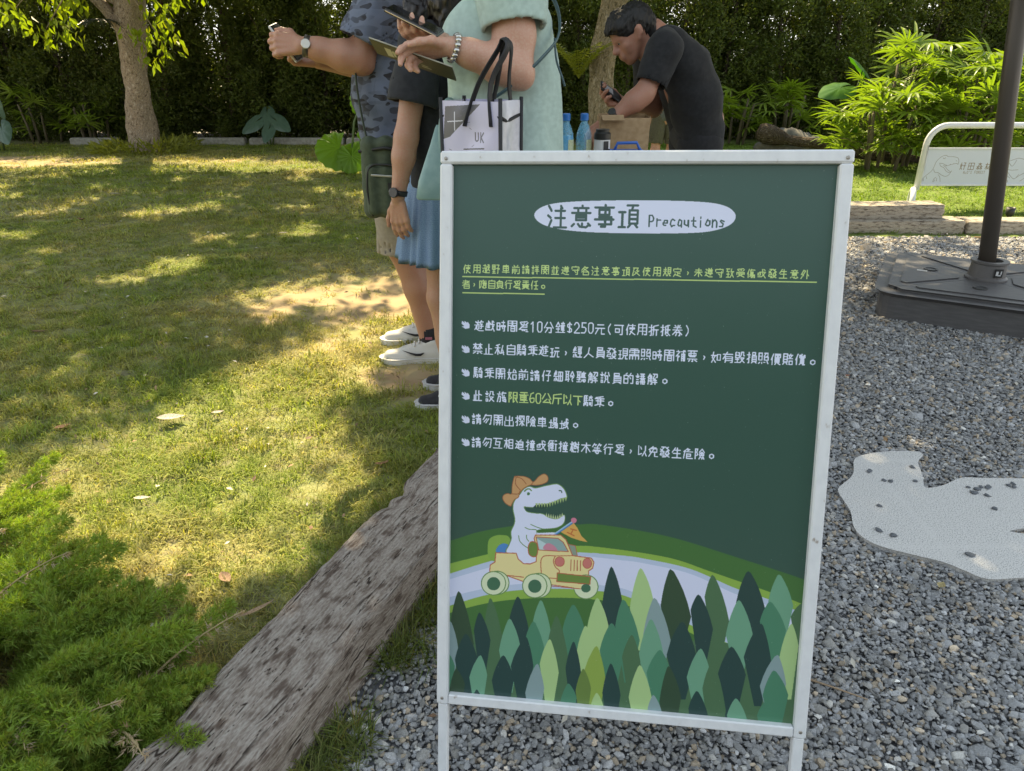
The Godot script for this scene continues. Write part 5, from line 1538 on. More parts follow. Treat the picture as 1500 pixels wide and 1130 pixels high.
func build_foxtail() -> void:
	var lm := leaf_mat(lin(0.32, 0.44, 0.09), lin(0.8, 0.9, 0.2), 0.55)
	var dry := leaf_mat(lin(0.42, 0.33, 0.22), lin(0.02, 0.02, 0.01), 0.9)
	var kinds := [plume(801, 0.30, 0.036, 4000, 0.05), plume(802, 0.25, 0.040, 3800, 0.06), plume(803, 0.33, 0.033, 4000, 0.04), plume(804, 0.21, 0.031, 2800, 0.03)]
	var bare := plume(805, 0.34, 0.02, 220, 0.05)
	# roots on the lawn, plumes leaning out over it and over the timber: [x, z, heading in degrees from +x towards the camera, lift, scale, kind]
	var plants := [
		["feathery green foxtail fern spreading over the timber's near end", Vector3(-1.04, 0, -1.04), [[28, 0.30, 1.0, 0], [8, 0.22, 1.05, 2], [-14, 0.35, 1.0, 1], [48, 0.25, 0.95, 2], [66, 0.30, 0.9, 0], [-38, 0.42, 0.85, 1], [-70, 0.5, 0.8, 3], [90, 0.28, 0.9, 1], [18, 0.60, 0.8, 3], [120, 0.3, 0.9, 2], [-5, 0.75, 0.7, 0], [40, 0.7, 0.75, 1], [75, 0.8, 0.7, 3], [100, 0.6, 0.8, 0]]],
		["feathery green foxtail fern at the left edge below the sunlit grass", Vector3(-1.28, 0, -1.24), [[15, 0.28, 1.0, 2], [-12, 0.34, 0.95, 1], [40, 0.3, 1.0, 0], [-40, 0.4, 0.9, 0], [64, 0.35, 0.95, 1], [-75, 0.42, 0.85, 2], [5, 0.65, 0.8, 3], [30, 0.75, 0.75, 1], [100, 0.4, 0.9, 2], [-115, 0.5, 0.8, 3], [150, 0.4, 0.9, 0]]],
		["feathery green foxtail fern standing farthest up the lawn's left edge", Vector3(-1.50, 0, -1.60), [[20, 0.38, 0.75, 1], [-15, 0.5, 0.7, 0], [60, 0.4, 0.75, 3], [-60, 0.55, 0.7, 1], [95, 0.5, 0.7, 2], [0, 0.9, 0.6, 3], [40, 1.0, 0.6, 0], [130, 0.5, 0.7, 1], [-110, 0.6, 0.7, 3]]],
		["feathery green foxtail fern growing right against the timber's left side", Vector3(-0.82, 0, -1.0), [[-20, 0.4, 0.75, 3], [15, 0.35, 0.75, 1], [-60, 0.5, 0.7, 0], [50, 0.4, 0.75, 3], [-100, 0.5, 0.75, 1], [90, 0.45, 0.8, 2], [140, 0.5, 0.8, 0], [-140, 0.5, 0.8, 1], [0, 0.9, 0.6, 3]]],
		["feathery green foxtail fern in the lower left corner by the timber", Vector3(-0.98, 0, -0.86), [[10, 0.25, 0.9, 3], [35, 0.28, 0.9, 0], [-20, 0.45, 0.9, 1], [60, 0.35, 0.9, 2], [85, 0.4, 0.85, 1], [-50, 0.6, 0.8, 3], [20, 0.8, 0.75, 0], [50, 0.9, 0.7, 1], [120, 0.4, 0.9, 2], [160, 0.5, 0.9, 0]]],
	]
	rng.seed = 5
	for q in plants:
		var t := thing("foxtail_fern", q[0], "fern", q[1])
		for f in q[2]:
			for twin in 3:
				var a := deg_to_rad(f[0] + twin * 11.0 + rng.randf_range(-6, 6))
				var lift: float = f[1] * rng.randf_range(0.3, 0.75) + twin * 0.10
				var d := Vector3(cos(a), lift, sin(a)).normalized()
				var sx := Vector3.UP.cross(d).normalized()
				var o := part(t, "plume", kinds[(int(f[3]) + twin) % 4], lm)
				o.transform = Transform3D(Basis(sx, d.cross(sx), d).scaled_local(Vector3.ONE * float(f[2]) * rng.randf_range(1.05, 1.35)), Vector3(cos(a) * 0.03, 0.01, sin(a) * 0.03))
		for k in 2:
			var a := rng.randf_range(-0.6, 1.2)
			var o := part(t, "dry_plume", bare, dry)
			var d := Vector3(cos(a), rng.randf_range(0.3, 0.5), sin(a)).normalized()
			var sx := Vector3.UP.cross(d).normalized()
			o.transform = Transform3D(Basis(sx, d.cross(sx), d), Vector3(0.02, 0.02, 0.02))

func build_leaf_litter() -> void:
	rng.seed = 606
	var mb := MB.new()
	leaf(mb, Vector3(-0.5, 0, 0), Vector3.RIGHT, Vector3.UP, 1.0, 0.5)
	var m := StandardMaterial3D.new()
	m.vertex_color_use_as_albedo = true
	m.roughness = 0.85
	var where := []
	var cols := []
	for i in 1500:
		var z := -0.8 - 10.5 * pow(rng.randf(), 1.5)
		var x := rng.randf_range(-1.0, 1.0) * (0.7 - z * 0.8)
		if on_gravel(x, z) and rng.randf() < 0.75:
			continue
		var s := rng.randf_range(0.008, 0.026) * (1.0 - z * 0.06)
		where.append(Transform3D(Basis.from_euler(Vector3(rng.randfn(0, 0.3), rng.randf() * TAU, rng.randfn(0, 0.3))).scaled_local(Vector3.ONE * s), Vector3(x, 0.012 if on_gravel(x, z) else 0.016, z)))
		cols.append([Color(0.55, 0.47, 0.34), Color(0.34, 0.22, 0.12), Color(0.20, 0.12, 0.07), Color(0.62, 0.58, 0.50)][rng.randi() % 4])
	var o := scatter("leaf_litter", mb.make(), m, where, cols)
	tag(o, "tiny dry leaf scraps strewn over lawn and gravel", "leaf litter")

func strap_fern(parent: Node3D, n: int, length: float, m: Material, seed_: int, up := 0.8) -> void:
	rng.seed = seed_
	for i in n:
		var a := TAU * i / n + rng.randf_range(-0.3, 0.3)
		var d := Vector3(cos(a), 0, sin(a))
		var side := Vector3(-d.z, 0, d.x)
		var mb := MB.new()
		var l := length * rng.randf_range(0.75, 1.15)
		var path := []
		for k in 15:
			var f := k / 14.0
			path.append(d * l * f * 0.75 + Vector3.UP * l * (up * f - 0.55 * f * f))
		mb.tube(path, [0.003], 4)
		for k in range(1, 14):
			var f := k / 14.0
			var ll := 0.055 * sin(PI * minf(0.97, f * 0.85 + 0.15)) + 0.012
			for s in [-1.0, 1.0]:
				var v := rng.randf_range(0.8, 1.25)
				mb.tint = Color(v, v, v)
				var dd: Vector3 = (side * s + (path[k + 1] - path[k]).normalized() * 0.45 + Vector3.UP * rng.randf_range(-0.2, 0.25)).normalized()
				leaf(mb, path[k], dd, Vector3.UP, ll, 0.022)
		part(parent, "frond", mb.make(false), m)

func build_trees() -> void:
	var bark := bark_mat(lin(0.40, 0.32, 0.235), lin(0.17, 0.13, 0.095), 640)
	var lm := leaf_mat(lin(0.13, 0.17, 0.03), lin(1.0, 0.97, 0.2), 0.4)
	branchy_tree("garden_tree", "thick pale trunked tree with leafy skirt standing far left on the lawn", Vector3(-5.58, 0, -11.27),
		[Vector3(0.05, -0.1, 0), Vector3(0.06, 0.5, 0), Vector3(0.10, 1.0, 0), Vector3(0.17, 1.6, 0), Vector3(0.30, 2.4, 0), Vector3(0.4, 3.6, 0)], [0.25, 0.19, 0.165, 0.17, 0.20, 0.17, 0.13],
		[[[Vector3(0.15, 1.45, 0), Vector3(-0.25, 2.1, 0.1), Vector3(-1.6, 3.2, 0.3)], 0.11], [[Vector3(0.0, 2.0, 0), Vector3(0.7, 2.9, 0.2), Vector3(2.0, 4.0, 0.5)], 0.10], [[Vector3(0, 3.2, 0), Vector3(-0.3, 4.2, 0.8), Vector3(-0.5, 5.2, 2.0)], 0.09], [[Vector3(0, 3.4, 0), Vector3(0.4, 4.4, -0.8), Vector3(0.6, 5.4, -1.8)], 0.09]],
		Vector3(0.2, 4.7, 0.6), Vector3(5.8, 1.9, 3.7), 2700, 22, 0.14, bark, lm, 41, true, [[-6.5, -1.0, -8.6, -3.4, 420]])
	# low hanging twigs of its crown, backlit glow mixed into a brighter leaf colour
	rng.seed = 8
	var t := get_node("garden_tree")
	var mb := MB.new()
	for q in [[-1.45, 1.86, 0.3], [-1.15, 1.72, 0.4], [-0.75, 2.0, 0.2], [-0.85, 1.45, 0.45], [-0.42, 1.55, 0.5], [-0.3, 1.95, 0.4], [0.45, 1.55, 0.4], [0.75, 1.75, 0.3], [0.85, 1.45, 0.4], [0.55, 2.0, 0.2], [1.0, 1.95, 0.3], [-1.9, 2.05, 0.2], [-0.6, 1.75, 0.3], [0.6, 1.3, 0.45], [1.25, 2.1, 0.1]]:
		for k in 24:
			var p := Vector3(q[0], q[1] + 0.08, q[2]) + rdir() * 0.21 * sqrt(rng.randf())
			var dd := (rdir() * 0.7 + Vector3(0, -0.9, 0)).normalized()
			var v := rng.randf_range(0.8, 1.5)
			mb.tint = Color(v * 1.15, v, v * 0.8)
			leaf(mb, p, dd, rdir().cross(dd).normalized(), rng.randf_range(0.10, 0.17), 0.065)
	part(t, "low_foliage", mb.make(false), leaf_mat(lin(0.29, 0.37, 0.03), lin(0.9, 1.0, 0.15), 0.4))
	for q in [[-1.2, 1.9, 0.3], [-0.8, 1.6, 0.45], [0.7, 1.6, 0.4], [1.0, 2.0, 0.2]]:
		mb = MB.new()
		mb.tube([Vector3(-0.1, 2.3, 0.1), Vector3(q[0] * 0.6, q[1] + 0.45, q[2] * 0.7), Vector3(q[0], q[1], q[2])], [0.02, 0.012, 0.005], 6)
		part(t, "twig", mb.make(), bark)

	branchy_tree("garden_tree", "slender mossy trunked tree with a small fern behind the bending vendor", Vector3(0.72, 0, -6.3),
		[Vector3(-0.02, -0.1, 0), Vector3(0.0, 0.7, 0), Vector3(0.02, 1.25, 0), Vector3(0.10, 1.9, 0), Vector3(0.15, 3.0, 0)], [0.14, 0.105, 0.095, 0.095, 0.09, 0.07],
		[[[Vector3(0.08, 1.55, 0), Vector3(0.28, 1.95, 0.05), Vector3(0.9, 2.9, 0.3)], 0.07], [[Vector3(0.1, 2.4, 0), Vector3(-0.6, 3.3, 0.3), Vector3(-1.8, 4.3, 0.6)], 0.06], [[Vector3(0.15, 2.8, 0), Vector3(0.6, 3.8, -0.6), Vector3(1.4, 4.6, -1.6)], 0.06], [[Vector3(0.15, 2.9, 0), Vector3(0, 3.8, 0.8), Vector3(-0.3, 4.6, 2.0)], 0.06]],
		Vector3(-0.9, 4.6, 0.3), Vector3(4.7, 1.6, 4.3), 2700, 26, 0.115, bark_mat(lin(0.33, 0.27, 0.17), lin(0.13, 0.11, 0.06), 650), lm, 42, true, [[-0.9, 0.1, -2.2, -0.3, 130], [0.4, 2.6, -3.2, -0.4, 300]])

	# leafy skirt round the far left tree
	var sk := leaf_mat(lin(0.28, 0.30, 0.05), lin(0.8, 0.8, 0.15), 0.5)
	t = thing("ground_cover", "yellow green leafy plants ringing the far left tree's foot", "plant", Vector3(-5.5, 0, -11.27))
	rng.seed = 12
	for j in 10:
		var a := TAU * j / 10.0 + rng.randf_range(-0.2, 0.2)
		mb = MB.new()
		for k in 60:
			var p := Vector3(cos(a) * 0.55, 0.06, sin(a) * 0.5) + rdir() * Vector3(0.22, 0.09, 0.22)
			p.y = absf(p.y)
			var dd := (rdir() + Vector3(cos(a), 0.6, sin(a))).normalized()
			var v := rng.randf_range(0.6, 1.3)
			mb.tint = Color(v, v, v)
			leaf(mb, p, dd, rdir().cross(dd).normalized(), rng.randf_range(0.08, 0.17), 0.035)
		part(t, "leaf_tuft", mb.make(false), sk)
	# ferns growing on the trunks
	var fm := leaf_mat(lin(0.34, 0.38, 0.05), lin(1.0, 0.98, 0.2), 0.45)
	t = thing("nest_fern", "small bright fern growing on the slender trunk behind the vendor", "fern", Vector3(0.53, 1.10, -6.16))
	strap_fern(t, 15, 0.34, fm, 61, 1.25)
	t = thing("nest_fern", "dark hanging fern growing high on the thick far left trunk", "fern", Vector3(-5.68, 1.75, -10.98))
	strap_fern(t, 12, 0.42, leaf_mat(lin(0.045, 0.06, 0.045), lin(0.03, 0.05, 0.02), 0.4), 62, 0.3)

func build_shrubs() -> void:
	var lit := leaf_mat(lin(0.24, 0.33, 0.045), lin(0.9, 1.0, 0.2), 0.38)
	var fr := [fan_frond(901, 12, 0.33, 0.017, 4.6), fan_frond(902, 11, 0.38, 0.019, 4.2), fan_frond(903, 13, 0.30, 0.015, 5.0)]
	fan_palm("sunlit fan palm with the tallest crown right of the big round leaves", Vector3(4.95, 0, -9.7), 1.5, 0.62, 64, lit, fr, 1001, "sunlit fan palms at the right")
	fan_palm("low sunlit fan palm whose fronds hang over the crooked root", Vector3(4.55, 0, -9.15), 0.95, 0.6, 56, lit, fr, 1002, "sunlit fan palms at the right")
	fan_palm("sunlit fan palm behind the top left bend of the white tube frame", Vector3(5.45, 0, -9.1), 1.2, 0.66, 70, lit, fr, 1003, "sunlit fan palms at the right")
	fan_palm("sunlit fan palm just left of the parasol pole", Vector3(6.2, 0, -9.5), 1.42, 0.7, 70, lit, fr, 1004, "sunlit fan palms at the right")
	fan_palm("sunlit fan palm at the right edge beyond the parasol pole", Vector3(7.0, 0, -9.4), 1.35, 0.7, 40, lit, fr, 1005, "sunlit fan palms at the right")
	fan_palm("shaded fan palm in front of the hedge right of the vendor", Vector3(3.6, 0, -12.35), 0.85, 0.5, 22, lit, fr, 1006, "shaded fan palms by the hedge")
	fan_palm("shaded fan palm behind the crooked root and boulder", Vector3(4.45, 0, -12.2), 0.95, 0.5, 22, lit, fr, 1007, "shaded fan palms by the hedge")
	fan_palm("shaded fan palm left of the thick trunked tree", Vector3(-6.95, 0, -12.45), 0.85, 0.5, 22, lit, fr, 1008, "shaded fan palms by the hedge")
	fan_palm("shaded fan palm near the left edge among leaves tinted with sky reflection", Vector3(-7.75, 0, -12.45), 0.8, 0.5, 20, lit, fr, 1009, "shaded fan palms by the hedge")

	var round_leaf := big_leaf(0.26, 0.24, 15, 0.10, 1.0)
	var bright := leaf_mat(lin(0.19, 0.34, 0.025), lin(0.8, 1.0, 0.1), 0.4)
	broad_plant("round_leaf_palm", "bright green plant with large pleated round leaves left of the people", Vector3(-1.98, 0, -8.85),
		[[Vector3(-0.05, 0.30, 0.05), Vector3(-0.35, -0.5, 0.6), Vector3(0.1, 0.6, 0.8), 1.15], [Vector3(0.1, 0.22, 0.15), Vector3(0.3, -0.8, 0.5), Vector3(0.1, 0.3, 0.9), 0.8], [Vector3(0.22, 0.78, 0.0), Vector3(0.3, 0.6, 0.2), Vector3(-0.3, 0.3, 0.9), 0.75], [Vector3(0.32, 0.55, -0.1), Vector3(0.8, 0.2, 0.2), Vector3(0, 0.9, 0.4), 0.9]], round_leaf, bright)
	var heart := big_leaf(0.17, 0.27, 9, 0.06, 0.15)
	var blue := leaf_mat(lin(0.07, 0.12, 0.085), lin(0.04, 0.07, 0.03), 0.3)  # bluish sky reflection is put into this leaf colour
	broad_plant("elephant_ear", "dark green plant with big heart shaped leaves left of the sunlit fan palms", Vector3(4.55, 0, -10.3),
		[[Vector3(0.05, 1.15, 0.1), Vector3(-0.6, 0.35, 0.6), Vector3(0.2, 0.8, 0.5), 1.15], [Vector3(-0.25, 0.92, 0.2), Vector3(-0.8, -0.2, 0.5), Vector3(-0.1, 0.8, 0.5), 1.1], [Vector3(0.25, 0.75, 0.25), Vector3(0.5, -0.4, 0.7), Vector3(0.1, 0.7, 0.6), 0.95], [Vector3(-0.1, 0.5, 0.35), Vector3(-0.4, -0.6, 0.6), Vector3(-0.1, 0.6, 0.7), 0.8]], heart, leaf_mat(lin(0.11, 0.24, 0.04), lin(0.6, 0.9, 0.1), 0.35))
	broad_plant("elephant_ear", "green large leaved plant tinted with bluish sky reflection at the far left edge of the lawn", Vector3(-7.75, 0, -11.35),
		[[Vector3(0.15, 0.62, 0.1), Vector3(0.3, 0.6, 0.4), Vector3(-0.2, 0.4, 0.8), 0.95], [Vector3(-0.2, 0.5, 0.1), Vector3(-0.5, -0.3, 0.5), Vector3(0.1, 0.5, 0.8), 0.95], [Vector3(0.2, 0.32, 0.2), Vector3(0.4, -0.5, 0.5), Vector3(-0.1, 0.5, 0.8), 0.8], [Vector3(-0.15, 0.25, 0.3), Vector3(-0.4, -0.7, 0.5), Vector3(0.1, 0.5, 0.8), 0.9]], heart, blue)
	broad_plant("elephant_ear", "dark green broad leaved plant tinted with bluish sky reflection in front of the hedge's bright gaps", Vector3(-3.9, 0, -12.1),
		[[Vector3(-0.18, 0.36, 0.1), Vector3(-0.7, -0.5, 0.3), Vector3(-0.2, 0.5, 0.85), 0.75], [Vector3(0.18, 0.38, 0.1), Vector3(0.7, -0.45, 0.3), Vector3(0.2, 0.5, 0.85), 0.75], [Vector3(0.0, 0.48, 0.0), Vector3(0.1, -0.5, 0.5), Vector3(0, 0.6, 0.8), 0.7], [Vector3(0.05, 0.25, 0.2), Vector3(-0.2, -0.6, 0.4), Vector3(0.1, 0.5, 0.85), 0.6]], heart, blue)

	# boulder and crooked root in the shade at the right
	var rock_n := fbm(77, 1.6, 3)
	var mb := MB.new()
	mb.ball(Vector3(0, 0.08, 0), Vector3(0.48, 0.24, 0.36), 12, 20)
	for i in mb.v.size():
		mb.v[i] *= 1.0 + rock_n.get_noise_3dv(mb.v[i] * 2.0) * 0.35
	var o := part(self, "boulder", mb.make(), mottled(lin(0.10, 0.095, 0.08), lin(0.18, 0.165, 0.135), 0.6, 0.95, 0.0, 78), Vector3(4.05, 0, -10.9))
	tag(o, "low brown boulder in the hedge's shade behind the notice board", "rock")
	var rm := bark_mat(lin(0.11, 0.085, 0.062), lin(0.045, 0.035, 0.027), 660)
	mb = MB.new()
	mb.tube(bent([Vector3(-0.85, 0.34, -0.5), Vector3(-0.5, 0.24, -0.3), Vector3(-0.1, 0.20, 0.0), Vector3(0.35, 0.10, 0.1), Vector3(0.9, 0.05, 0.35), Vector3(1.35, -0.06, 0.4)], 5), [0.10, 0.13, 0.14, 0.13, 0.11, 0.07], 10)
	o = part(self, "fallen_branch", mb.make(), rm, Vector3(4.35, 0, -10.2))
	tag(o, "thick crooked root lying under the sunlit fan palms", "branch")

	# pale edging blocks along the foot of the hedge
	var cm := mottled(lin(0.26, 0.25, 0.22), lin(0.36, 0.35, 0.31), 0.5, 0.95, 0.0, 79)
	for q in [[-7.2, -6.45, "leftmost pale edging block, left of the thick trunked tree"], [-5.15, -4.35, "pale edging block just right of the thick trunked tree"], [-4.28, -2.75, "long pale edging block left of the round leaved plant"], [-2.7, -1.2, "pale edging block behind the round leaved plant and people"], [-1.15, 0.4, "pale edging block behind the slender tree"]]:
		mb = MB.new()
		mb.box(Vector3((q[0] + q[1]) / 2, 0.04, 0), Vector3(q[1] - q[0], 0.14, 0.16), 0.02, Basis(Vector3.UP, 0.004))
		o = part(self, "edging_block", mb.make(false), cm, Vector3(0, 0, -12.25))
		tag(o, q[2], "kerb", "edging blocks along the hedge")
# ------------------------------------------------------------------ parasol, tube frame sign, vendor's table, small things
func build_parasol() -> void:
	var t := thing("parasol", "dark taupe parasol pole standing in a grey wood grained base on the gravel", "parasol", Vector3(2.53, 0, -3.70), -0.52)
	var plastic := StandardMaterial3D.new()
	plastic.albedo_texture = noise_tex(520, 0.02, [0.2, 0.45, 0.6, 0.8], [lin(0.095, 0.091, 0.093), lin(0.105, 0.101, 0.103), lin(0.113, 0.109, 0.11), lin(0.125, 0.12, 0.12)], 512, 5)
	plastic.uv1_triplanar = true
	plastic.uv1_scale = Vector3(0.9, 6.0, 6.0)
	plastic.roughness = 0.55
	var h := 0.475
	var rc := 0.09
	var top := 0.158
	var shell := []
	for s in 4:
		for i in 5:
			var ca := s * PI / 2 + PI / 2 * i / 4.0
			shell.append(Vector2([1, -1, -1, 1][s] * (h - rc), [1, 1, -1, -1][s] * (h - rc)) + Vector2(cos(ca), sin(ca)) * rc)
	var bm := MB.new()
	bm.slab(PackedVector2Array(shell), 0.0, top - 0.016, 0.028)
	part(t, "base_body", bm.make(false), plastic)
	for s in 4:
		var a := s * PI / 2
		var r := Transform2D(a, Vector2.ZERO)
		var g := 0.008
		var pts := [Vector2(-0.06 , -0.068 - g), Vector2(0.06, -0.068 - g), Vector2(0.395, -0.403 - g), Vector2(0.375, -0.432), Vector2(-0.375, -0.432), Vector2(-0.395, -0.403 - g)]
		var poly := PackedVector2Array()
		for p in pts:
			poly.append(r * p)
		var mb := MB.new()
		mb.slab(poly, top - 0.03, top, 0.010)
		var tank := part(t, "water_tank", mb.make(false), plastic)
		# raised deck with wood grain, set in from the rim
		mb = MB.new()
		var inner := PackedVector2Array()
		for p in [Vector2(-0.075, -0.125), Vector2(0.075, -0.125), Vector2(0.315, -0.365), Vector2(0.30, -0.385), Vector2(-0.30, -0.385), Vector2(-0.315, -0.365)]:
			inner.append(r * p)
		mb.slab(inner, top - 0.004, top + 0.006, 0.004)
		part(tank, "deck", mb.make(false), plastic)
		mb = MB.new()
		mb.lathe([Vector2(0.034, 0), Vector2(0.034, 0.006), Vector2(0.028, 0.006), Vector2(0.026, 0.002), Vector2(0.001, 0.002)], 18)
		var plug_at: Vector2 = r * Vector2(0.03, -0.26)
		var plug := part(tank, "filler_plug", mb.make(false), mat(lin(0.05, 0.05, 0.05), 0.5), Vector3(plug_at.x, top + 0.006, plug_at.y))
		mb = MB.new()
		mb.box(Vector3(0, 0.004, 0), Vector3(0.04, 0.006, 0.008), 0.002)
		plug.set_meta("label", "round black filler plug")
		if s == 2:
			mb = MB.new()
			mb.lathe([Vector2(0.030, 0), Vector2(0.030, 0.006), Vector2(0.022, 0.008), Vector2(0.001, 0.008)], 18)
			var d := part(tank, "drain_plug", mb.make(false), mat(lin(0.045, 0.045, 0.045), 0.5), Vector3(0.26, 0.06, 0.476))
			d.rotation.x = PI / 2
	var mb := MB.new()
	mb.box(Vector3(-0.30, top + 0.0075, 0.02), Vector3(0.05, 0.002, 0.026), 0.0005)
	part(t, "sticker", mb.make(false), mat(lin(0.6, 0.6, 0.58), 0.6))
	mb = MB.new()
	mb.lathe([Vector2(0.10, top - 0.03), Vector2(0.10, top + 0.01), Vector2(0.088, top + 0.018), Vector2(0.082, top + 0.085), Vector2(0.09, top + 0.09), Vector2(0.09, top + 0.10), Vector2(0.06, top + 0.10), Vector2(0.055, top + 0.06)], 32)
	var collar := part(t, "collar", mb.make(false), mat(lin(0.13, 0.122, 0.12), 0.5))
	mb = MB.new()
	mb.box(Vector3(0.046, top + 0.05, 0.077), Vector3(0.042, 0.045, 0.006), 0.001, Basis(Vector3.UP, 0.52))
	var lab := part(collar, "label", mb.make(false), mat(lin(0.02, 0.02, 0.02), 0.4))
	mb = MB.new()
	for q in [[-0.010, 0.0, 0.012, 0.022], [0.010, 0.004, 0.006, 0.016], [0.002, -0.010, 0.018, 0.006]]:
		mb.box(Vector3(0.046, top + 0.05, 0.077) + Basis(Vector3.UP, 0.52) * Vector3(q[0], q[1], 0.0035), Vector3(q[2], q[3], 0.002), 0.0002, Basis(Vector3.UP, 0.52))
	part(collar, "label_mark", mb.make(false), mat(lin(0.6, 0.6, 0.6), 0.5))
	var lean := Vector3(-0.075, 1.19, -0.15).normalized()
	var back := Basis(Vector3.UP, 0.52)
	lean = back * lean
	mb = MB.new()
	mb.tube([Vector3(0, top - 0.02, 0), lean * 1.2 + Vector3(0, 0.1, 0), lean * 2.55 + Vector3(0, 0.1, 0)], [0.041, 0.041, 0.041], 24)
	part(t, "pole", mb.make(), mat(lin(0.085, 0.072, 0.060), 0.42, 0.2))
	# canopy overhead
	var c := lean * 2.55 + Vector3(0, 0.1, 0)
	var cloth := mat(lin(0.34, 0.30, 0.25), 0.9)
	for s in 8:
		var a0 := TAU * s / 8.0
		var a1 := TAU * (s + 1) / 8.0
		var p0 := c + Vector3(cos(a0) * 1.5, -0.45, sin(a0) * 1.5)
		var p1 := c + Vector3(cos(a1) * 1.5, -0.45, sin(a1) * 1.5)
		mb = MB.new()
		mb.face([c, p1, p0])
		mb.face([c - Vector3(0, 0.004, 0), p0 - Vector3(0, 0.004, 0), p1 - Vector3(0, 0.004, 0)])
		mb.face([p0, p1, p1 - Vector3(0, 0.12, 0), p0 - Vector3(0, 0.12, 0)])
		part(t, "canopy_panel", mb.make(false), cloth)
		mb = MB.new()
		mb.tube([c - Vector3(0, 0.03, 0), p0 - Vector3(0, 0.012, 0)], [0.009, 0.007], 6)
		part(t, "rib", mb.make(), mat(lin(0.08, 0.07, 0.06), 0.5, 0.3))

func panel_print() -> ImageTexture:
	var w := 1180
	var h := 320
	var im := Image.create(w, h, false, Image.FORMAT_RGB8)
	im.fill(Color(0.80, 0.83, 0.87))
	var c := Color(0.50, 0.47, 0.44)
	# photo zoom units of the panel: left edge 175..250, top 290, bottom 735, about 0.94 panel-pixels per unit
	var f := func(x: float, y: float) -> Vector2: return Vector2((x - 195.0 - (735.0 - y) * 0.14) * 0.735 + 8.0, (y - 285.0) * 0.715)
	for l in [[190, 690, 205, 650, 250, 605, 300, 560, 330, 500, 345, 450, 385, 400, 430, 370, 470, 365, 490, 380, 560, 382, 610, 395, 628, 430, 622, 475, 600, 465, 540, 478, 480, 495, 440, 470, 390, 462], [395, 470, 410, 500, 450, 520, 480, 560, 520, 580, 545, 565, 550, 560, 520, 610, 480, 628, 430, 612, 380, 580, 340, 575, 325, 540],
		[430, 395, 445, 408, 460, 392], [595, 430, 605, 436], [440, 490, 470, 510, 500, 545, 530, 565], [385, 605, 410, 640, 420, 695], [360, 640, 335, 665, 328, 700], [350, 670, 340, 700], [375, 650, 370, 690], [210, 660, 205, 690], [240, 630, 248, 660],
		[470, 480, 480, 490], [520, 482, 530, 474], [560, 474, 570, 466]]:
		var pts := []
		for i in range(0, l.size(), 2):
			pts.append(f.call(l[i], l[i + 1]))
		draw_line_(im, PackedVector2Array(bent(pts, 4) if pts.size() > 2 else pts), 3.4, c)
	var tw := Color(0.52, 0.46, 0.38)
	write_line(im, "好田森林", f.call(685, 500), f.call(1000, 502), 58, 6.0, tw)
	write_line(im, "HAO'S FOREST", f.call(705, 577), f.call(960, 577), 24, 3.0, tw)
	# horned head at the other end
	for l in [[1250, 440, 1330, 410, 1380, 400, 1470, 430, 1520, 500, 1500, 560, 1420, 610, 1350, 660], [1240, 540, 1300, 550, 1380, 545], [1245, 560, 1300, 630, 1350, 660, 1400, 600], [1240, 430, 1300, 500, 1350, 420], [1210, 640, 1270, 690, 1250, 710], [1225, 600, 1290, 650], [1500, 470, 1570, 420, 1620, 400], [1520, 520, 1600, 520, 1640, 560, 1600, 620, 1500, 640, 1420, 690], [1560, 480, 1572, 486]]:
		var pts := []
		for i in range(0, l.size(), 2):
			pts.append(f.call(l[i], l[i + 1]))
		draw_line_(im, PackedVector2Array(bent(pts, 4) if pts.size() > 2 else pts), 3.4, c)
	return ImageTexture.create_from_image(im)

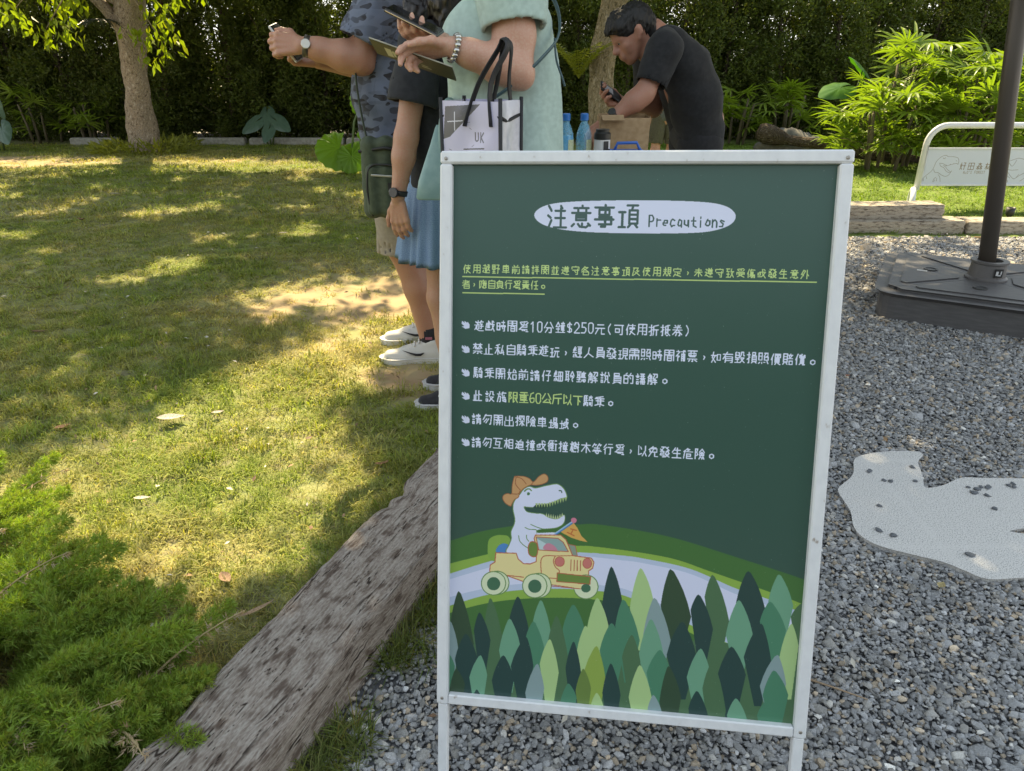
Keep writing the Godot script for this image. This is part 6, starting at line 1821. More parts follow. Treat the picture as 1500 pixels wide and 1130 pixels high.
func build_frame_sign() -> void:
	var t := thing("tube_frame_sign", "white bent tube frame holding a white panel with dinosaur line drawings", "sign", Vector3(3.66, 0, -6.6))
	var white := mottled(lin(0.66, 0.67, 0.68), lin(0.74, 0.75, 0.76), 0.8, 0.42, 0.0, 83)
	var w := 1.22
	var y1 := 0.715
	var path := []
	path.append(Vector3(0, 0.165, 0))
	path.append(Vector3(0, y1 - 0.16, 0))
	for i in 7:
		var a := PI - PI / 2 * i / 6.0
		path.append(Vector3(0.16 + cos(a) * 0.16, y1 - 0.16 + sin(a) * 0.16, 0))
	for i in 7:
		var a := PI / 2 - PI / 2 * i / 6.0
		path.append(Vector3(w - 0.16 + cos(a) * 0.16, y1 - 0.16 + sin(a) * 0.16, 0))
	path.append(Vector3(w, 0.165, 0))
	var mb := MB.new()
	mb.tube(path, [0.026], 14)
	part(t, "tube_frame", mb.make(), white)
	for s in 2:
		mb = MB.new()
		var arch := []
		for i in 13:
			var a := PI * i / 12.0
			arch.append(Vector3(s * w - 0.035 + cos(a) * 0.075, 0.03 + sin(a) * 0.14, cos(a) * -0.16 + 0.02))
		arch.push_front(arch[0] + Vector3(0.0, -0.05, 0))
		arch.append(arch[-1] + Vector3(0.0, -0.05, 0))
		mb.tube(arch, [0.024], 12)
		part(t, "foot", mb.make(), white)
	mb = MB.new()
	mb.box(Vector3(w / 2, 0.365, -0.004), Vector3(w - 0.06, 0.322, 0.006), 0.001)
	part(t, "panel_backing", mb.make(false), white)
	mb = MB.new()
	var q := [Vector3(0.035, 0.212, 0), Vector3(w - 0.035, 0.212, 0), Vector3(w - 0.035, 0.518, 0), Vector3(0.035, 0.518, 0)]
	var uvs := [Vector2(0, 1), Vector2(1, 1), Vector2(1, 0), Vector2(0, 0)]
	for i in 4:
		mb.vert(q[i], uvs[i])
	mb.quad(0, 1, 2, 3)
	var pm := StandardMaterial3D.new()
	pm.albedo_texture = panel_print()
	pm.roughness = 0.45
	part(t, "printed_panel", mb.make(false), pm)
	for y in [0.208, 0.522]:
		mb = MB.new()
		mb.box(Vector3(w / 2, y, 0.002), Vector3(w - 0.05, 0.016, 0.014), 0.002)
		part(t, "panel_rail", mb.make(false), white)

func bottle(label: String, at: Vector3, water: float) -> void:
	var t := thing("water_bottle", label, "bottle", at, 0.4, "water bottles on the vendor's table")
	var plastic := mat(Color(0.55, 0.86, 1.0, 0.32), 0.08)
	plastic.transparency = BaseMaterial3D.TRANSPARENCY_ALPHA
	var prof := [Vector2(0.001, 0), Vector2(0.026, 0), Vector2(0.031, 0.006), Vector2(0.0315, 0.05), Vector2(0.030, 0.075), Vector2(0.0315, 0.10), Vector2(0.0315, 0.15), Vector2(0.029, 0.17), Vector2(0.020, 0.195), Vector2(0.0135, 0.207), Vector2(0.0135, 0.222)]
	var mb := MB.new()
	mb.lathe(prof, 22)
	part(t, "bottle_body", mb.make(), plastic)
	mb = MB.new()
	mb.lathe([Vector2(0.001, 0.003), Vector2(0.027, 0.004), Vector2(0.0295, 0.01), Vector2(0.0295, water), Vector2(0.001, water)], 18)
	var wm := mat(Color(0.35, 0.72, 0.92, 0.55), 0.05)
	wm.transparency = BaseMaterial3D.TRANSPARENCY_ALPHA
	part(t, "water", mb.make(), wm)
	mb = MB.new()
	mb.lathe([Vector2(0.001, 0.216), Vector2(0.0165, 0.216), Vector2(0.0165, 0.238), Vector2(0.014, 0.242), Vector2(0.001, 0.242)], 20)
	part(t, "cap", mb.make(false), mat(lin(0.02, 0.16, 0.50), 0.4))
	mb = MB.new()
	var ring0 := []
	var ring1 := []
	for k in 13:
		var a := -0.2 + 1.9 * k / 12.0
		ring0.append(Vector3(cos(a) * 0.0322, 0.055, sin(a) * 0.0322))
		ring1.append(Vector3(cos(a) * 0.0322, 0.145, sin(a) * 0.0322))
	for k in 12:
		mb.face([ring0[k + 1], ring0[k], ring1[k], ring1[k + 1]])
	part(t, "paper_label", mb.make(false), mottled(lin(0.50, 0.56, 0.30), lin(0.66, 0.68, 0.50), 0.05, 0.6, 0.0, 84))

func build_table() -> void:
	var t := thing("folding_table", "small pale folding table hidden behind the notice board", "table", Vector3(0.38, 0, -3.04))
	var tm := mottled(lin(0.45, 0.44, 0.42), lin(0.52, 0.51, 0.49), 0.6, 0.6, 0.0, 85)
	var lm := mat(lin(0.25, 0.25, 0.26), 0.4, 0.6)
	var mb := MB.new()
	mb.box(Vector3(0, 0.765, 0), Vector3(0.66, 0.03, 0.52), 0.008)
	part(t, "table_top", mb.make(false), tm)
	for x in [-0.28, 0.28]:
		for z in [-0.2, 0.2]:
			mb = MB.new()
			mb.tube([Vector3(x, 0.752, z), Vector3(x * 1.08, -0.005, z * 1.1)], [0.014, 0.013], 10)
			part(t, "leg", mb.make(), lm)
	bottle("clear blue bottle with a pale label, left of the two", Vector3(0.215, 0.782, -3.0), 0.16)
	bottle("half empty clear blue bottle, right of the two, beside the white canister", Vector3(0.288, 0.782, -3.01), 0.09)
	# canister
	t = thing("canister", "white canister with black lid beside the blue bottles", "canister", Vector3(0.358, 0.782, -2.97))
	mb = MB.new()
	mb.lathe([Vector2(0.001, 0), Vector2(0.030, 0), Vector2(0.032, 0.004), Vector2(0.032, 0.146), Vector2(0.030, 0.15)], 24)
	part(t, "canister_body", mb.make(false), mat(lin(0.72, 0.72, 0.72), 0.4))
	mb = MB.new()
	mb.lathe([Vector2(0.033, 0.148), Vector2(0.033, 0.17), Vector2(0.027, 0.176), Vector2(0.027, 0.186), Vector2(0.001, 0.186)], 24)
	part(t, "lid", mb.make(false), mat(lin(0.02, 0.02, 0.02), 0.35))
	mb = MB.new()
	for q in [[0.012, 0.118, 0.020, 0.050], [0.022, 0.095, 0.016, 0.036]]:
		mb.box(Vector3(q[0], q[1], sqrt(0.0325 * 0.0325 - q[0] * q[0])), Vector3(q[2], q[3], 0.004), 0.0005, Basis(Vector3.UP, q[0] * 30.0))
	part(t, "black_print", mb.make(false), mat(lin(0.03, 0.03, 0.03), 0.4))
	# blue carrier
	t = thing("battery_carrier", "blue plastic carrier with handle holding a black box", "carrier", Vector3(0.452, 0.782, -2.92))
	var blue := mat(lin(0.05, 0.16, 0.55), 0.4)
	mb = MB.new()
	mb.box(Vector3(0, 0.104, 0), Vector3(0.135, 0.016, 0.10), 0.004)
	for x in [-0.060, 0.036, 0.060]:
		mb.box(Vector3(x, 0.048, 0.045), Vector3(0.013, 0.096, 0.012), 0.003)
	for x in [-0.060, 0.060]:
		mb.box(Vector3(x, 0.048, -0.045), Vector3(0.013, 0.096, 0.012), 0.003)
	part(t, "carrier_frame", mb.make(false), blue)
	mb = MB.new()
	mb.tube([Vector3(-0.05, 0.112, 0), Vector3(-0.04, 0.138, 0), Vector3(0.035, 0.140, 0), Vector3(0.05, 0.112, 0)], [0.006], 8)
	part(t, "handle", mb.make(), blue)
	mb = MB.new()
	mb.box(Vector3(-0.008, 0.046, 0), Vector3(0.10, 0.090, 0.075), 0.004)
	part(t, "black_box", mb.make(false), mat(lin(0.02, 0.02, 0.022), 0.4))
	# paper bag
	t = thing("paper_bag", "open brown kraft paper bag under the vendor's hands", "bag", Vector3(0.465, 0.781, -3.16))
	var kraft := mottled(lin(0.36, 0.24, 0.13), lin(0.43, 0.30, 0.17), 0.2, 0.9, 0.0, 86)
	for q in [[Vector3(0, 0.11, 0.06), Vector3(0.20, 0.22, 0.003)], [Vector3(0, 0.115, -0.06), Vector3(0.20, 0.23, 0.003)]]:
		mb = MB.new()
		mb.box(q[0], q[1], 0.0005)
		part(t, "bag_panel", mb.make(false), kraft)
	for x in [-1.0, 1.0]:
		mb = MB.new()
		mb.box(Vector3(x * 0.0965, 0.112, 0), Vector3(0.003, 0.224, 0.116), 0.0005, Basis(Vector3.FORWARD, x * 0.05))
		part(t, "bag_panel", mb.make(false), kraft)
	mb = MB.new()
	mb.box(Vector3(0, 0.002, 0), Vector3(0.19, 0.003, 0.116), 0.0005)
	part(t, "bag_floor", mb.make(false), kraft)
	mb = MB.new()
	mb.box(Vector3(-0.055, 0.222, 0.085), Vector3(0.09, 0.003, 0.05), 0.0005, Basis(Vector3.RIGHT, 0.35))
	part(t, "bag_flap", mb.make(false), kraft)

func fallen_leaf(label: String, at: Vector2, l: float, w: float, c: Color, turn: float, curl: float, y := 0.012) -> void:
	var mb := MB.new()
	var n := 8
	for i in n + 1:
		var f := float(i) / n
		var ww := w * 0.5 * sin(PI * pow(f, 0.8)) + 0.0006
		for j in 5:
			var g := (j - 2) / 2.0
			mb.vert(Vector3((f - 0.5) * l, absf(g) * ww * 0.35 * (1.0 + curl) + curl * (f - 0.5) * (f - 0.5) * l * 1.3 + 0.004, g * ww))
	for i in n:
		for j in 4:
			var q := i * 5 + j
			mb.quad(q, q + 1, q + 6, q + 5)
	var o := part(self, "fallen_leaf", mb.make(), mottled(c, c.lerp(Color(0.25, 0.16, 0.1), 0.35), 0.04, 0.8, 0.0, int(absf(at.x) * 100.0) % 7 + 90))
	o.position = Vector3(at.x, y, at.y)
	o.rotation.y = turn
	tag(o, label, "leaf", "fallen leaves")

func build_litter() -> void:
	var tan := lin(0.42, 0.30, 0.19)
	var brown := lin(0.27, 0.15, 0.085)
	var pale := lin(0.60, 0.55, 0.46)
	fallen_leaf("large pale dry leaf on the sunlit grass", Vector2(-1.24, -2.31), 0.10, 0.045, pale, 0.2, 0.3, 0.02)
	fallen_leaf("curled brown leaf at the left edge of the lawn", Vector2(-1.60, -2.25), 0.055, 0.028, brown, 0.9, 0.5, 0.015)
	fallen_leaf("brown curled leaf lying above the foxtail ferns", Vector2(-0.72, -1.43), 0.05, 0.026, tan.lerp(brown, 0.4), -0.8, 0.55, 0.015)
	fallen_leaf("long narrow straw coloured leaf close to the timber", Vector2(-0.60, -1.31), 0.085, 0.012, tan, 0.75, 0.2, 0.025)
	fallen_leaf("small brown leaf on the grass by the timber's far end", Vector2(-0.42, -2.0), 0.05, 0.016, brown, 0.5, 0.45, 0.015)
	fallen_leaf("small pale leaf just right of the large pale dry leaf", Vector2(-1.09, -2.36), 0.045, 0.02, pale, 0.4, 0.3, 0.02)
	fallen_leaf("thin pale leaf below the grass clump in the sunlit patch", Vector2(-1.10, -1.79), 0.05, 0.016, pale, 0.1, 0.2, 0.02)
	fallen_leaf("tiny rusty leaf in the middle of the sunlit grass", Vector2(-0.70, -2.16), 0.028, 0.016, tan, 0.9, 0.5, 0.02)
	fallen_leaf("small white leaf on bare soil left of the people", Vector2(-1.76, -5.47), 0.07, 0.03, pale, 0.2, 0.3, 0.012)
	fallen_leaf("dark curled leaf on the shaded lawn far left", Vector2(-3.60, -5.99), 0.07, 0.03, brown, 0.1, 0.8, 0.012)
	fallen_leaf("pale leaf on the shaded lawn below the thick trunked tree", Vector2(-3.99, -7.3), 0.10, 0.04, pale, 0.0, 0.2, 0.012)
	fallen_leaf("dark twig like leaf halfway up the lawn's left side", Vector2(-2.30, -3.26), 0.09, 0.014, brown, 0.1, 0.3, 0.012)
	fallen_leaf("long dark leaf at the lawn's left edge in the shade", Vector2(-2.78, -4.0), 0.09, 0.018, brown, 0.3, 0.3, 0.012)
	fallen_leaf("tiny reddish leaf on the gravel right of the notice board", Vector2(1.40, -2.72), 0.025, 0.014, lin(0.35, 0.14, 0.07), 0.4, 0.4, 0.012)
	fallen_leaf("yellowish leaf scrap on the gravel under the stepping stone", Vector2(1.07, -1.41), 0.03, 0.018, lin(0.45, 0.38, 0.18), 0.7, 0.3, 0.012)
	fallen_leaf("brown leaf on the gravel against the timber's near end", Vector2(-0.40, -0.955), 0.055, 0.022, tan.lerp(brown, 0.3), 1.2, 0.6, 0.02)
	fallen_leaf("dry yellow leaf on the gravel beyond the parasol pole", Vector2(3.50, -5.3), 0.11, 0.04, lin(0.45, 0.33, 0.14), 0.1, 0.3, 0.012)
	var mb := MB.new()
	mb.tube([Vector3(0.615, 0.012, -1.125), Vector3(0.67, 0.014, -1.095), Vector3(0.73, 0.012, -1.065)], [0.0022, 0.002, 0.0012], 6)
	var o := part(self, "dry_twig", mb.make(), mat(lin(0.36, 0.26, 0.17), 0.9))
	tag(o, "thin dry twig on the gravel by the notice board's right leg", "twig")
	var t := thing("garden_spotlight", "small black spike light in the grass behind the parasol pole", "lamp", Vector3(4.12, 0, -5.95))
	var bm := mat(lin(0.02, 0.02, 0.022), 0.5)
	mb = MB.new()
	mb.lathe([Vector2(0.004, -0.05), Vector2(0.009, 0.0), Vector2(0.009, 0.05)], 8)
	part(t, "spike", mb.make(), bm)
	mb = MB.new()
	mb.lathe([Vector2(0.012, 0), Vector2(0.03, 0.02), Vector2(0.035, 0.08), Vector2(0.028, 0.08), Vector2(0.02, 0.03)], 16, Vector3(0, 0.045, 0))
	part(t, "lamp_head", mb.make(), bm)
# ------------------------------------------------------------------ people
func hand_bones(F: Field, wrist: Vector3, d: Vector3, n: Vector3, thumb: Vector3, curl: Array, size := 1.0) -> void:
	# d: along the palm towards the fingers, n: out of the palm, thumb: side of the thumb
	d = d.normalized()
	n = (n - d * n.dot(d)).normalized()
	var s := (thumb - d * thumb.dot(d) - n * thumb.dot(n)).normalized()
	var lens := [0.066, 0.074, 0.069, 0.054]
	for i in 4:
		var off := (1.5 - i) * 0.0195 * size
		var base := wrist + s * off * 0.55 + d * 0.018 * size
		var kn := wrist + s * off + d * (0.088 - absf(i - 1.2) * 0.005) * size
		F.bone(base, kn, 0.0145 * size, 0.0108 * size)
		var a: float = curl[mini(i + 1, curl.size() - 1)]
		var p := kn
		var ang := a * 0.75
		for j in 3:
			var l: float = lens[i] * [0.45, 0.31, 0.24][j] * size
			var dir := (d * cos(ang) + n * sin(ang) + s * off * 1.2).normalized()
			var q := p + dir * l
			F.bone(p, q, (0.0092 - j * 0.0008) * size, (0.0085 - j * 0.0009) * size)
			p = q
			ang += a
	var t0 := wrist + s * 0.016 * size + d * 0.022 * size
	var t1 := t0 + (s * 0.8 + d * 0.75 + n * 0.35).normalized() * 0.038 * size
	var t2: Vector3 = t1 + (s * (0.55 - curl[0]) + d * 0.9 + n * 0.45 * curl[0]).normalized() * 0.032 * size
	var t3: Vector3 = t2 + (s * (0.3 - curl[0]) + d * 0.95 + n * 0.55 * curl[0]).normalized() * 0.026 * size
	F.bone(t0, t1, 0.0145 * size, 0.0115 * size)
	F.bone(t1, t2, 0.0110 * size, 0.0098 * size)
	F.bone(t2, t3, 0.0096 * size, 0.0080 * size)

func head_into(mb: MB, T: Transform3D, s: float) -> void:
	var F := Field.new()
	F.k = 0.016
	var add := func(a: Vector3, b: Vector3, ra: float, rb: float) -> void: F.bone(T * (a * s), T * (b * s), ra * s, rb * s)
	add.call(Vector3(0, 0.028, -0.032), Vector3(0, 0.036, 0.026), 0.078, 0.072)
	add.call(Vector3(0, -0.015, 0.03), Vector3(0, -0.070, 0.050), 0.060, 0.040)
	add.call(Vector3(0, -0.085, 0.060), Vector3(0, -0.097, 0.066), 0.026, 0.020)
	for q in [-1.0, 1.0]:
		add.call(Vector3(q * 0.046, -0.03, 0.0), Vector3(q * 0.022, -0.088, 0.046), 0.028, 0.020)
		add.call(Vector3(q * 0.036, -0.026, 0.058), Vector3(q * 0.030, -0.045, 0.058), 0.026, 0.024)
		add.call(Vector3(q * 0.012, 0.014, 0.086), Vector3(q * 0.044, 0.012, 0.070), 0.011, 0.010)
		add.call(Vector3(q * 0.011, -0.035, 0.094), Vector3(q * 0.008, -0.033, 0.100), 0.0085, 0.008)
		add.call(Vector3(q * 0.076, 0.010, -0.008), Vector3(q * 0.074, -0.026, 0.000), 0.0105, 0.008)
		add.call(Vector3(q * 0.080, 0.016, -0.016), Vector3(q * 0.079, -0.012, -0.020), 0.007, 0.007)
	add.call(Vector3(0, 0.006, 0.088), Vector3(0, -0.028, 0.114), 0.0085, 0.0115)
	add.call(Vector3(-0.017, -0.058, 0.092), Vector3(0.017, -0.058, 0.092), 0.0075, 0.0075)
	add.call(Vector3(-0.013, -0.071, 0.090), Vector3(0.013, -0.071, 0.090), 0.0080, 0.0080)
	add.call(Vector3(0, -0.05, -0.022), Vector3(0, -0.15, -0.036), 0.053, 0.056)
	for q in [-1.0, 1.0]:
		F.cut.append([T * (Vector3(q * 0.030, -0.002, 0.100) * s), T * (Vector3(q * 0.034, -0.002, 0.099) * s), 0.0125 * s, 0.0125 * s])
	F.mesh_into(mb, 0.005)

func hair_mesh(T: Transform3D, s: float, style: String) -> ArrayMesh:
	var F := Field.new()
	F.k = 0.02
	F.wrinkle = fbm(15, 1.0, 2)
	F.stretch = Vector3(95, 22, 95)
	F.amp = 0.009
	var add := func(a: Vector3, b: Vector3, ra: float, rb: float) -> void: F.bone(T * (a * s), T * (b * s), ra * s, rb * s)
	add.call(Vector3(0, 0.040, -0.034), Vector3(0, 0.048, 0.024), 0.084, 0.078)
	if style == "short":
		add.call(Vector3(0, 0.085, 0.03), Vector3(0, 0.060, 0.088), 0.040, 0.026)
		add.call(Vector3(0, 0.00, -0.060), Vector3(0, -0.035, -0.060), 0.060, 0.045)
		add.call(Vector3(-0.05, 0.062, 0.05), Vector3(0.05, 0.062, 0.05), 0.034, 0.034)
	else:
		add.call(Vector3(0, 0.01, -0.055), Vector3(0, -0.14, -0.085), 0.075, 0.070)
		add.call(Vector3(0, -0.14, -0.085), Vector3(0, -0.33, -0.085), 0.070, 0.045)
		for q in [-1.0, 1.0]:
			add.call(Vector3(q * 0.060, 0.02, 0.01), Vector3(q * 0.085, -0.16, -0.01), 0.032, 0.036)
			add.call(Vector3(q * 0.085, -0.16, -0.01), Vector3(q * 0.085, -0.33, 0.02), 0.042, 0.020)
	var n := T.basis * Vector3(0, -0.62, 0.78)
	F.cut.append([T * (Vector3(0, -0.045, 0.115) * s), T * (Vector3(0, -0.085, 0.12) * s), 0.098 * s, 0.10 * s])
	return F.make(0.006)

func eyes(parent: Node, T: Transform3D, s: float) -> void:
	for q in [-1.0, 1.0]:
		var mb := MB.new()
		mb.ball(T * (Vector3(q * 0.031, -0.002, 0.078) * s), Vector3.ONE * 0.0115 * s, 8, 12)
		var e := part(parent, "eye", mb.make(), mat(lin(0.22, 0.18, 0.16), 0.25))
		mb = MB.new()
		mb.ball(T * (Vector3(q * 0.031, -0.002, 0.0868) * s), Vector3.ONE * 0.0048 * s, 6, 10)
		part(e, "iris", mb.make(), mat(lin(0.02, 0.012, 0.008), 0.15))
		mb = MB.new()
		mb.tube([T * (Vector3(q * 0.014, 0.024, 0.094) * s), T * (Vector3(q * 0.032, 0.029, 0.088) * s), T * (Vector3(q * 0.050, 0.024, 0.072) * s)], [0.0028 * s, 0.0035 * s, 0.002 * s], 6)
		part(parent, "eyebrow", mb.make(), mat(lin(0.02, 0.015, 0.012), 0.8))

func skin_mat(c: Color) -> StandardMaterial3D:
	var m := mottled(c, c.lerp(Color(0.72, 0.36, 0.28), 0.22), 0.05, 0.46, 0.0, 130)
	m.subsurf_scatter_enabled = true
	m.subsurf_scatter_strength = 0.05
	return m

func cloth(c: Color, seed_: int, rough := 0.9) -> StandardMaterial3D:
	var m := mottled(c.darkened(0.06), c.lightened(0.04), 0.15, rough, 0.0, seed_)
	m.rim_enabled = true
	m.rim = 0.15
	m.rim_tint = 0.6
	return m

# sleeve, trouser leg or skirt-like tube of cloth round a limb: open at its end
func cuff(parent: Node, called: String, pts: Array, rs: Array, m: Material, cell := 0.008, fold := 0.004, inner := 0.82, seed_ := 3) -> void:
	var F := Field.new()
	F.k = 0.02
	F.chain(pts, rs)
	F.wrinkle = fbm(seed_, 9.0, 2)
	F.amp = fold
	var e: Vector3 = pts[-1]
	var d: Vector3 = (e - pts[-2]).normalized()
	F.planes.append([e, d])
	F.cut.append([e - d * 0.05, e + d * 0.2, float(rs[-1]) * inner, float(rs[-1]) * inner])
	part(parent, called, F.make(cell), m)

func shoe(parent: Node, heel: Vector3, dir: Vector3, l: float, upper: Material, sole: Material, mark: Material = null) -> void:
	var s := Vector3(-dir.z, 0, dir.x)
	var F := Field.new()
	F.k = 0.018
	var w := l * 0.145
	F.bone(heel + dir * l * 0.16 + Vector3.UP * 0.045, heel + dir * l * 0.2 + Vector3.UP * 0.085, w * 0.98, w * 0.9)
	F.bone(heel + dir * l * 0.2 + Vector3.UP * 0.04, heel + dir * l * 0.58 + Vector3.UP * 0.030, w * 1.02, w * 0.92)
	for q in [-1.0, 1.0]:
		F.bone(heel + dir * l * 0.58 + Vector3.UP * 0.030 + s * q * w * 0.38, heel + dir * l * 0.86 + Vector3.UP * 0.026 + s * q * w * 0.28, w * 0.72, w * 0.60)
	F.bone(heel + dir * l * 0.3 + Vector3.UP * 0.078, heel + dir * l * 0.62 + Vector3.UP * 0.046, w * 0.62, w * 0.55)
	F.planes.append([heel + Vector3.UP * 0.022, Vector3.DOWN])
	F.planes.append([heel + Vector3.UP * 0.105 + dir * l * 0.2, (Vector3.UP + dir * 0.12).normalized()])
	var o := part(parent, "shoe", F.make(0.007), upper)
	var poly := []
	for q in [[0.0, 0.0], [0.03, 0.11], [0.2, 0.15], [0.45, 0.14], [0.7, 0.185], [0.88, 0.15], [1.0, 0.03], [0.99, -0.06], [0.88, -0.15], [0.7, -0.175], [0.45, -0.14], [0.2, -0.15], [0.03, -0.11]]:
		var p: Vector3 = heel + dir * l * float(q[0]) + s * l * float(q[1]) * 1.08
		poly.append(Vector2(p.x, p.z))
	var mb := MB.new()
	mb.slab(closed(poly, 3), heel.y + 0.001, heel.y + 0.028, 0.004)
	part(o, "sole", mb.make(false), sole)
	for i in 5:
		mb = MB.new()
		var c := heel + dir * l * (0.42 + i * 0.065) + Vector3.UP * (0.104 - i * 0.0125)
		mb.tube([c - s * 0.026 - Vector3.UP * 0.012, c, c + s * 0.026 - Vector3.UP * 0.012], [0.004], 6)
		part(o, "lace", mb.make(), sole)
	if mark:
		for side in [1.0, -1.0]:
			mb = MB.new()
			var pth := []
			var rr := []
			for q in [[0.34, 0.056, 0.001], [0.40, 0.047, 0.006], [0.46, 0.047, 0.0055], [0.55, 0.056, 0.003], [0.66, 0.068, 0.0008]]:
				pth.append(heel + dir * l * float(q[0]) + Vector3.UP * float(q[1]) + s * side * w * (1.10 if q[0] < 0.6 else 1.02))
				rr.append(q[2])
			mb.tube(pth, rr, 6)
			part(o, "side_mark", mb.make(), mark)

func watch(parent: Node, called: String, at: Vector3, axis: Vector3, r: float, w: float, m: Material, face: Material, face_dir: Vector3) -> void:
	var mb := MB.new()
	axis = axis.normalized()
	var s := axis.cross(face_dir).normalized()
	var f := s.cross(axis).normalized()
	var ring := []
	for k in 4:
		var row := []
		var rr: float = r + (0.0035 if k == 1 or k == 2 else 0.0)
		for i in 24:
			var a := TAU * i / 24.0
			row.append(at + axis * w * [-0.5, -0.42, 0.42, 0.5][k] + (s * cos(a) + f * sin(a)) * rr)
		ring.append(row)
	mb.loft(ring, false, false)
	var o := part(parent, called, mb.make(), m)
	if face:
		mb = MB.new()
		var rs := []
		for k in 3:
			var row := []
			for i in 20:
				var a := TAU * i / 20.0
				row.append(at + f * (r + [0.001, 0.009, 0.0105][k]) + (axis * cos(a) + s * sin(a)) * [0.0165, 0.0165, 0.0145][k])
			rs.append(row)
		mb.loft(rs)
		part(o, "watch_face", mb.make(false), face)

func build_woman() -> void:
	var t := thing("person", "person in a mint green dress holding a phone and booklet, tote on the forearm", "person", Vector3(-0.04, 0, -2.33))
	var g := Vector3(0.04, 0, 2.33)                # world -> local
	var skin := skin_mat(lin(0.58, 0.36, 0.26))
	var F := Field.new()
	F.k = 0.03
	var P := func(x: float, y: float, z: float) -> Vector3: return Vector3(x, y, z) + g
	for s in [-1.0, 1.0]:
		F.chain([P.call(-0.02, 0.88, -2.33 + s * 0.09), P.call(-0.04, 0.48, -2.33 + s * 0.085), P.call(-0.02, 0.28, -2.33 + s * 0.085), P.call(-0.01, 0.06, -2.33 + s * 0.085)], [0.085, 0.055, 0.052, 0.036])
		F.bone(P.call(-0.02, 0.05, -2.33 + s * 0.085), P.call(-0.16, 0.04, -2.33 + s * 0.09), 0.034, 0.026)
	F.chain([P.call(-0.02, 0.92, -2.33), P.call(-0.03, 1.10, -2.33), P.call(-0.03, 1.28, -2.33), P.call(-0.02, 1.44, -2.33)], [0.12, 0.105, 0.11, 0.05])
	F.bone(P.call(-0.01, 1.37, -2.48), P.call(-0.01, 1.37, -2.18), 0.055, 0.055)
	# near arm and far arm
	var el: Vector3 = P.call(0.012, 1.185, -2.115)
	var wr: Vector3 = P.call(-0.162, 1.243, -2.06)
	F.chain([P.call(-0.002, 1.37, -2.165), P.call(0.006, 1.27, -2.135), el, el.lerp(wr, 0.28), el.lerp(wr, 0.7), wr], [0.057, 0.054, 0.042, 0.046, 0.033, 0.026])
	F.bone(el + Vector3(0.020, -0.022, 0), el + Vector3(0.012, -0.018, 0), 0.022, 0.026)
	var el2: Vector3 = P.call(-0.01, 1.15, -2.46)
	var wr2: Vector3 = P.call(-0.205, 1.262, -2.16)
	F.chain([P.call(-0.002, 1.37, -2.49), el2, el2.lerp(wr2, 0.25), wr2], [0.055, 0.046, 0.042, 0.026])
	var mb := MB.new()
	F.mesh_into(mb, 0.011)
	var Hn := Field.new()
	Hn.k = 0.007
	Hn.bone(el.lerp(wr, 0.85), wr, 0.029, 0.025)
	hand_bones(Hn, wr, Vector3(-0.97, -0.10, 0.10), Vector3(0.1, -0.75, 0.62), Vector3(-0.1, 0.8, 0.5), [0.35, 0.30, 0.5, 0.7, 0.8], 0.98)
	Hn.mesh_into(mb, 0.0036)
	var H2 := Field.new()
	H2.k = 0.007
	H2.bone(el2.lerp(wr2, 0.85), wr2, 0.028, 0.024)
	hand_bones(H2, wr2, Vector3(-0.50, 0.05, 0.86), Vector3(-0.25, 0.95, 0.1), Vector3(-0.7, 0.1, -0.5), [0.4, 0.55, 0.6, 0.65, 0.7], 0.95)
	H2.mesh_into(mb, 0.0036)
	var T := Transform3D(Basis(Vector3(0, 0, -1), Vector3(-0.28, 0.96, 0), Vector3(-0.96, -0.28, 0)).orthonormalized(), P.call(-0.045, 1.575, -2.33))
	head_into(mb, T, 0.95)
	part(t, "body", mb.make(), skin)
	eyes(t, T, 0.95)
	part(t, "hair", hair_mesh(T, 0.95, "short"), mat(lin(0.03, 0.02, 0.015), 0.45))
	# dress
	var dressm := cloth(lin(0.43, 0.56, 0.50), 140)
	var D := Field.new()
	D.k = 0.06
	D.wrinkle = fbm(9, 1.0, 2)
	D.stretch = Vector3(8, 1.6, 8)
	D.amp = 0.017
	for s in [-1.0, 1.0]:
		D.chain([P.call(-0.02, 1.375, -2.33 + s * 0.11), P.call(-0.085, 1.25, -2.33 + s * 0.075), P.call(-0.05, 1.08, -2.33 + s * 0.065), P.call(-0.045, 0.90, -2.33 + s * 0.075), P.call(-0.045, 0.47, -2.33 + s * 0.10)], [0.060, 0.105, 0.125, 0.145, 0.18])
		D.bone(P.call(0.03, 1.30, -2.33 + s * 0.08), P.call(0.03, 0.95, -2.33 + s * 0.07), 0.085, 0.125)
	D.planes.append([P.call(0, 0.48, 0), Vector3.DOWN])
	D.cut.append([P.call(-0.02, 1.46, -2.33), P.call(-0.06, 1.56, -2.33), 0.075, 0.09])
	D.cut.append([P.call(-0.04, 0.40, -2.33), P.call(-0.04, 0.5, -2.33), 0.2, 0.16])
	part(t, "dress", D.make(0.011), dressm)
	cuff(t, "sleeve", [P.call(-0.015, 1.39, -2.22), P.call(-0.002, 1.365, -2.16), P.call(0.006, 1.288, -2.14)], [0.094, 0.092, 0.089], dressm, 0.007, 0.003, 0.86, 21)
	cuff(t, "sleeve", [P.call(-0.015, 1.385, -2.44), P.call(-0.002, 1.36, -2.495), P.call(0.004, 1.295, -2.50)], [0.075, 0.078, 0.080], dressm, 0.008, 0.006, 0.86, 22)
	var chrome := mat(lin(0.62, 0.60, 0.56), 0.25, 0.9)
	var ax := (wr - el).normalized()
	for k in 15:
		var a := TAU * k / 15.0
		var s1 := ax.cross(Vector3.UP).normalized()
		var c := wr - ax * 0.012 + (s1 * cos(a) + s1.cross(ax) * sin(a)) * 0.0315
		mb = MB.new()
		mb.ball(c, Vector3(0.0098, 0.0075, 0.0098), 6, 8)
		part(t, "bracelet_link", mb.make(), chrome)
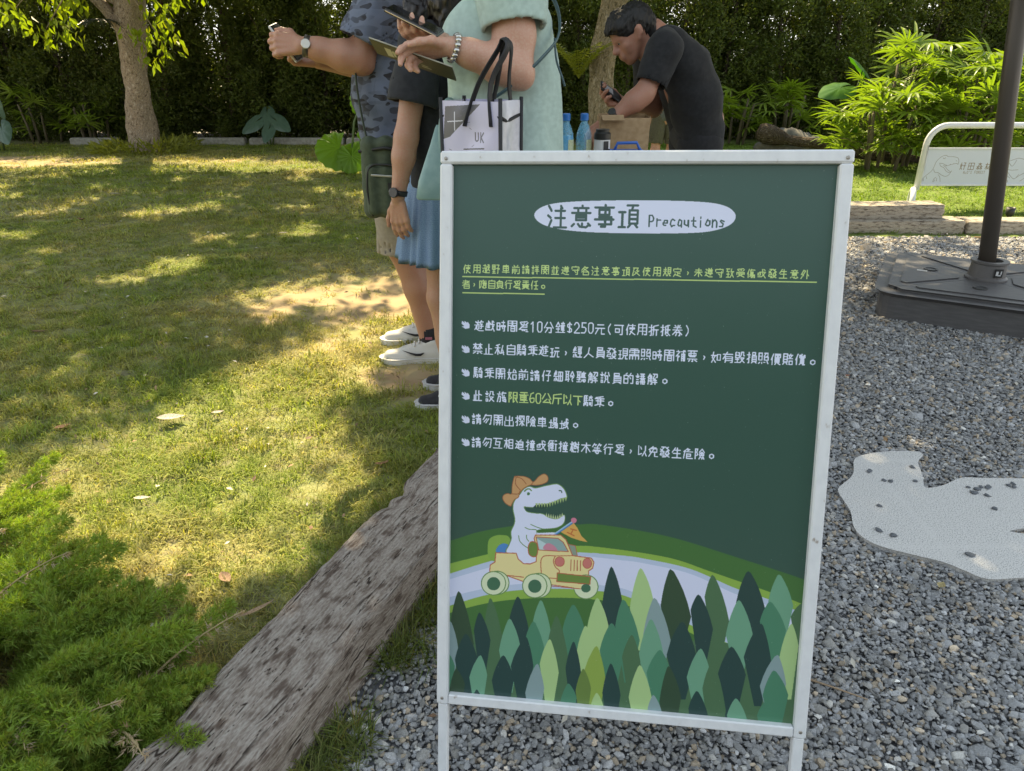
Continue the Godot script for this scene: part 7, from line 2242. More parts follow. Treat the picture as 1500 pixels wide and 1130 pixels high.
	var white := mat(lin(0.62, 0.62, 0.60), 0.6)
	for s in [-1.0, 1.0]:
		shoe(t, P.call(0.065, 0.0, -2.33 + s * 0.09), Vector3(-1, 0, 0), 0.245, white, white)

	# phone, held in the far hand
	var ph := thing("phone", "dark phone in a clear case held by the person in mint green", "phone", Vector3(-0.252, 1.302, -2.06))
	mb = MB.new()
	var pb := Basis(Vector3(-0.905, 0.415, -0.08).normalized(), Vector3(0.40, 0.88, 0.25).normalized(), Vector3.FORWARD).orthonormalized()
	mb.box(Vector3.ZERO, Vector3(0.15, 0.0085, 0.072), 0.0035, pb)
	part(ph, "phone_case", mb.make(false), mat(lin(0.06, 0.055, 0.05), 0.25, 0.1))
	mb = MB.new()
	mb.box(pb * Vector3(0, 0.0052, 0), Vector3(0.142, 0.002, 0.066), 0.0008, pb)
	part(ph, "screen", mb.make(false), mat(lin(0.012, 0.012, 0.014), 0.08))
	mb = MB.new()
	mb.box(pb * Vector3(0, 0.0, -0.0355), Vector3(0.14, 0.0025, 0.0025), 0.0008, pb)
	mb.box(pb * Vector3(0, 0.0, 0.0355), Vector3(0.14, 0.0025, 0.0025), 0.0008, pb)
	part(ph, "metal_edge", mb.make(false), mat(lin(0.55, 0.42, 0.28), 0.25, 0.9))
	# booklet
	var bk := thing("booklet", "dark olive printed booklet held under the phone", "booklet", Vector3(-0.262, 1.212, -2.09))
	var im := Image.create(256, 128, false, Image.FORMAT_RGB8)
	im.fill(Color(0.24, 0.24, 0.15))
	rng.seed = 3
	for i in 40:
		im.fill_rect(Rect2i(rng.randi_range(0, 250), rng.randi_range(0, 120), rng.randi_range(4, 22), rng.randi_range(2, 6)), Color(0.30, 0.31, 0.18).lerp(Color(0.14, 0.14, 0.1), rng.randf()))
	for q in [[40, 20, 20, 70], [62, 30, 8, 50], [74, 24, 10, 12], [50, 60, 26, 10], [90, 80, 4, 30], [100, 84, 4, 26], [150, 30, 30, 5], [150, 44, 22, 4]]:
		im.fill_rect(Rect2i(q[0], q[1], q[2], q[3]), Color(0.78, 0.76, 0.66))
	var bm := StandardMaterial3D.new()
	bm.albedo_texture = ImageTexture.create_from_image(im)
	bm.roughness = 0.4
	mb = MB.new()
	var bb := Basis(Vector3(0.935, -0.30, 0.12).normalized(), Vector3(0.25, 0.92, -0.30).normalized(), Vector3.BACK).orthonormalized()
	var cs := [bb * Vector3(-0.115, 0.003, 0.055), bb * Vector3(0.115, 0.003, 0.055), bb * Vector3(0.115, 0.003, -0.055), bb * Vector3(-0.115, 0.003, -0.055)]
	var uv := [Vector2(0, 1), Vector2(1, 1), Vector2(1, 0), Vector2(0, 0)]
	for i in 4:
		mb.vert(cs[i] - bb.y * 0.0052, uv[i])
	mb.quad(0, 3, 2, 1)
	part(bk, "cover", mb.make(false), bm)
	mb = MB.new()
	mb.box(Vector3.ZERO, Vector3(0.229, 0.0035, 0.109), 0.0006, bb)
	part(bk, "pages", mb.make(false), mat(lin(0.35, 0.34, 0.28), 0.7))

	build_tote()
	build_handbag()

func build_tote() -> void:
	var t := thing("tote_bag", "clear lilac printed tote bag with black edging on a forearm", "bag", Vector3(-0.080, 0.77, -2.0), -0.445)
	var w := 0.172
	var d := 0.125
	var h := 0.345
	var im := Image.create(256, 512, false, Image.FORMAT_RGB8)
	im.fill(Color(0.80, 0.79, 0.90))
	var grey := Color(0.40, 0.40, 0.44)
	fill_poly(im, PackedVector2Array([Vector2(20, 20), Vector2(170, 10), Vector2(40, 130), Vector2(10, 140)]), grey)
	draw_line_(im, PackedVector2Array([Vector2(30, 75), Vector2(95, 70)]), 4, Color(0.85, 0.85, 0.9))
	draw_line_(im, PackedVector2Array([Vector2(62, 40), Vector2(62, 105)]), 4, Color(0.85, 0.85, 0.9))
	write_line(im, "UK", Vector2(150, 130), Vector2(176, 128), 34, 5, Color(0.38, 0.38, 0.44))
	draw_line_(im, PackedVector2Array([Vector2(95, 175), Vector2(185, 168)]), 5, Color(0.35, 0.35, 0.38))
	rng.seed = 17
	for i in 26:
		var c := Vector2(rng.randi_range(10, 245), rng.randi_range(250, 500))
		var col: Color = [Color(0.68, 0.60, 0.82), Color(0.90, 0.72, 0.82), Color(0.55, 0.52, 0.75), Color(0.92, 0.92, 0.97)][i % 4]
		var n := rng.randi_range(4, 6)
		for k in n:
			var a := TAU * k / n
			draw_line_(im, PackedVector2Array([c, c + Vector2(cos(a), sin(a)) * rng.randf_range(8, 16)]), 8, col)
	for i in 20:
		var c := Vector2(rng.randi_range(10, 245), rng.randi_range(20, 500))
		draw_line_(im, PackedVector2Array([c, c + Vector2(rng.randi_range(-14, 14), rng.randi_range(-14, 14))]), 2, Color(0.45, 0.44, 0.52))
	var pm := StandardMaterial3D.new()
	pm.albedo_texture = ImageTexture.create_from_image(im)
	pm.roughness = 0.16
	var plain_m := mottled(lin(0.52, 0.52, 0.58), lin(0.62, 0.62, 0.68), 0.2, 0.2, 0.0, 150)
	var black := mat(lin(0.018, 0.018, 0.02), 0.6)
	var nn := fbm(61, 9.0, 2)
	for side in 4:
		var mb := MB.new()
		var ww := w if side % 2 == 0 else d
		var dist := d / 2 if side % 2 == 0 else w / 2
		var r := Basis(Vector3.UP, side * PI / 2)
		for j in 13:
			for i in 9:
				var x := (i / 8.0 - 0.5) * ww * (1.12 - 0.12 * j / 12.0)
				var y := j / 12.0 * h
				var z := dist + nn.get_noise_3d(x * 1.2 + side * 5.0, y * 1.0, 0) * 0.010 * sin(PI * i / 8.0) - (0.016 * sin(PI * i / 8.0) * (y / h) if side % 2 == 1 else 0.0)
				mb.vert(r * Vector3(x, y, z), Vector2(i / 8.0, 1.0 - j / 12.0))
		for j in 12:
			for i in 8:
				var q := j * 9 + i
				mb.quad(q, q + 1, q + 10, q + 9)
		part(t, "bag_panel", mb.make(), pm if side % 2 == 0 else plain_m)
		mb = MB.new()
		var e := r * Vector3(ww / 2, 0, dist)
		mb.tube([e, e + Vector3.UP * h * 0.5, e + Vector3.UP * (h + 0.008)], [0.0052], 6)
		part(t, "black_edging", mb.make(), black)
		if side % 2 == 1:
			mb = MB.new()
			mb.tube([r * Vector3(-ww / 2, h - 0.035, dist - 0.004), r * Vector3(0, h - 0.05, dist - 0.014), r * Vector3(ww / 2, h - 0.035, dist - 0.004)], [0.005], 6)
			part(t, "black_edging", mb.make(), black)
	var mb := MB.new()
	mb.box(Vector3(0, 0.002, 0), Vector3(w, 0.003, d), 0.001)
	part(t, "bag_floor", mb.make(false), plain_m)
	for s in [-1.0, 1.0]:
		mb = MB.new()
		var f := Vector3(0.075, h + 0.135, 0.012)
		mb.tube(bent([Vector3(-0.015, h - 0.06, s * (d / 2 + 0.003)), Vector3(0.02, h + 0.04, s * d * 0.42), f + Vector3(-0.012, -0.015, s * 0.012), f + Vector3(0.0, 0.008, s * 0.010), f + Vector3(0.012, -0.015, s * 0.012), Vector3(0.055, h + 0.04, s * d * 0.42), Vector3(0.062, h - 0.06, s * (d / 2 + 0.003))], 4), [0.013], 8, true, 0.25)
		part(t, "handle", mb.make(), black)

func build_handbag() -> void:
	var t := thing("handbag", "mint leather handbag with top handle hanging between two people", "bag", Vector3(-0.205, 0.84, -2.16))
	var m := mottled(lin(0.20, 0.33, 0.33), lin(0.25, 0.385, 0.38), 0.25, 0.4, 0.0, 160)
	var rings := []
	for q in [[-0.002, 0.95, 0.93], [0.004, 1.0, 1.0], [0.05, 0.95, 0.93], [0.10, 0.80, 0.74], [0.15, 0.64, 0.50], [0.195, 0.52, 0.30], [0.202, 0.49, 0.22]]:
		var ring := []
		for i in 28:
			var a := TAU * i / 28.0
			var cx := signf(cos(a)) * pow(absf(cos(a)), 0.35)
			var cz := signf(sin(a)) * pow(absf(sin(a)), 0.35)
			ring.append(Vector3(0.012 + float(q[0]) * 0.10 + cx * 0.090 * float(q[1]), float(q[0]), -cz * 0.045 * float(q[2])))
		rings.append(ring)
	var bm := MB.new()
	bm.loft(rings)
	part(t, "bag_body", bm.make(), m)
	for s in [-1.0, 1.0]:
		var mb := MB.new()
		mb.tube(bent([Vector3(0.0, 0.12, s * 0.022), Vector3(0.002, 0.20, s * 0.016), Vector3(0.018, 0.262, s * 0.014), Vector3(0.038, 0.262, s * 0.014), Vector3(0.052, 0.20, s * 0.016), Vector3(0.054, 0.12, s * 0.022)], 5), [0.0062], 8)
		part(t, "handle", mb.make(), m)
	var mb := MB.new()
	mb.box(Vector3(-0.052, 0.006, 0.028), Vector3(0.018, 0.008, 0.008), 0.002)
	part(t, "brass_foot", mb.make(false), mat(lin(0.6, 0.45, 0.15), 0.3, 0.9))
	mb = MB.new()
	var strap := mat(lin(0.055, 0.105, 0.12), 0.45)
	mb.tube(bent([Vector3(0.03, 0.16, 0.0), Vector3(0.10, 0.24, 0.06), Vector3(0.20, 0.305, 0.075), Vector3(0.285, 0.375, 0.045), Vector3(0.336, 0.44, -0.045), Vector3(0.325, 0.53, -0.16), Vector3(0.25, 0.605, -0.25)], 6), [0.0085], 8, true, 0.4)
	part(t, "shoulder_strap", mb.make(), strap)
	mb = MB.new()
	mb.tube(bent([Vector3(0.322, 0.425, -0.01), Vector3(0.328, 0.37, 0.0), Vector3(0.345, 0.325, 0.01), Vector3(0.352, 0.305, 0.01)], 5), [0.0075], 8, true, 0.4)
	part(t, "strap_end", mb.make(), strap)

func build_girl() -> void:
	var t := thing("person", "person in a black shirt and denim skirt with long dark hair", "person", Vector3(-0.25, 0, -2.58))
	var g := Vector3(0.25, 0, 2.58)
	var skin := skin_mat(lin(0.46, 0.27, 0.185))
	var P := func(x: float, y: float, z: float) -> Vector3: return Vector3(x, y, z) + g
	var F := Field.new()
	F.k = 0.025
	for s in [-1.0, 1.0]:
		F.chain([P.call(-0.25, 0.80, -2.58 + s * 0.062), P.call(-0.262, 0.42, -2.58 + s * 0.07), P.call(-0.235, 0.27, -2.57 + s * 0.075), P.call(-0.228, 0.06, -2.56 + s * 0.08)], [0.060, 0.047, 0.047, 0.031])
		F.bone(P.call(-0.225, 0.05, -2.56 + s * 0.08), P.call(-0.30, 0.034, -2.56 + s * 0.08), 0.028, 0.015)
	F.chain([P.call(-0.25, 0.84, -2.58), P.call(-0.25, 1.0, -2.58), P.call(-0.25, 1.18, -2.58), P.call(-0.245, 1.36, -2.58)], [0.088, 0.085, 0.09, 0.045])
	F.bone(P.call(-0.25, 1.265, -2.69), P.call(-0.25, 1.265, -2.47), 0.045, 0.045)
	var sh: Vector3 = P.call(-0.285, 1.255, -2.45)
	var el: Vector3 = P.call(-0.340, 0.985, -2.41)
	var wr: Vector3 = P.call(-0.378, 0.795, -2.40)
	F.chain([sh, el, el.lerp(wr, 0.3), wr], [0.045, 0.036, 0.035, 0.023])
	var el2: Vector3 = P.call(-0.30, 0.99, -2.77)
	var wr2: Vector3 = P.call(-0.29, 0.83, -2.76)
	F.chain([P.call(-0.25, 1.255, -2.71), el2, wr2], [0.045, 0.036, 0.023])
	var mb := MB.new()
	F.mesh_into(mb, 0.010)
	var Hn := Field.new()
	Hn.k = 0.006
	Hn.bone(el.lerp(wr, 0.85), wr, 0.025, 0.021)
	hand_bones(Hn, wr, Vector3(0.04, -1, 0.03), Vector3(0.35, 0.05, -0.95), Vector3(-1, 0.05, 0.1), [0.15, 0.28, 0.3, 0.34, 0.38], 0.9)
	Hn.mesh_into(mb, 0.0036)
	var H2 := Field.new()
	H2.k = 0.006
	H2.bone(el2.lerp(wr2, 0.85), wr2, 0.025, 0.021)
	hand_bones(H2, wr2, Vector3(0.0, -1, 0.0), Vector3(0.3, 0, 0.95), Vector3(-1, 0, 0), [0.2, 0.3, 0.35, 0.4, 0.4], 0.9)
	H2.mesh_into(mb, 0.0045)
	var T := Transform3D(Basis.looking_at(Vector3(-0.62, -0.22, -0.75), Vector3.UP, true), P.call(-0.265, 1.485, -2.58))
	head_into(mb, T, 0.93)
	part(t, "body", mb.make(), skin)
	eyes(t, T, 0.93)
	part(t, "hair", hair_mesh(T, 0.93, "long"), mat(lin(0.012, 0.008, 0.007), 0.38))
	var black := cloth(lin(0.016, 0.017, 0.022), 141)
	var S := Field.new()
	S.k = 0.05
	S.wrinkle = fbm(31, 9.0, 2)
	S.amp = 0.008
	for s in [-1.0, 1.0]:
		S.chain([P.call(-0.25, 1.275, -2.58 + s * 0.09), P.call(-0.27, 1.15, -2.58 + s * 0.06), P.call(-0.255, 0.98, -2.58 + s * 0.055), P.call(-0.255, 0.80, -2.58 + s * 0.06)], [0.055, 0.085, 0.082, 0.095])
	S.planes.append([P.call(0, 0.815, 0), Vector3.DOWN])
	S.cut.append([P.call(-0.25, 1.37, -2.58), P.call(-0.26, 1.45, -2.58), 0.062, 0.08])
	part(t, "shirt", S.make(0.010), black)
	cuff(t, "sleeve", [P.call(-0.262, 1.27, -2.50), sh, P.call(-0.318, 1.085, -2.425)], [0.060, 0.064, 0.082], black, 0.007, 0.006, 0.8, 33)
	cuff(t, "sleeve", [P.call(-0.25, 1.27, -2.66), P.call(-0.25, 1.25, -2.71), P.call(-0.28, 1.09, -2.75)], [0.060, 0.064, 0.080], black, 0.009, 0.006, 0.8, 34)
	# denim skirt with gathers
	mb = MB.new()
	var rings := []
	for j in 15:
		var f := j / 14.0
		var ring := []
		for i in 144:
			var a := TAU * i / 144.0
			var gather := sin(a * 17.0 + 2.0 * sin(a * 3.0)) * 0.012 * f + sin(a * 7.0 + 1.0) * 0.013 * f
			var rx := 0.105 + 0.055 * pow(f, 0.8) + gather
			var rz := 0.135 + 0.055 * pow(f, 0.8) + gather
			if f < 0.12:
				rx = 0.104
				rz = 0.134
			ring.append(P.call(-0.255 + cos(a) * rx, 0.845 - 0.285 * f + sin(a * 7.0) * 0.004 * f, -2.58 + sin(a) * rz))
		rings.append(ring)
	for j in range(13, 3, -1):
		var inner := []
		for p in rings[j]:
			var c: Vector3 = P.call(-0.255, p.y - g.y, -2.58)
			inner.append(c + (p - c) * 0.965)
		rings.append(inner)
	mb.loft(rings, true, false)
	var denim := mottled(lin(0.14, 0.22, 0.37), lin(0.25, 0.35, 0.50), 0.03, 0.9, 0.0, 170)
	part(t, "skirt", mb.make(), denim)
	watch(t, "wrist_watch", wr + Vector3(0.004, 0.02, 0), wr - el, 0.026, 0.018, mat(lin(0.015, 0.015, 0.017), 0.4), mat(lin(0.02, 0.02, 0.022), 0.2), Vector3(-0.4, 0, 0.9))
	var up := cloth(lin(0.022, 0.022, 0.026), 142)
	var so := mat(lin(0.6, 0.6, 0.6), 0.6)
	shoe(t, P.call(-0.135, 0, -2.475), Vector3(-0.99, 0, 0.12).normalized(), 0.235, up, so)
	shoe(t, P.call(-0.125, 0, -2.64), Vector3(-1, 0, 0), 0.235, up, so)

func build_man() -> void:
	var t := thing("person", "person in a blue grey patterned shirt, khaki shorts and white sneakers", "person", Vector3(-0.43, 0, -3.06))
	var g := Vector3(0.43, 0, 3.06)
	var skin := skin_mat(lin(0.42, 0.235, 0.155))
	var P := func(x: float, y: float, z: float) -> Vector3: return Vector3(x, y, z) + g
	var F := Field.new()
	F.k = 0.03
	var feet := [P.call(-0.36, 0.07, -2.945), P.call(-0.40, 0.07, -3.185)]
	var k := 0
	for s in [1.0, -1.0]:
		var an: Vector3 = feet[k]
		F.chain([P.call(-0.43, 0.90, -3.06 + s * 0.095), P.call(-0.455, 0.50, -3.06 + s * 0.11), an.lerp(P.call(-0.455, 0.50, -3.06 + s * 0.11), 0.6) + Vector3(0.02, 0, 0), an], [0.095, 0.062, 0.062, 0.040])
		F.bone(an + Vector3(0, -0.02, 0), an + Vector3(-0.12, -0.038, 0), 0.030, 0.014)
		k += 1
	F.chain([P.call(-0.43, 0.95, -3.06), P.call(-0.45, 1.12, -3.06), P.call(-0.44, 1.32, -3.06), P.call(-0.43, 1.50, -3.06)], [0.13, 0.135, 0.125, 0.06])
	F.bone(P.call(-0.43, 1.43, -3.22), P.call(-0.43, 1.43, -2.90), 0.065, 0.065)
	var sh: Vector3 = P.call(-0.455, 1.425, -2.865)
	var el: Vector3 = P.call(-0.553, 1.215, -2.84)
	var wr: Vector3 = P.call(-0.745, 1.262, -2.81)
	F.chain([sh, el, el.lerp(wr, 0.28), el.lerp(wr, 0.72), wr], [0.060, 0.046, 0.051, 0.037, 0.030])
	F.bone(el + Vector3(0.022, -0.020, 0), el + Vector3(0.012, -0.016, 0), 0.022, 0.028)
	var el2: Vector3 = P.call(-0.53, 1.17, -3.26)
	var wr2: Vector3 = P.call(-0.735, 1.215, -2.96)
	F.chain([P.call(-0.44, 1.42, -3.24), el2, el2.lerp(wr2, 0.25), wr2], [0.060, 0.052, 0.048, 0.031])
	var mb := MB.new()
	F.mesh_into(mb, 0.011)
	var Hn := Field.new()
	Hn.k = 0.007
	Hn.bone(el.lerp(wr, 0.85), wr, 0.033, 0.029)
	hand_bones(Hn, wr, Vector3(-0.97, 0.06, 0.0), Vector3(-0.15, -0.25, -0.95), Vector3(0, 1, 0.0), [0.4, 0.75, 0.85, 0.95, 1.0], 1.08)
	Hn.mesh_into(mb, 0.004)
	var H2 := Field.new()
	H2.k = 0.007
	H2.bone(el2.lerp(wr2, 0.85), wr2, 0.032, 0.028)
	hand_bones(H2, wr2, Vector3(-0.9, 0.2, 0.35), Vector3(0.2, 0.5, 0.8), Vector3(-0.2, 0.8, -0.4), [0.3, 0.6, 0.7, 0.8, 0.9], 1.05)
	H2.mesh_into(mb, 0.0045)
	var T := Transform3D(Basis(Vector3(0, 0, -1), Vector3(-0.22, 0.97, 0), Vector3(-0.97, -0.22, 0)).orthonormalized(), P.call(-0.455, 1.63, -3.06))
	head_into(mb, T, 1.0)
	part(t, "body", mb.make(), skin)
	eyes(t, T, 1.0)
	part(t, "hair", hair_mesh(T, 1.0, "short"), mat(lin(0.02, 0.015, 0.012), 0.5))
	# patterned shirt
	var camo := StandardMaterial3D.new()
	camo.albedo_texture = noise_tex(181, 0.016, [0.0, 0.605, 0.625, 1.0], [lin(0.115, 0.14, 0.205), lin(0.15, 0.175, 0.245), lin(0.020, 0.018, 0.020), lin(0.025, 0.02, 0.022)], 512, 2)
	camo.uv1_triplanar = true
	camo.uv1_scale = Vector3(1.5, 2.7, 1.5)
	camo.roughness = 0.9
	var S := Field.new()
	S.k = 0.06
	S.wrinkle = fbm(41, 7.0, 2)
	S.amp = 0.012
	for s in [-1.0, 1.0]:
		S.chain([P.call(-0.43, 1.43, -3.06 + s * 0.13), P.call(-0.46, 1.28, -3.06 + s * 0.08), P.call(-0.475, 1.08, -3.06 + s * 0.075), P.call(-0.455, 0.86, -3.06 + s * 0.085)], [0.080, 0.125, 0.135, 0.135])
	S.planes.append([P.call(0, 0.85, 0), Vector3.DOWN])
	S.cut.append([P.call(-0.43, 1.54, -3.06), P.call(-0.45, 1.62, -3.06), 0.085, 0.10])
	part(t, "shirt", S.make(0.011), camo)
	cuff(t, "sleeve", [P.call(-0.44, 1.43, -2.93), sh, P.call(-0.534, 1.270, -2.842)], [0.085, 0.088, 0.092], camo, 0.008, 0.007, 0.84, 43)
	cuff(t, "sleeve", [P.call(-0.44, 1.43, -3.18), P.call(-0.44, 1.42, -3.24), P.call(-0.51, 1.26, -3.265)], [0.085, 0.088, 0.090], camo, 0.010, 0.007, 0.84, 44)
	# shorts
	var khaki := cloth(lin(0.34, 0.285, 0.21), 143)
	var W := Field.new()
	W.k = 0.05
	W.wrinkle = fbm(51, 8.0, 2)
	W.amp = 0.008
	W.bone(P.call(-0.44, 0.88, -3.13), P.call(-0.44, 0.88, -2.99), 0.125, 0.125)
	part(t, "shorts", W.make(0.012), khaki)
	for s in [1.0, -1.0]:
		cuff(t, "trouser_leg", [P.call(-0.44, 0.86, -3.06 + s * 0.085), P.call(-0.455, 0.65, -3.06 + s * 0.10), P.call(-0.462, 0.475, -3.06 + s * 0.108)], [0.115, 0.108, 0.104], khaki, 0.010, 0.008, 0.88, 52 + int(s))
	var sock := cloth(lin(0.015, 0.014, 0.016), 144)
	var white := mat(lin(0.60, 0.58, 0.53), 0.6)
	var sole := mat(lin(0.66, 0.65, 0.62), 0.6)
	for i in 2:
		var an: Vector3 = feet[i]
		mb = MB.new()
		mb.tube([an + Vector3(0.0, -0.02, 0), an + Vector3(-0.002, 0.05, 0), an + Vector3(-0.006, 0.085, 0)], [0.046, 0.046, 0.047], 18)
		var sk := part(t, "sock", mb.make(), sock)
		mb = MB.new()
		mb.box(an + Vector3(-0.002, 0.045, 0.0455), Vector3(0.03, 0.012, 0.003), 0.0005)
		part(sk, "sock_mark", mb.make(false), mat(lin(0.35, 0.12, 0.16), 0.8))
	shoe(t, P.call(-0.285, 0, -2.935), Vector3(-0.995, 0, 0.08).normalized(), 0.295, white, sole, sock)
	shoe(t, P.call(-0.325, 0, -3.19), Vector3(-0.98, 0, 0.15).normalized(), 0.295, white, sole, sock)
	watch(t, "wrist_watch", wr - (wr - el).normalized() * 0.012, wr - el, 0.034, 0.021, mat(lin(0.10, 0.09, 0.08), 0.35, 0.5), mat(lin(0.55, 0.53, 0.48), 0.2, 0.3), Vector3(-0.1, 0.25, 1))
	# what the hands hold
	var ph := thing("phone", "white cased phone in the hands of the person in the patterned shirt", "phone", Vector3(-0.822, 1.272, -2.872))
	mb = MB.new()
	var pb := Basis(Vector3(-0.55, 0.80, 0.1).normalized(), Vector3(0.8, 0.5, 0.2).normalized(), Vector3.BACK).orthonormalized()
	mb.box(Vector3.ZERO, Vector3(0.145, 0.009, 0.072), 0.0035, Basis(Vector3.BACK, 0.0) * pb)
	part(ph, "phone_case", mb.make(false), mat(lin(0.62, 0.62, 0.62), 0.3))
	mb = MB.new()
	mb.box(pb * Vector3(0, 0.0055, 0), Vector3(0.137, 0.002, 0.066), 0.0008, pb)
	part(ph, "screen", mb.make(false), mat(lin(0.012, 0.012, 0.014), 0.08))
	build_crossbody()

func build_crossbody() -> void:
	var t := thing("crossbody_bag", "olive green crossbody bag with zipped front pocket", "bag", Vector3(-0.470, 0.650, -2.79))
	t.scale = Vector3(1.15, 1.15, 1.0)
	var m := cloth(lin(0.055, 0.075, 0.040), 145, 0.7)
	var black := mat(lin(0.012, 0.012, 0.013), 0.5)
	var F := Field.new()
	F.k = 0.02
	F.wrinkle = fbm(71, 10.0, 2)
	F.amp = 0.005
	for z in [-0.02, 0.02]:
		F.chain([Vector3(-0.055, 0.035, z), Vector3(-0.055, 0.24, z)], [0.030, 0.028])
		F.chain([Vector3(0.055, 0.035, z), Vector3(0.055, 0.24, z)], [0.030, 0.028])
		F.chain([Vector3(0.0, 0.035, z), Vector3(0.0, 0.24, z)], [0.032, 0.030])
	part(t, "bag_body", F.make(0.007), m)
	F = Field.new()
	F.k = 0.02
	for x in [-0.045, 0.0, 0.045]:
		F.bone(Vector3(x, 0.04, 0.045), Vector3(x, 0.165, 0.045), 0.024, 0.022)
	var pocket := part(t, "front_pocket", F.make(0.007), m)
	var mb := MB.new()
	mb.box(Vector3(0.004, 0.150, 0.067), Vector3(0.10, 0.006, 0.004), 0.001, Basis(Vector3.BACK, -0.06))
	part(pocket, "zip", mb.make(false), mat(lin(0.5, 0.5, 0.48), 0.3, 0.8))
	mb = MB.new()
	mb.tube(bent([Vector3(-0.05, 0.02, 0.060), Vector3(-0.062, 0.10, 0.062), Vector3(-0.05, 0.175, 0.062), Vector3(0.0, 0.185, 0.064), Vector3(0.055, 0.175, 0.062)], 5), [0.0035], 6)
	part(pocket, "piping", mb.make(), black)
	mb = MB.new()
	mb.tube([Vector3(-0.085, 0.222, 0.03), Vector3(0.0, 0.235, 0.052), Vector3(0.085, 0.222, 0.03)], [0.006], 6)
	part(t, "top_zip", mb.make(), black)
	mb = MB.new()
	mb.box(Vector3(0.02, 0.118, 0.070), Vector3(0.026, 0.022, 0.004), 0.001)
	part(t, "buckle", mb.make(false), black)
	mb = MB.new()
	mb.tube(bent([Vector3(-0.058, 0.24, 0.0), Vector3(-0.075, 0.33, -0.02), Vector3(-0.085, 0.45, -0.03), Vector3(-0.07, 0.60, -0.04), Vector3(-0.02, 0.72, -0.08), Vector3(0.03, 0.83, -0.20), Vector3(0.05, 0.845, -0.30)], 5), [0.014], 8, true, 0.2)
	part(t, "strap", mb.make(), m)

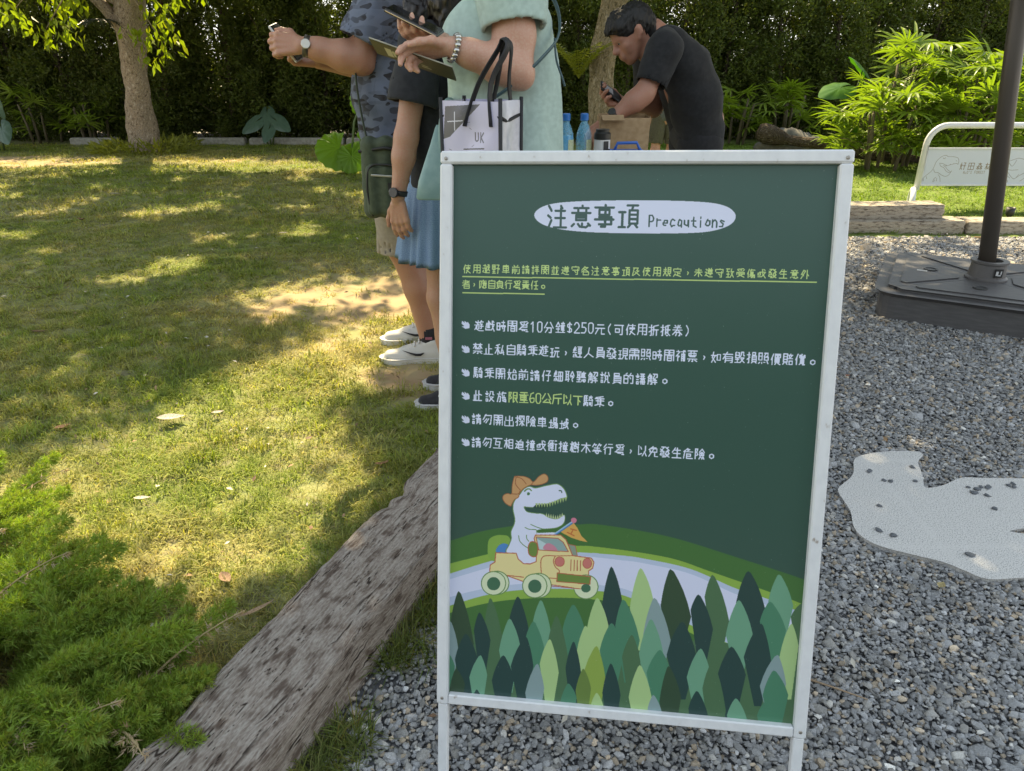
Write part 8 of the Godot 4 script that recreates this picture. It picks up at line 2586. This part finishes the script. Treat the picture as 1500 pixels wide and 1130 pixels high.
func build_vendor() -> void:
	var t := thing("person", "person in black bending over the table with a phone in one hand", "person", Vector3(0.86, 0, -3.42))
	var g := Vector3(-0.86, 0, 3.42)
	var skin := skin_mat(lin(0.40, 0.215, 0.145))
	var P := func(x: float, y: float, z: float) -> Vector3: return Vector3(x, y, z) + g
	var F := Field.new()
	F.k = 0.03
	for s in [-1.0, 1.0]:
		F.chain([P.call(0.845, 0.88, -3.42 + s * 0.085), P.call(0.83, 0.49, -3.42 + s * 0.10), P.call(0.90, 0.08, -3.42 + s * 0.11)], [0.085, 0.062, 0.042])
		F.bone(P.call(0.89, 0.05, -3.42 + s * 0.11), P.call(0.74, 0.035, -3.42 + s * 0.12), 0.036, 0.03)
	F.chain([P.call(0.85, 0.96, -3.42), P.call(0.79, 1.10, -3.41), P.call(0.71, 1.22, -3.40), P.call(0.60, 1.325, -3.38)], [0.105, 0.10, 0.095, 0.055])
	F.bone(P.call(0.645, 1.265, -3.54), P.call(0.645, 1.265, -3.24), 0.06, 0.06)
	var sh: Vector3 = P.call(0.62, 1.255, -3.20)
	var el: Vector3 = P.call(0.545, 1.09, -3.165)
	var wr: Vector3 = P.call(0.415, 0.995, -3.15)
	F.chain([sh, el, el.lerp(wr, 0.3), wr], [0.052, 0.038, 0.040, 0.027])
	var el2: Vector3 = P.call(0.66, 1.02, -3.58)
	var wr2: Vector3 = P.call(0.505, 1.045, -3.42)
	F.chain([P.call(0.62, 1.25, -3.57), el2, wr2], [0.056, 0.046, 0.028])
	var mb := MB.new()
	F.mesh_into(mb, 0.011)
	var Hn := Field.new()
	Hn.k = 0.007
	Hn.bone(el.lerp(wr, 0.85), wr, 0.030, 0.026)
	hand_bones(Hn, wr, Vector3(-0.75, -0.62, 0.0), Vector3(0.45, -0.6, -0.5), Vector3(-0.4, 0.5, -0.6), [0.3, 0.4, 0.45, 0.5, 0.55], 1.05)
	Hn.mesh_into(mb, 0.0045)
	var H2 := Field.new()
	H2.k = 0.007
	H2.bone(el2.lerp(wr2, 0.85), wr2, 0.030, 0.026)
	hand_bones(H2, wr2, Vector3(-0.9, 0.15, 0.25), Vector3(0.1, 0.8, 0.6), Vector3(-0.2, 0.5, -0.8), [0.4, 0.7, 0.75, 0.8, 0.85], 1.05)
	H2.mesh_into(mb, 0.0045)
	var fw := Vector3(-0.84, -0.52, 0.12).normalized()
	var up := Vector3(-0.52, 0.85, 0.0)
	up = (up - fw * up.dot(fw)).normalized()
	var T := Transform3D(Basis(up.cross(fw), up, fw), P.call(0.508, 1.318, -3.34))
	head_into(mb, T, 0.88)
	F = Field.new()
	F.k = 0.02
	F.bone(T * Vector3(0, -0.08, -0.03), P.call(0.62, 1.30, -3.385), 0.052, 0.058)
	F.mesh_into(mb, 0.009)
	part(t, "body", mb.make(), skin)
	eyes(t, T, 0.88)
	part(t, "hair", hair_mesh(T, 0.91, "short"), mat(lin(0.009, 0.008, 0.007), 0.6))
	var black := cloth(lin(0.013, 0.0135, 0.015), 146)
	var S := Field.new()
	S.k = 0.05
	S.wrinkle = fbm(81, 7.0, 2)
	S.amp = 0.010
	for s in [-1.0, 1.0]:
		S.chain([P.call(0.655, 1.275, -3.39 + s * 0.12), P.call(0.735, 1.19, -3.40 + s * 0.085), P.call(0.80, 1.06, -3.41 + s * 0.075), P.call(0.835, 0.92, -3.42 + s * 0.08)], [0.074, 0.098, 0.102, 0.104])
	S.planes.append([P.call(0.84, 0.86, 0), Vector3(0.25, -0.97, 0).normalized()])
	S.cut.append([P.call(0.565, 1.35, -3.375), P.call(0.51, 1.40, -3.37), 0.068, 0.09])
	part(t, "shirt", S.make(0.010), black)
	cuff(t, "sleeve", [P.call(0.645, 1.27, -3.27), sh, P.call(0.572, 1.125, -3.172)], [0.076, 0.072, 0.069], black, 0.008, 0.006, 0.84, 83)
	cuff(t, "sleeve", [P.call(0.645, 1.275, -3.51), P.call(0.62, 1.25, -3.57), P.call(0.645, 1.10, -3.59)], [0.082, 0.078, 0.073], black, 0.010, 0.006, 0.84, 84)
	var pants := cloth(lin(0.012, 0.012, 0.014), 147)
	var W := Field.new()
	W.k = 0.05
	W.bone(P.call(0.835, 0.91, -3.49), P.call(0.835, 0.91, -3.35), 0.104, 0.104)
	part(t, "trousers", W.make(0.012), pants)
	for s in [-1.0, 1.0]:
		cuff(t, "trouser_leg", [P.call(0.84, 0.88, -3.42 + s * 0.085), P.call(0.832, 0.49, -3.42 + s * 0.10), P.call(0.895, 0.07, -3.42 + s * 0.11)], [0.102, 0.082, 0.066], pants, 0.012, 0.006, 0.85, 90)
		shoe(t, P.call(0.965, 0, -3.42 + s * 0.11), Vector3(-1, 0, 0), 0.28, black, mat(lin(0.1, 0.1, 0.1), 0.7))
	watch(t, "wrist_watch", wr - (wr - el).normalized() * 0.01, wr - el, 0.031, 0.022, mat(lin(0.015, 0.015, 0.015), 0.4), mat(lin(0.03, 0.03, 0.03), 0.2), Vector3(-0.3, 0.6, 0.7))
	var ph := thing("phone", "black phone held in the bending person's far hand", "phone", Vector3(0.447, 1.082, -3.395))
	mb = MB.new()
	var pb := Basis(Vector3(-0.8, 0.5, 0.2).normalized(), Vector3(0.45, 0.75, 0.4).normalized(), Vector3.BACK).orthonormalized()
	mb.box(Vector3.ZERO, Vector3(0.14, 0.009, 0.072), 0.003, pb)
	part(ph, "phone_case", mb.make(false), mat(lin(0.02, 0.02, 0.022), 0.3))
	mb = MB.new()
	mb.box(pb * Vector3(0.03, 0.0052, 0.0), Vector3(0.05, 0.002, 0.04), 0.0005, pb)
	part(ph, "screen", mb.make(false), mat(lin(0.5, 0.5, 0.52), 0.2))

func build_bystander() -> void:
	var t := thing("person", "person in olive shorts, mostly hidden behind the bending person", "person", Vector3(1.62, 0, -8.0))
	var F := Field.new()
	F.k = 0.03
	for s in [-1.0, 1.0]:
		F.chain([Vector3(s * 0.07, 0.66, 0), Vector3(s * 0.085, 0.36, 0.01), Vector3(s * 0.09, 0.06, 0)], [0.07, 0.046, 0.032])
		F.bone(Vector3(s * 0.09, 0.05, 0), Vector3(s * 0.095, 0.04, -0.1), 0.03, 0.025)
		F.chain([Vector3(s * 0.13, 0.98, 0), Vector3(s * 0.17, 0.78, 0), Vector3(s * 0.16, 0.60, -0.06)], [0.04, 0.033, 0.022])
	F.chain([Vector3(0, 0.70, 0), Vector3(0, 0.95, 0), Vector3(0, 1.06, 0)], [0.09, 0.09, 0.045])
	F.bone(Vector3(-0.12, 0.99, 0), Vector3(0.12, 0.99, 0), 0.045, 0.045)
	var mb := MB.new()
	F.mesh_into(mb, 0.014)
	var T := Transform3D(Basis(Vector3.UP, PI), Vector3(0, 1.16, -0.01))
	head_into(mb, T, 0.82)
	for s in [-1.0, 1.0]:
		var Hn := Field.new()
		Hn.k = 0.006
		hand_bones(Hn, Vector3(s * 0.16, 0.60, -0.06), Vector3(0, -1, -0.15), Vector3(-s, 0, 0), Vector3(0, 0, -1), [0.2, 0.3, 0.3, 0.35, 0.4], 0.75)
		Hn.mesh_into(mb, 0.006)
	part(t, "body", mb.make(), skin_mat(lin(0.46, 0.27, 0.185)))
	eyes(t, T, 0.82)
	part(t, "hair", hair_mesh(T, 0.82, "short"), mat(lin(0.012, 0.010, 0.009), 0.45))
	var S := Field.new()
	S.k = 0.04
	S.wrinkle = fbm(91, 8.0, 2)
	S.amp = 0.006
	S.chain([Vector3(0, 0.70, 0), Vector3(0, 0.92, 0)], [0.105, 0.10])
	S.bone(Vector3(-0.12, 0.99, 0), Vector3(0.12, 0.99, 0), 0.055, 0.055)
	S.planes.append([Vector3(0, 0.66, 0), Vector3.DOWN])
	S.planes.append([Vector3(0, 1.035, 0), Vector3.UP])
	part(t, "shirt", S.make(0.014), cloth(lin(0.10, 0.11, 0.10), 148))
	var olive := cloth(lin(0.085, 0.080, 0.050), 149)
	for s in [-1.0, 1.0]:
		cuff(t, "trouser_leg", [Vector3(s * 0.06, 0.68, 0), Vector3(s * 0.08, 0.55, 0), Vector3(s * 0.09, 0.43, 0.005)], [0.085, 0.082, 0.080], olive, 0.012, 0.005, 0.85, 95)
		shoe(t, Vector3(s * 0.09, 0, 0.06), Vector3(0, 0, -1), 0.2, olive, mat(lin(0.3, 0.3, 0.3), 0.7))

func build_people() -> void:
	build_woman()
	build_girl()
	build_man()
	build_vendor()
	build_bystander()
# ------------------------------------------------------------------ the scene
func _ready() -> void:
	var cam := Camera3D.new()
	cam.name = "camera"
	cam.position = Vector3(0, 1.2, 0)
	cam.rotation_degrees = Vector3(-24.3, 0, 0)
	cam.fov = 56.93
	cam.near = 0.05
	cam.far = 1500.0
	add_child(cam)
	cam.current = true

	var sky := ProceduralSkyMaterial.new()
	sky.sky_top_color = Color(0.60, 0.645, 0.69)
	sky.sky_horizon_color = Color(0.94, 0.93, 0.89)
	sky.sky_curve = 0.16
	sky.ground_bottom_color = Color(0.35, 0.33, 0.28)
	sky.ground_horizon_color = Color(0.62, 0.62, 0.58)
	var s := Sky.new()
	s.sky_material = sky
	var env := Environment.new()
	env.background_mode = Environment.BG_SKY
	env.sky = s
	env.background_energy_multiplier = 0.92
	env.tonemap_mode = Environment.TONE_MAPPER_LINEAR
	env.tonemap_exposure = 3.0
	env.sdfgi_enabled = true
	env.ssao_enabled = true
	env.ssil_enabled = true
	var we := WorldEnvironment.new()
	we.name = "surroundings"
	we.environment = env
	add_child(we)

	var sun := DirectionalLight3D.new()
	sun.name = "sun"
	sun.light_color = Color(1.0, 0.915, 0.745)
	sun.light_energy = 1.5
	sun.light_angular_distance = 0.5
	sun.shadow_enabled = true
	add_child(sun)
	sun.look_at_from_position(SUN * 20.0, Vector3.ZERO)

	var t0 := Time.get_ticks_msec()
	build_ground()
	build_timbers()
	build_slab()
	print("ground ", Time.get_ticks_msec() - t0)
	build_gravel()
	build_grass()
	print("grass ", Time.get_ticks_msec() - t0)
	build_hedge()
	build_trees()
	build_shrubs()
	build_foxtail()
	print("plants ", Time.get_ticks_msec() - t0)
	build_sign()
	build_parasol()
	build_frame_sign()
	build_table()
	build_litter()
	build_leaf_litter()
	print("people from ", Time.get_ticks_msec() - t0)
	build_people()
	print("objects ", Time.get_ticks_msec() - t0)
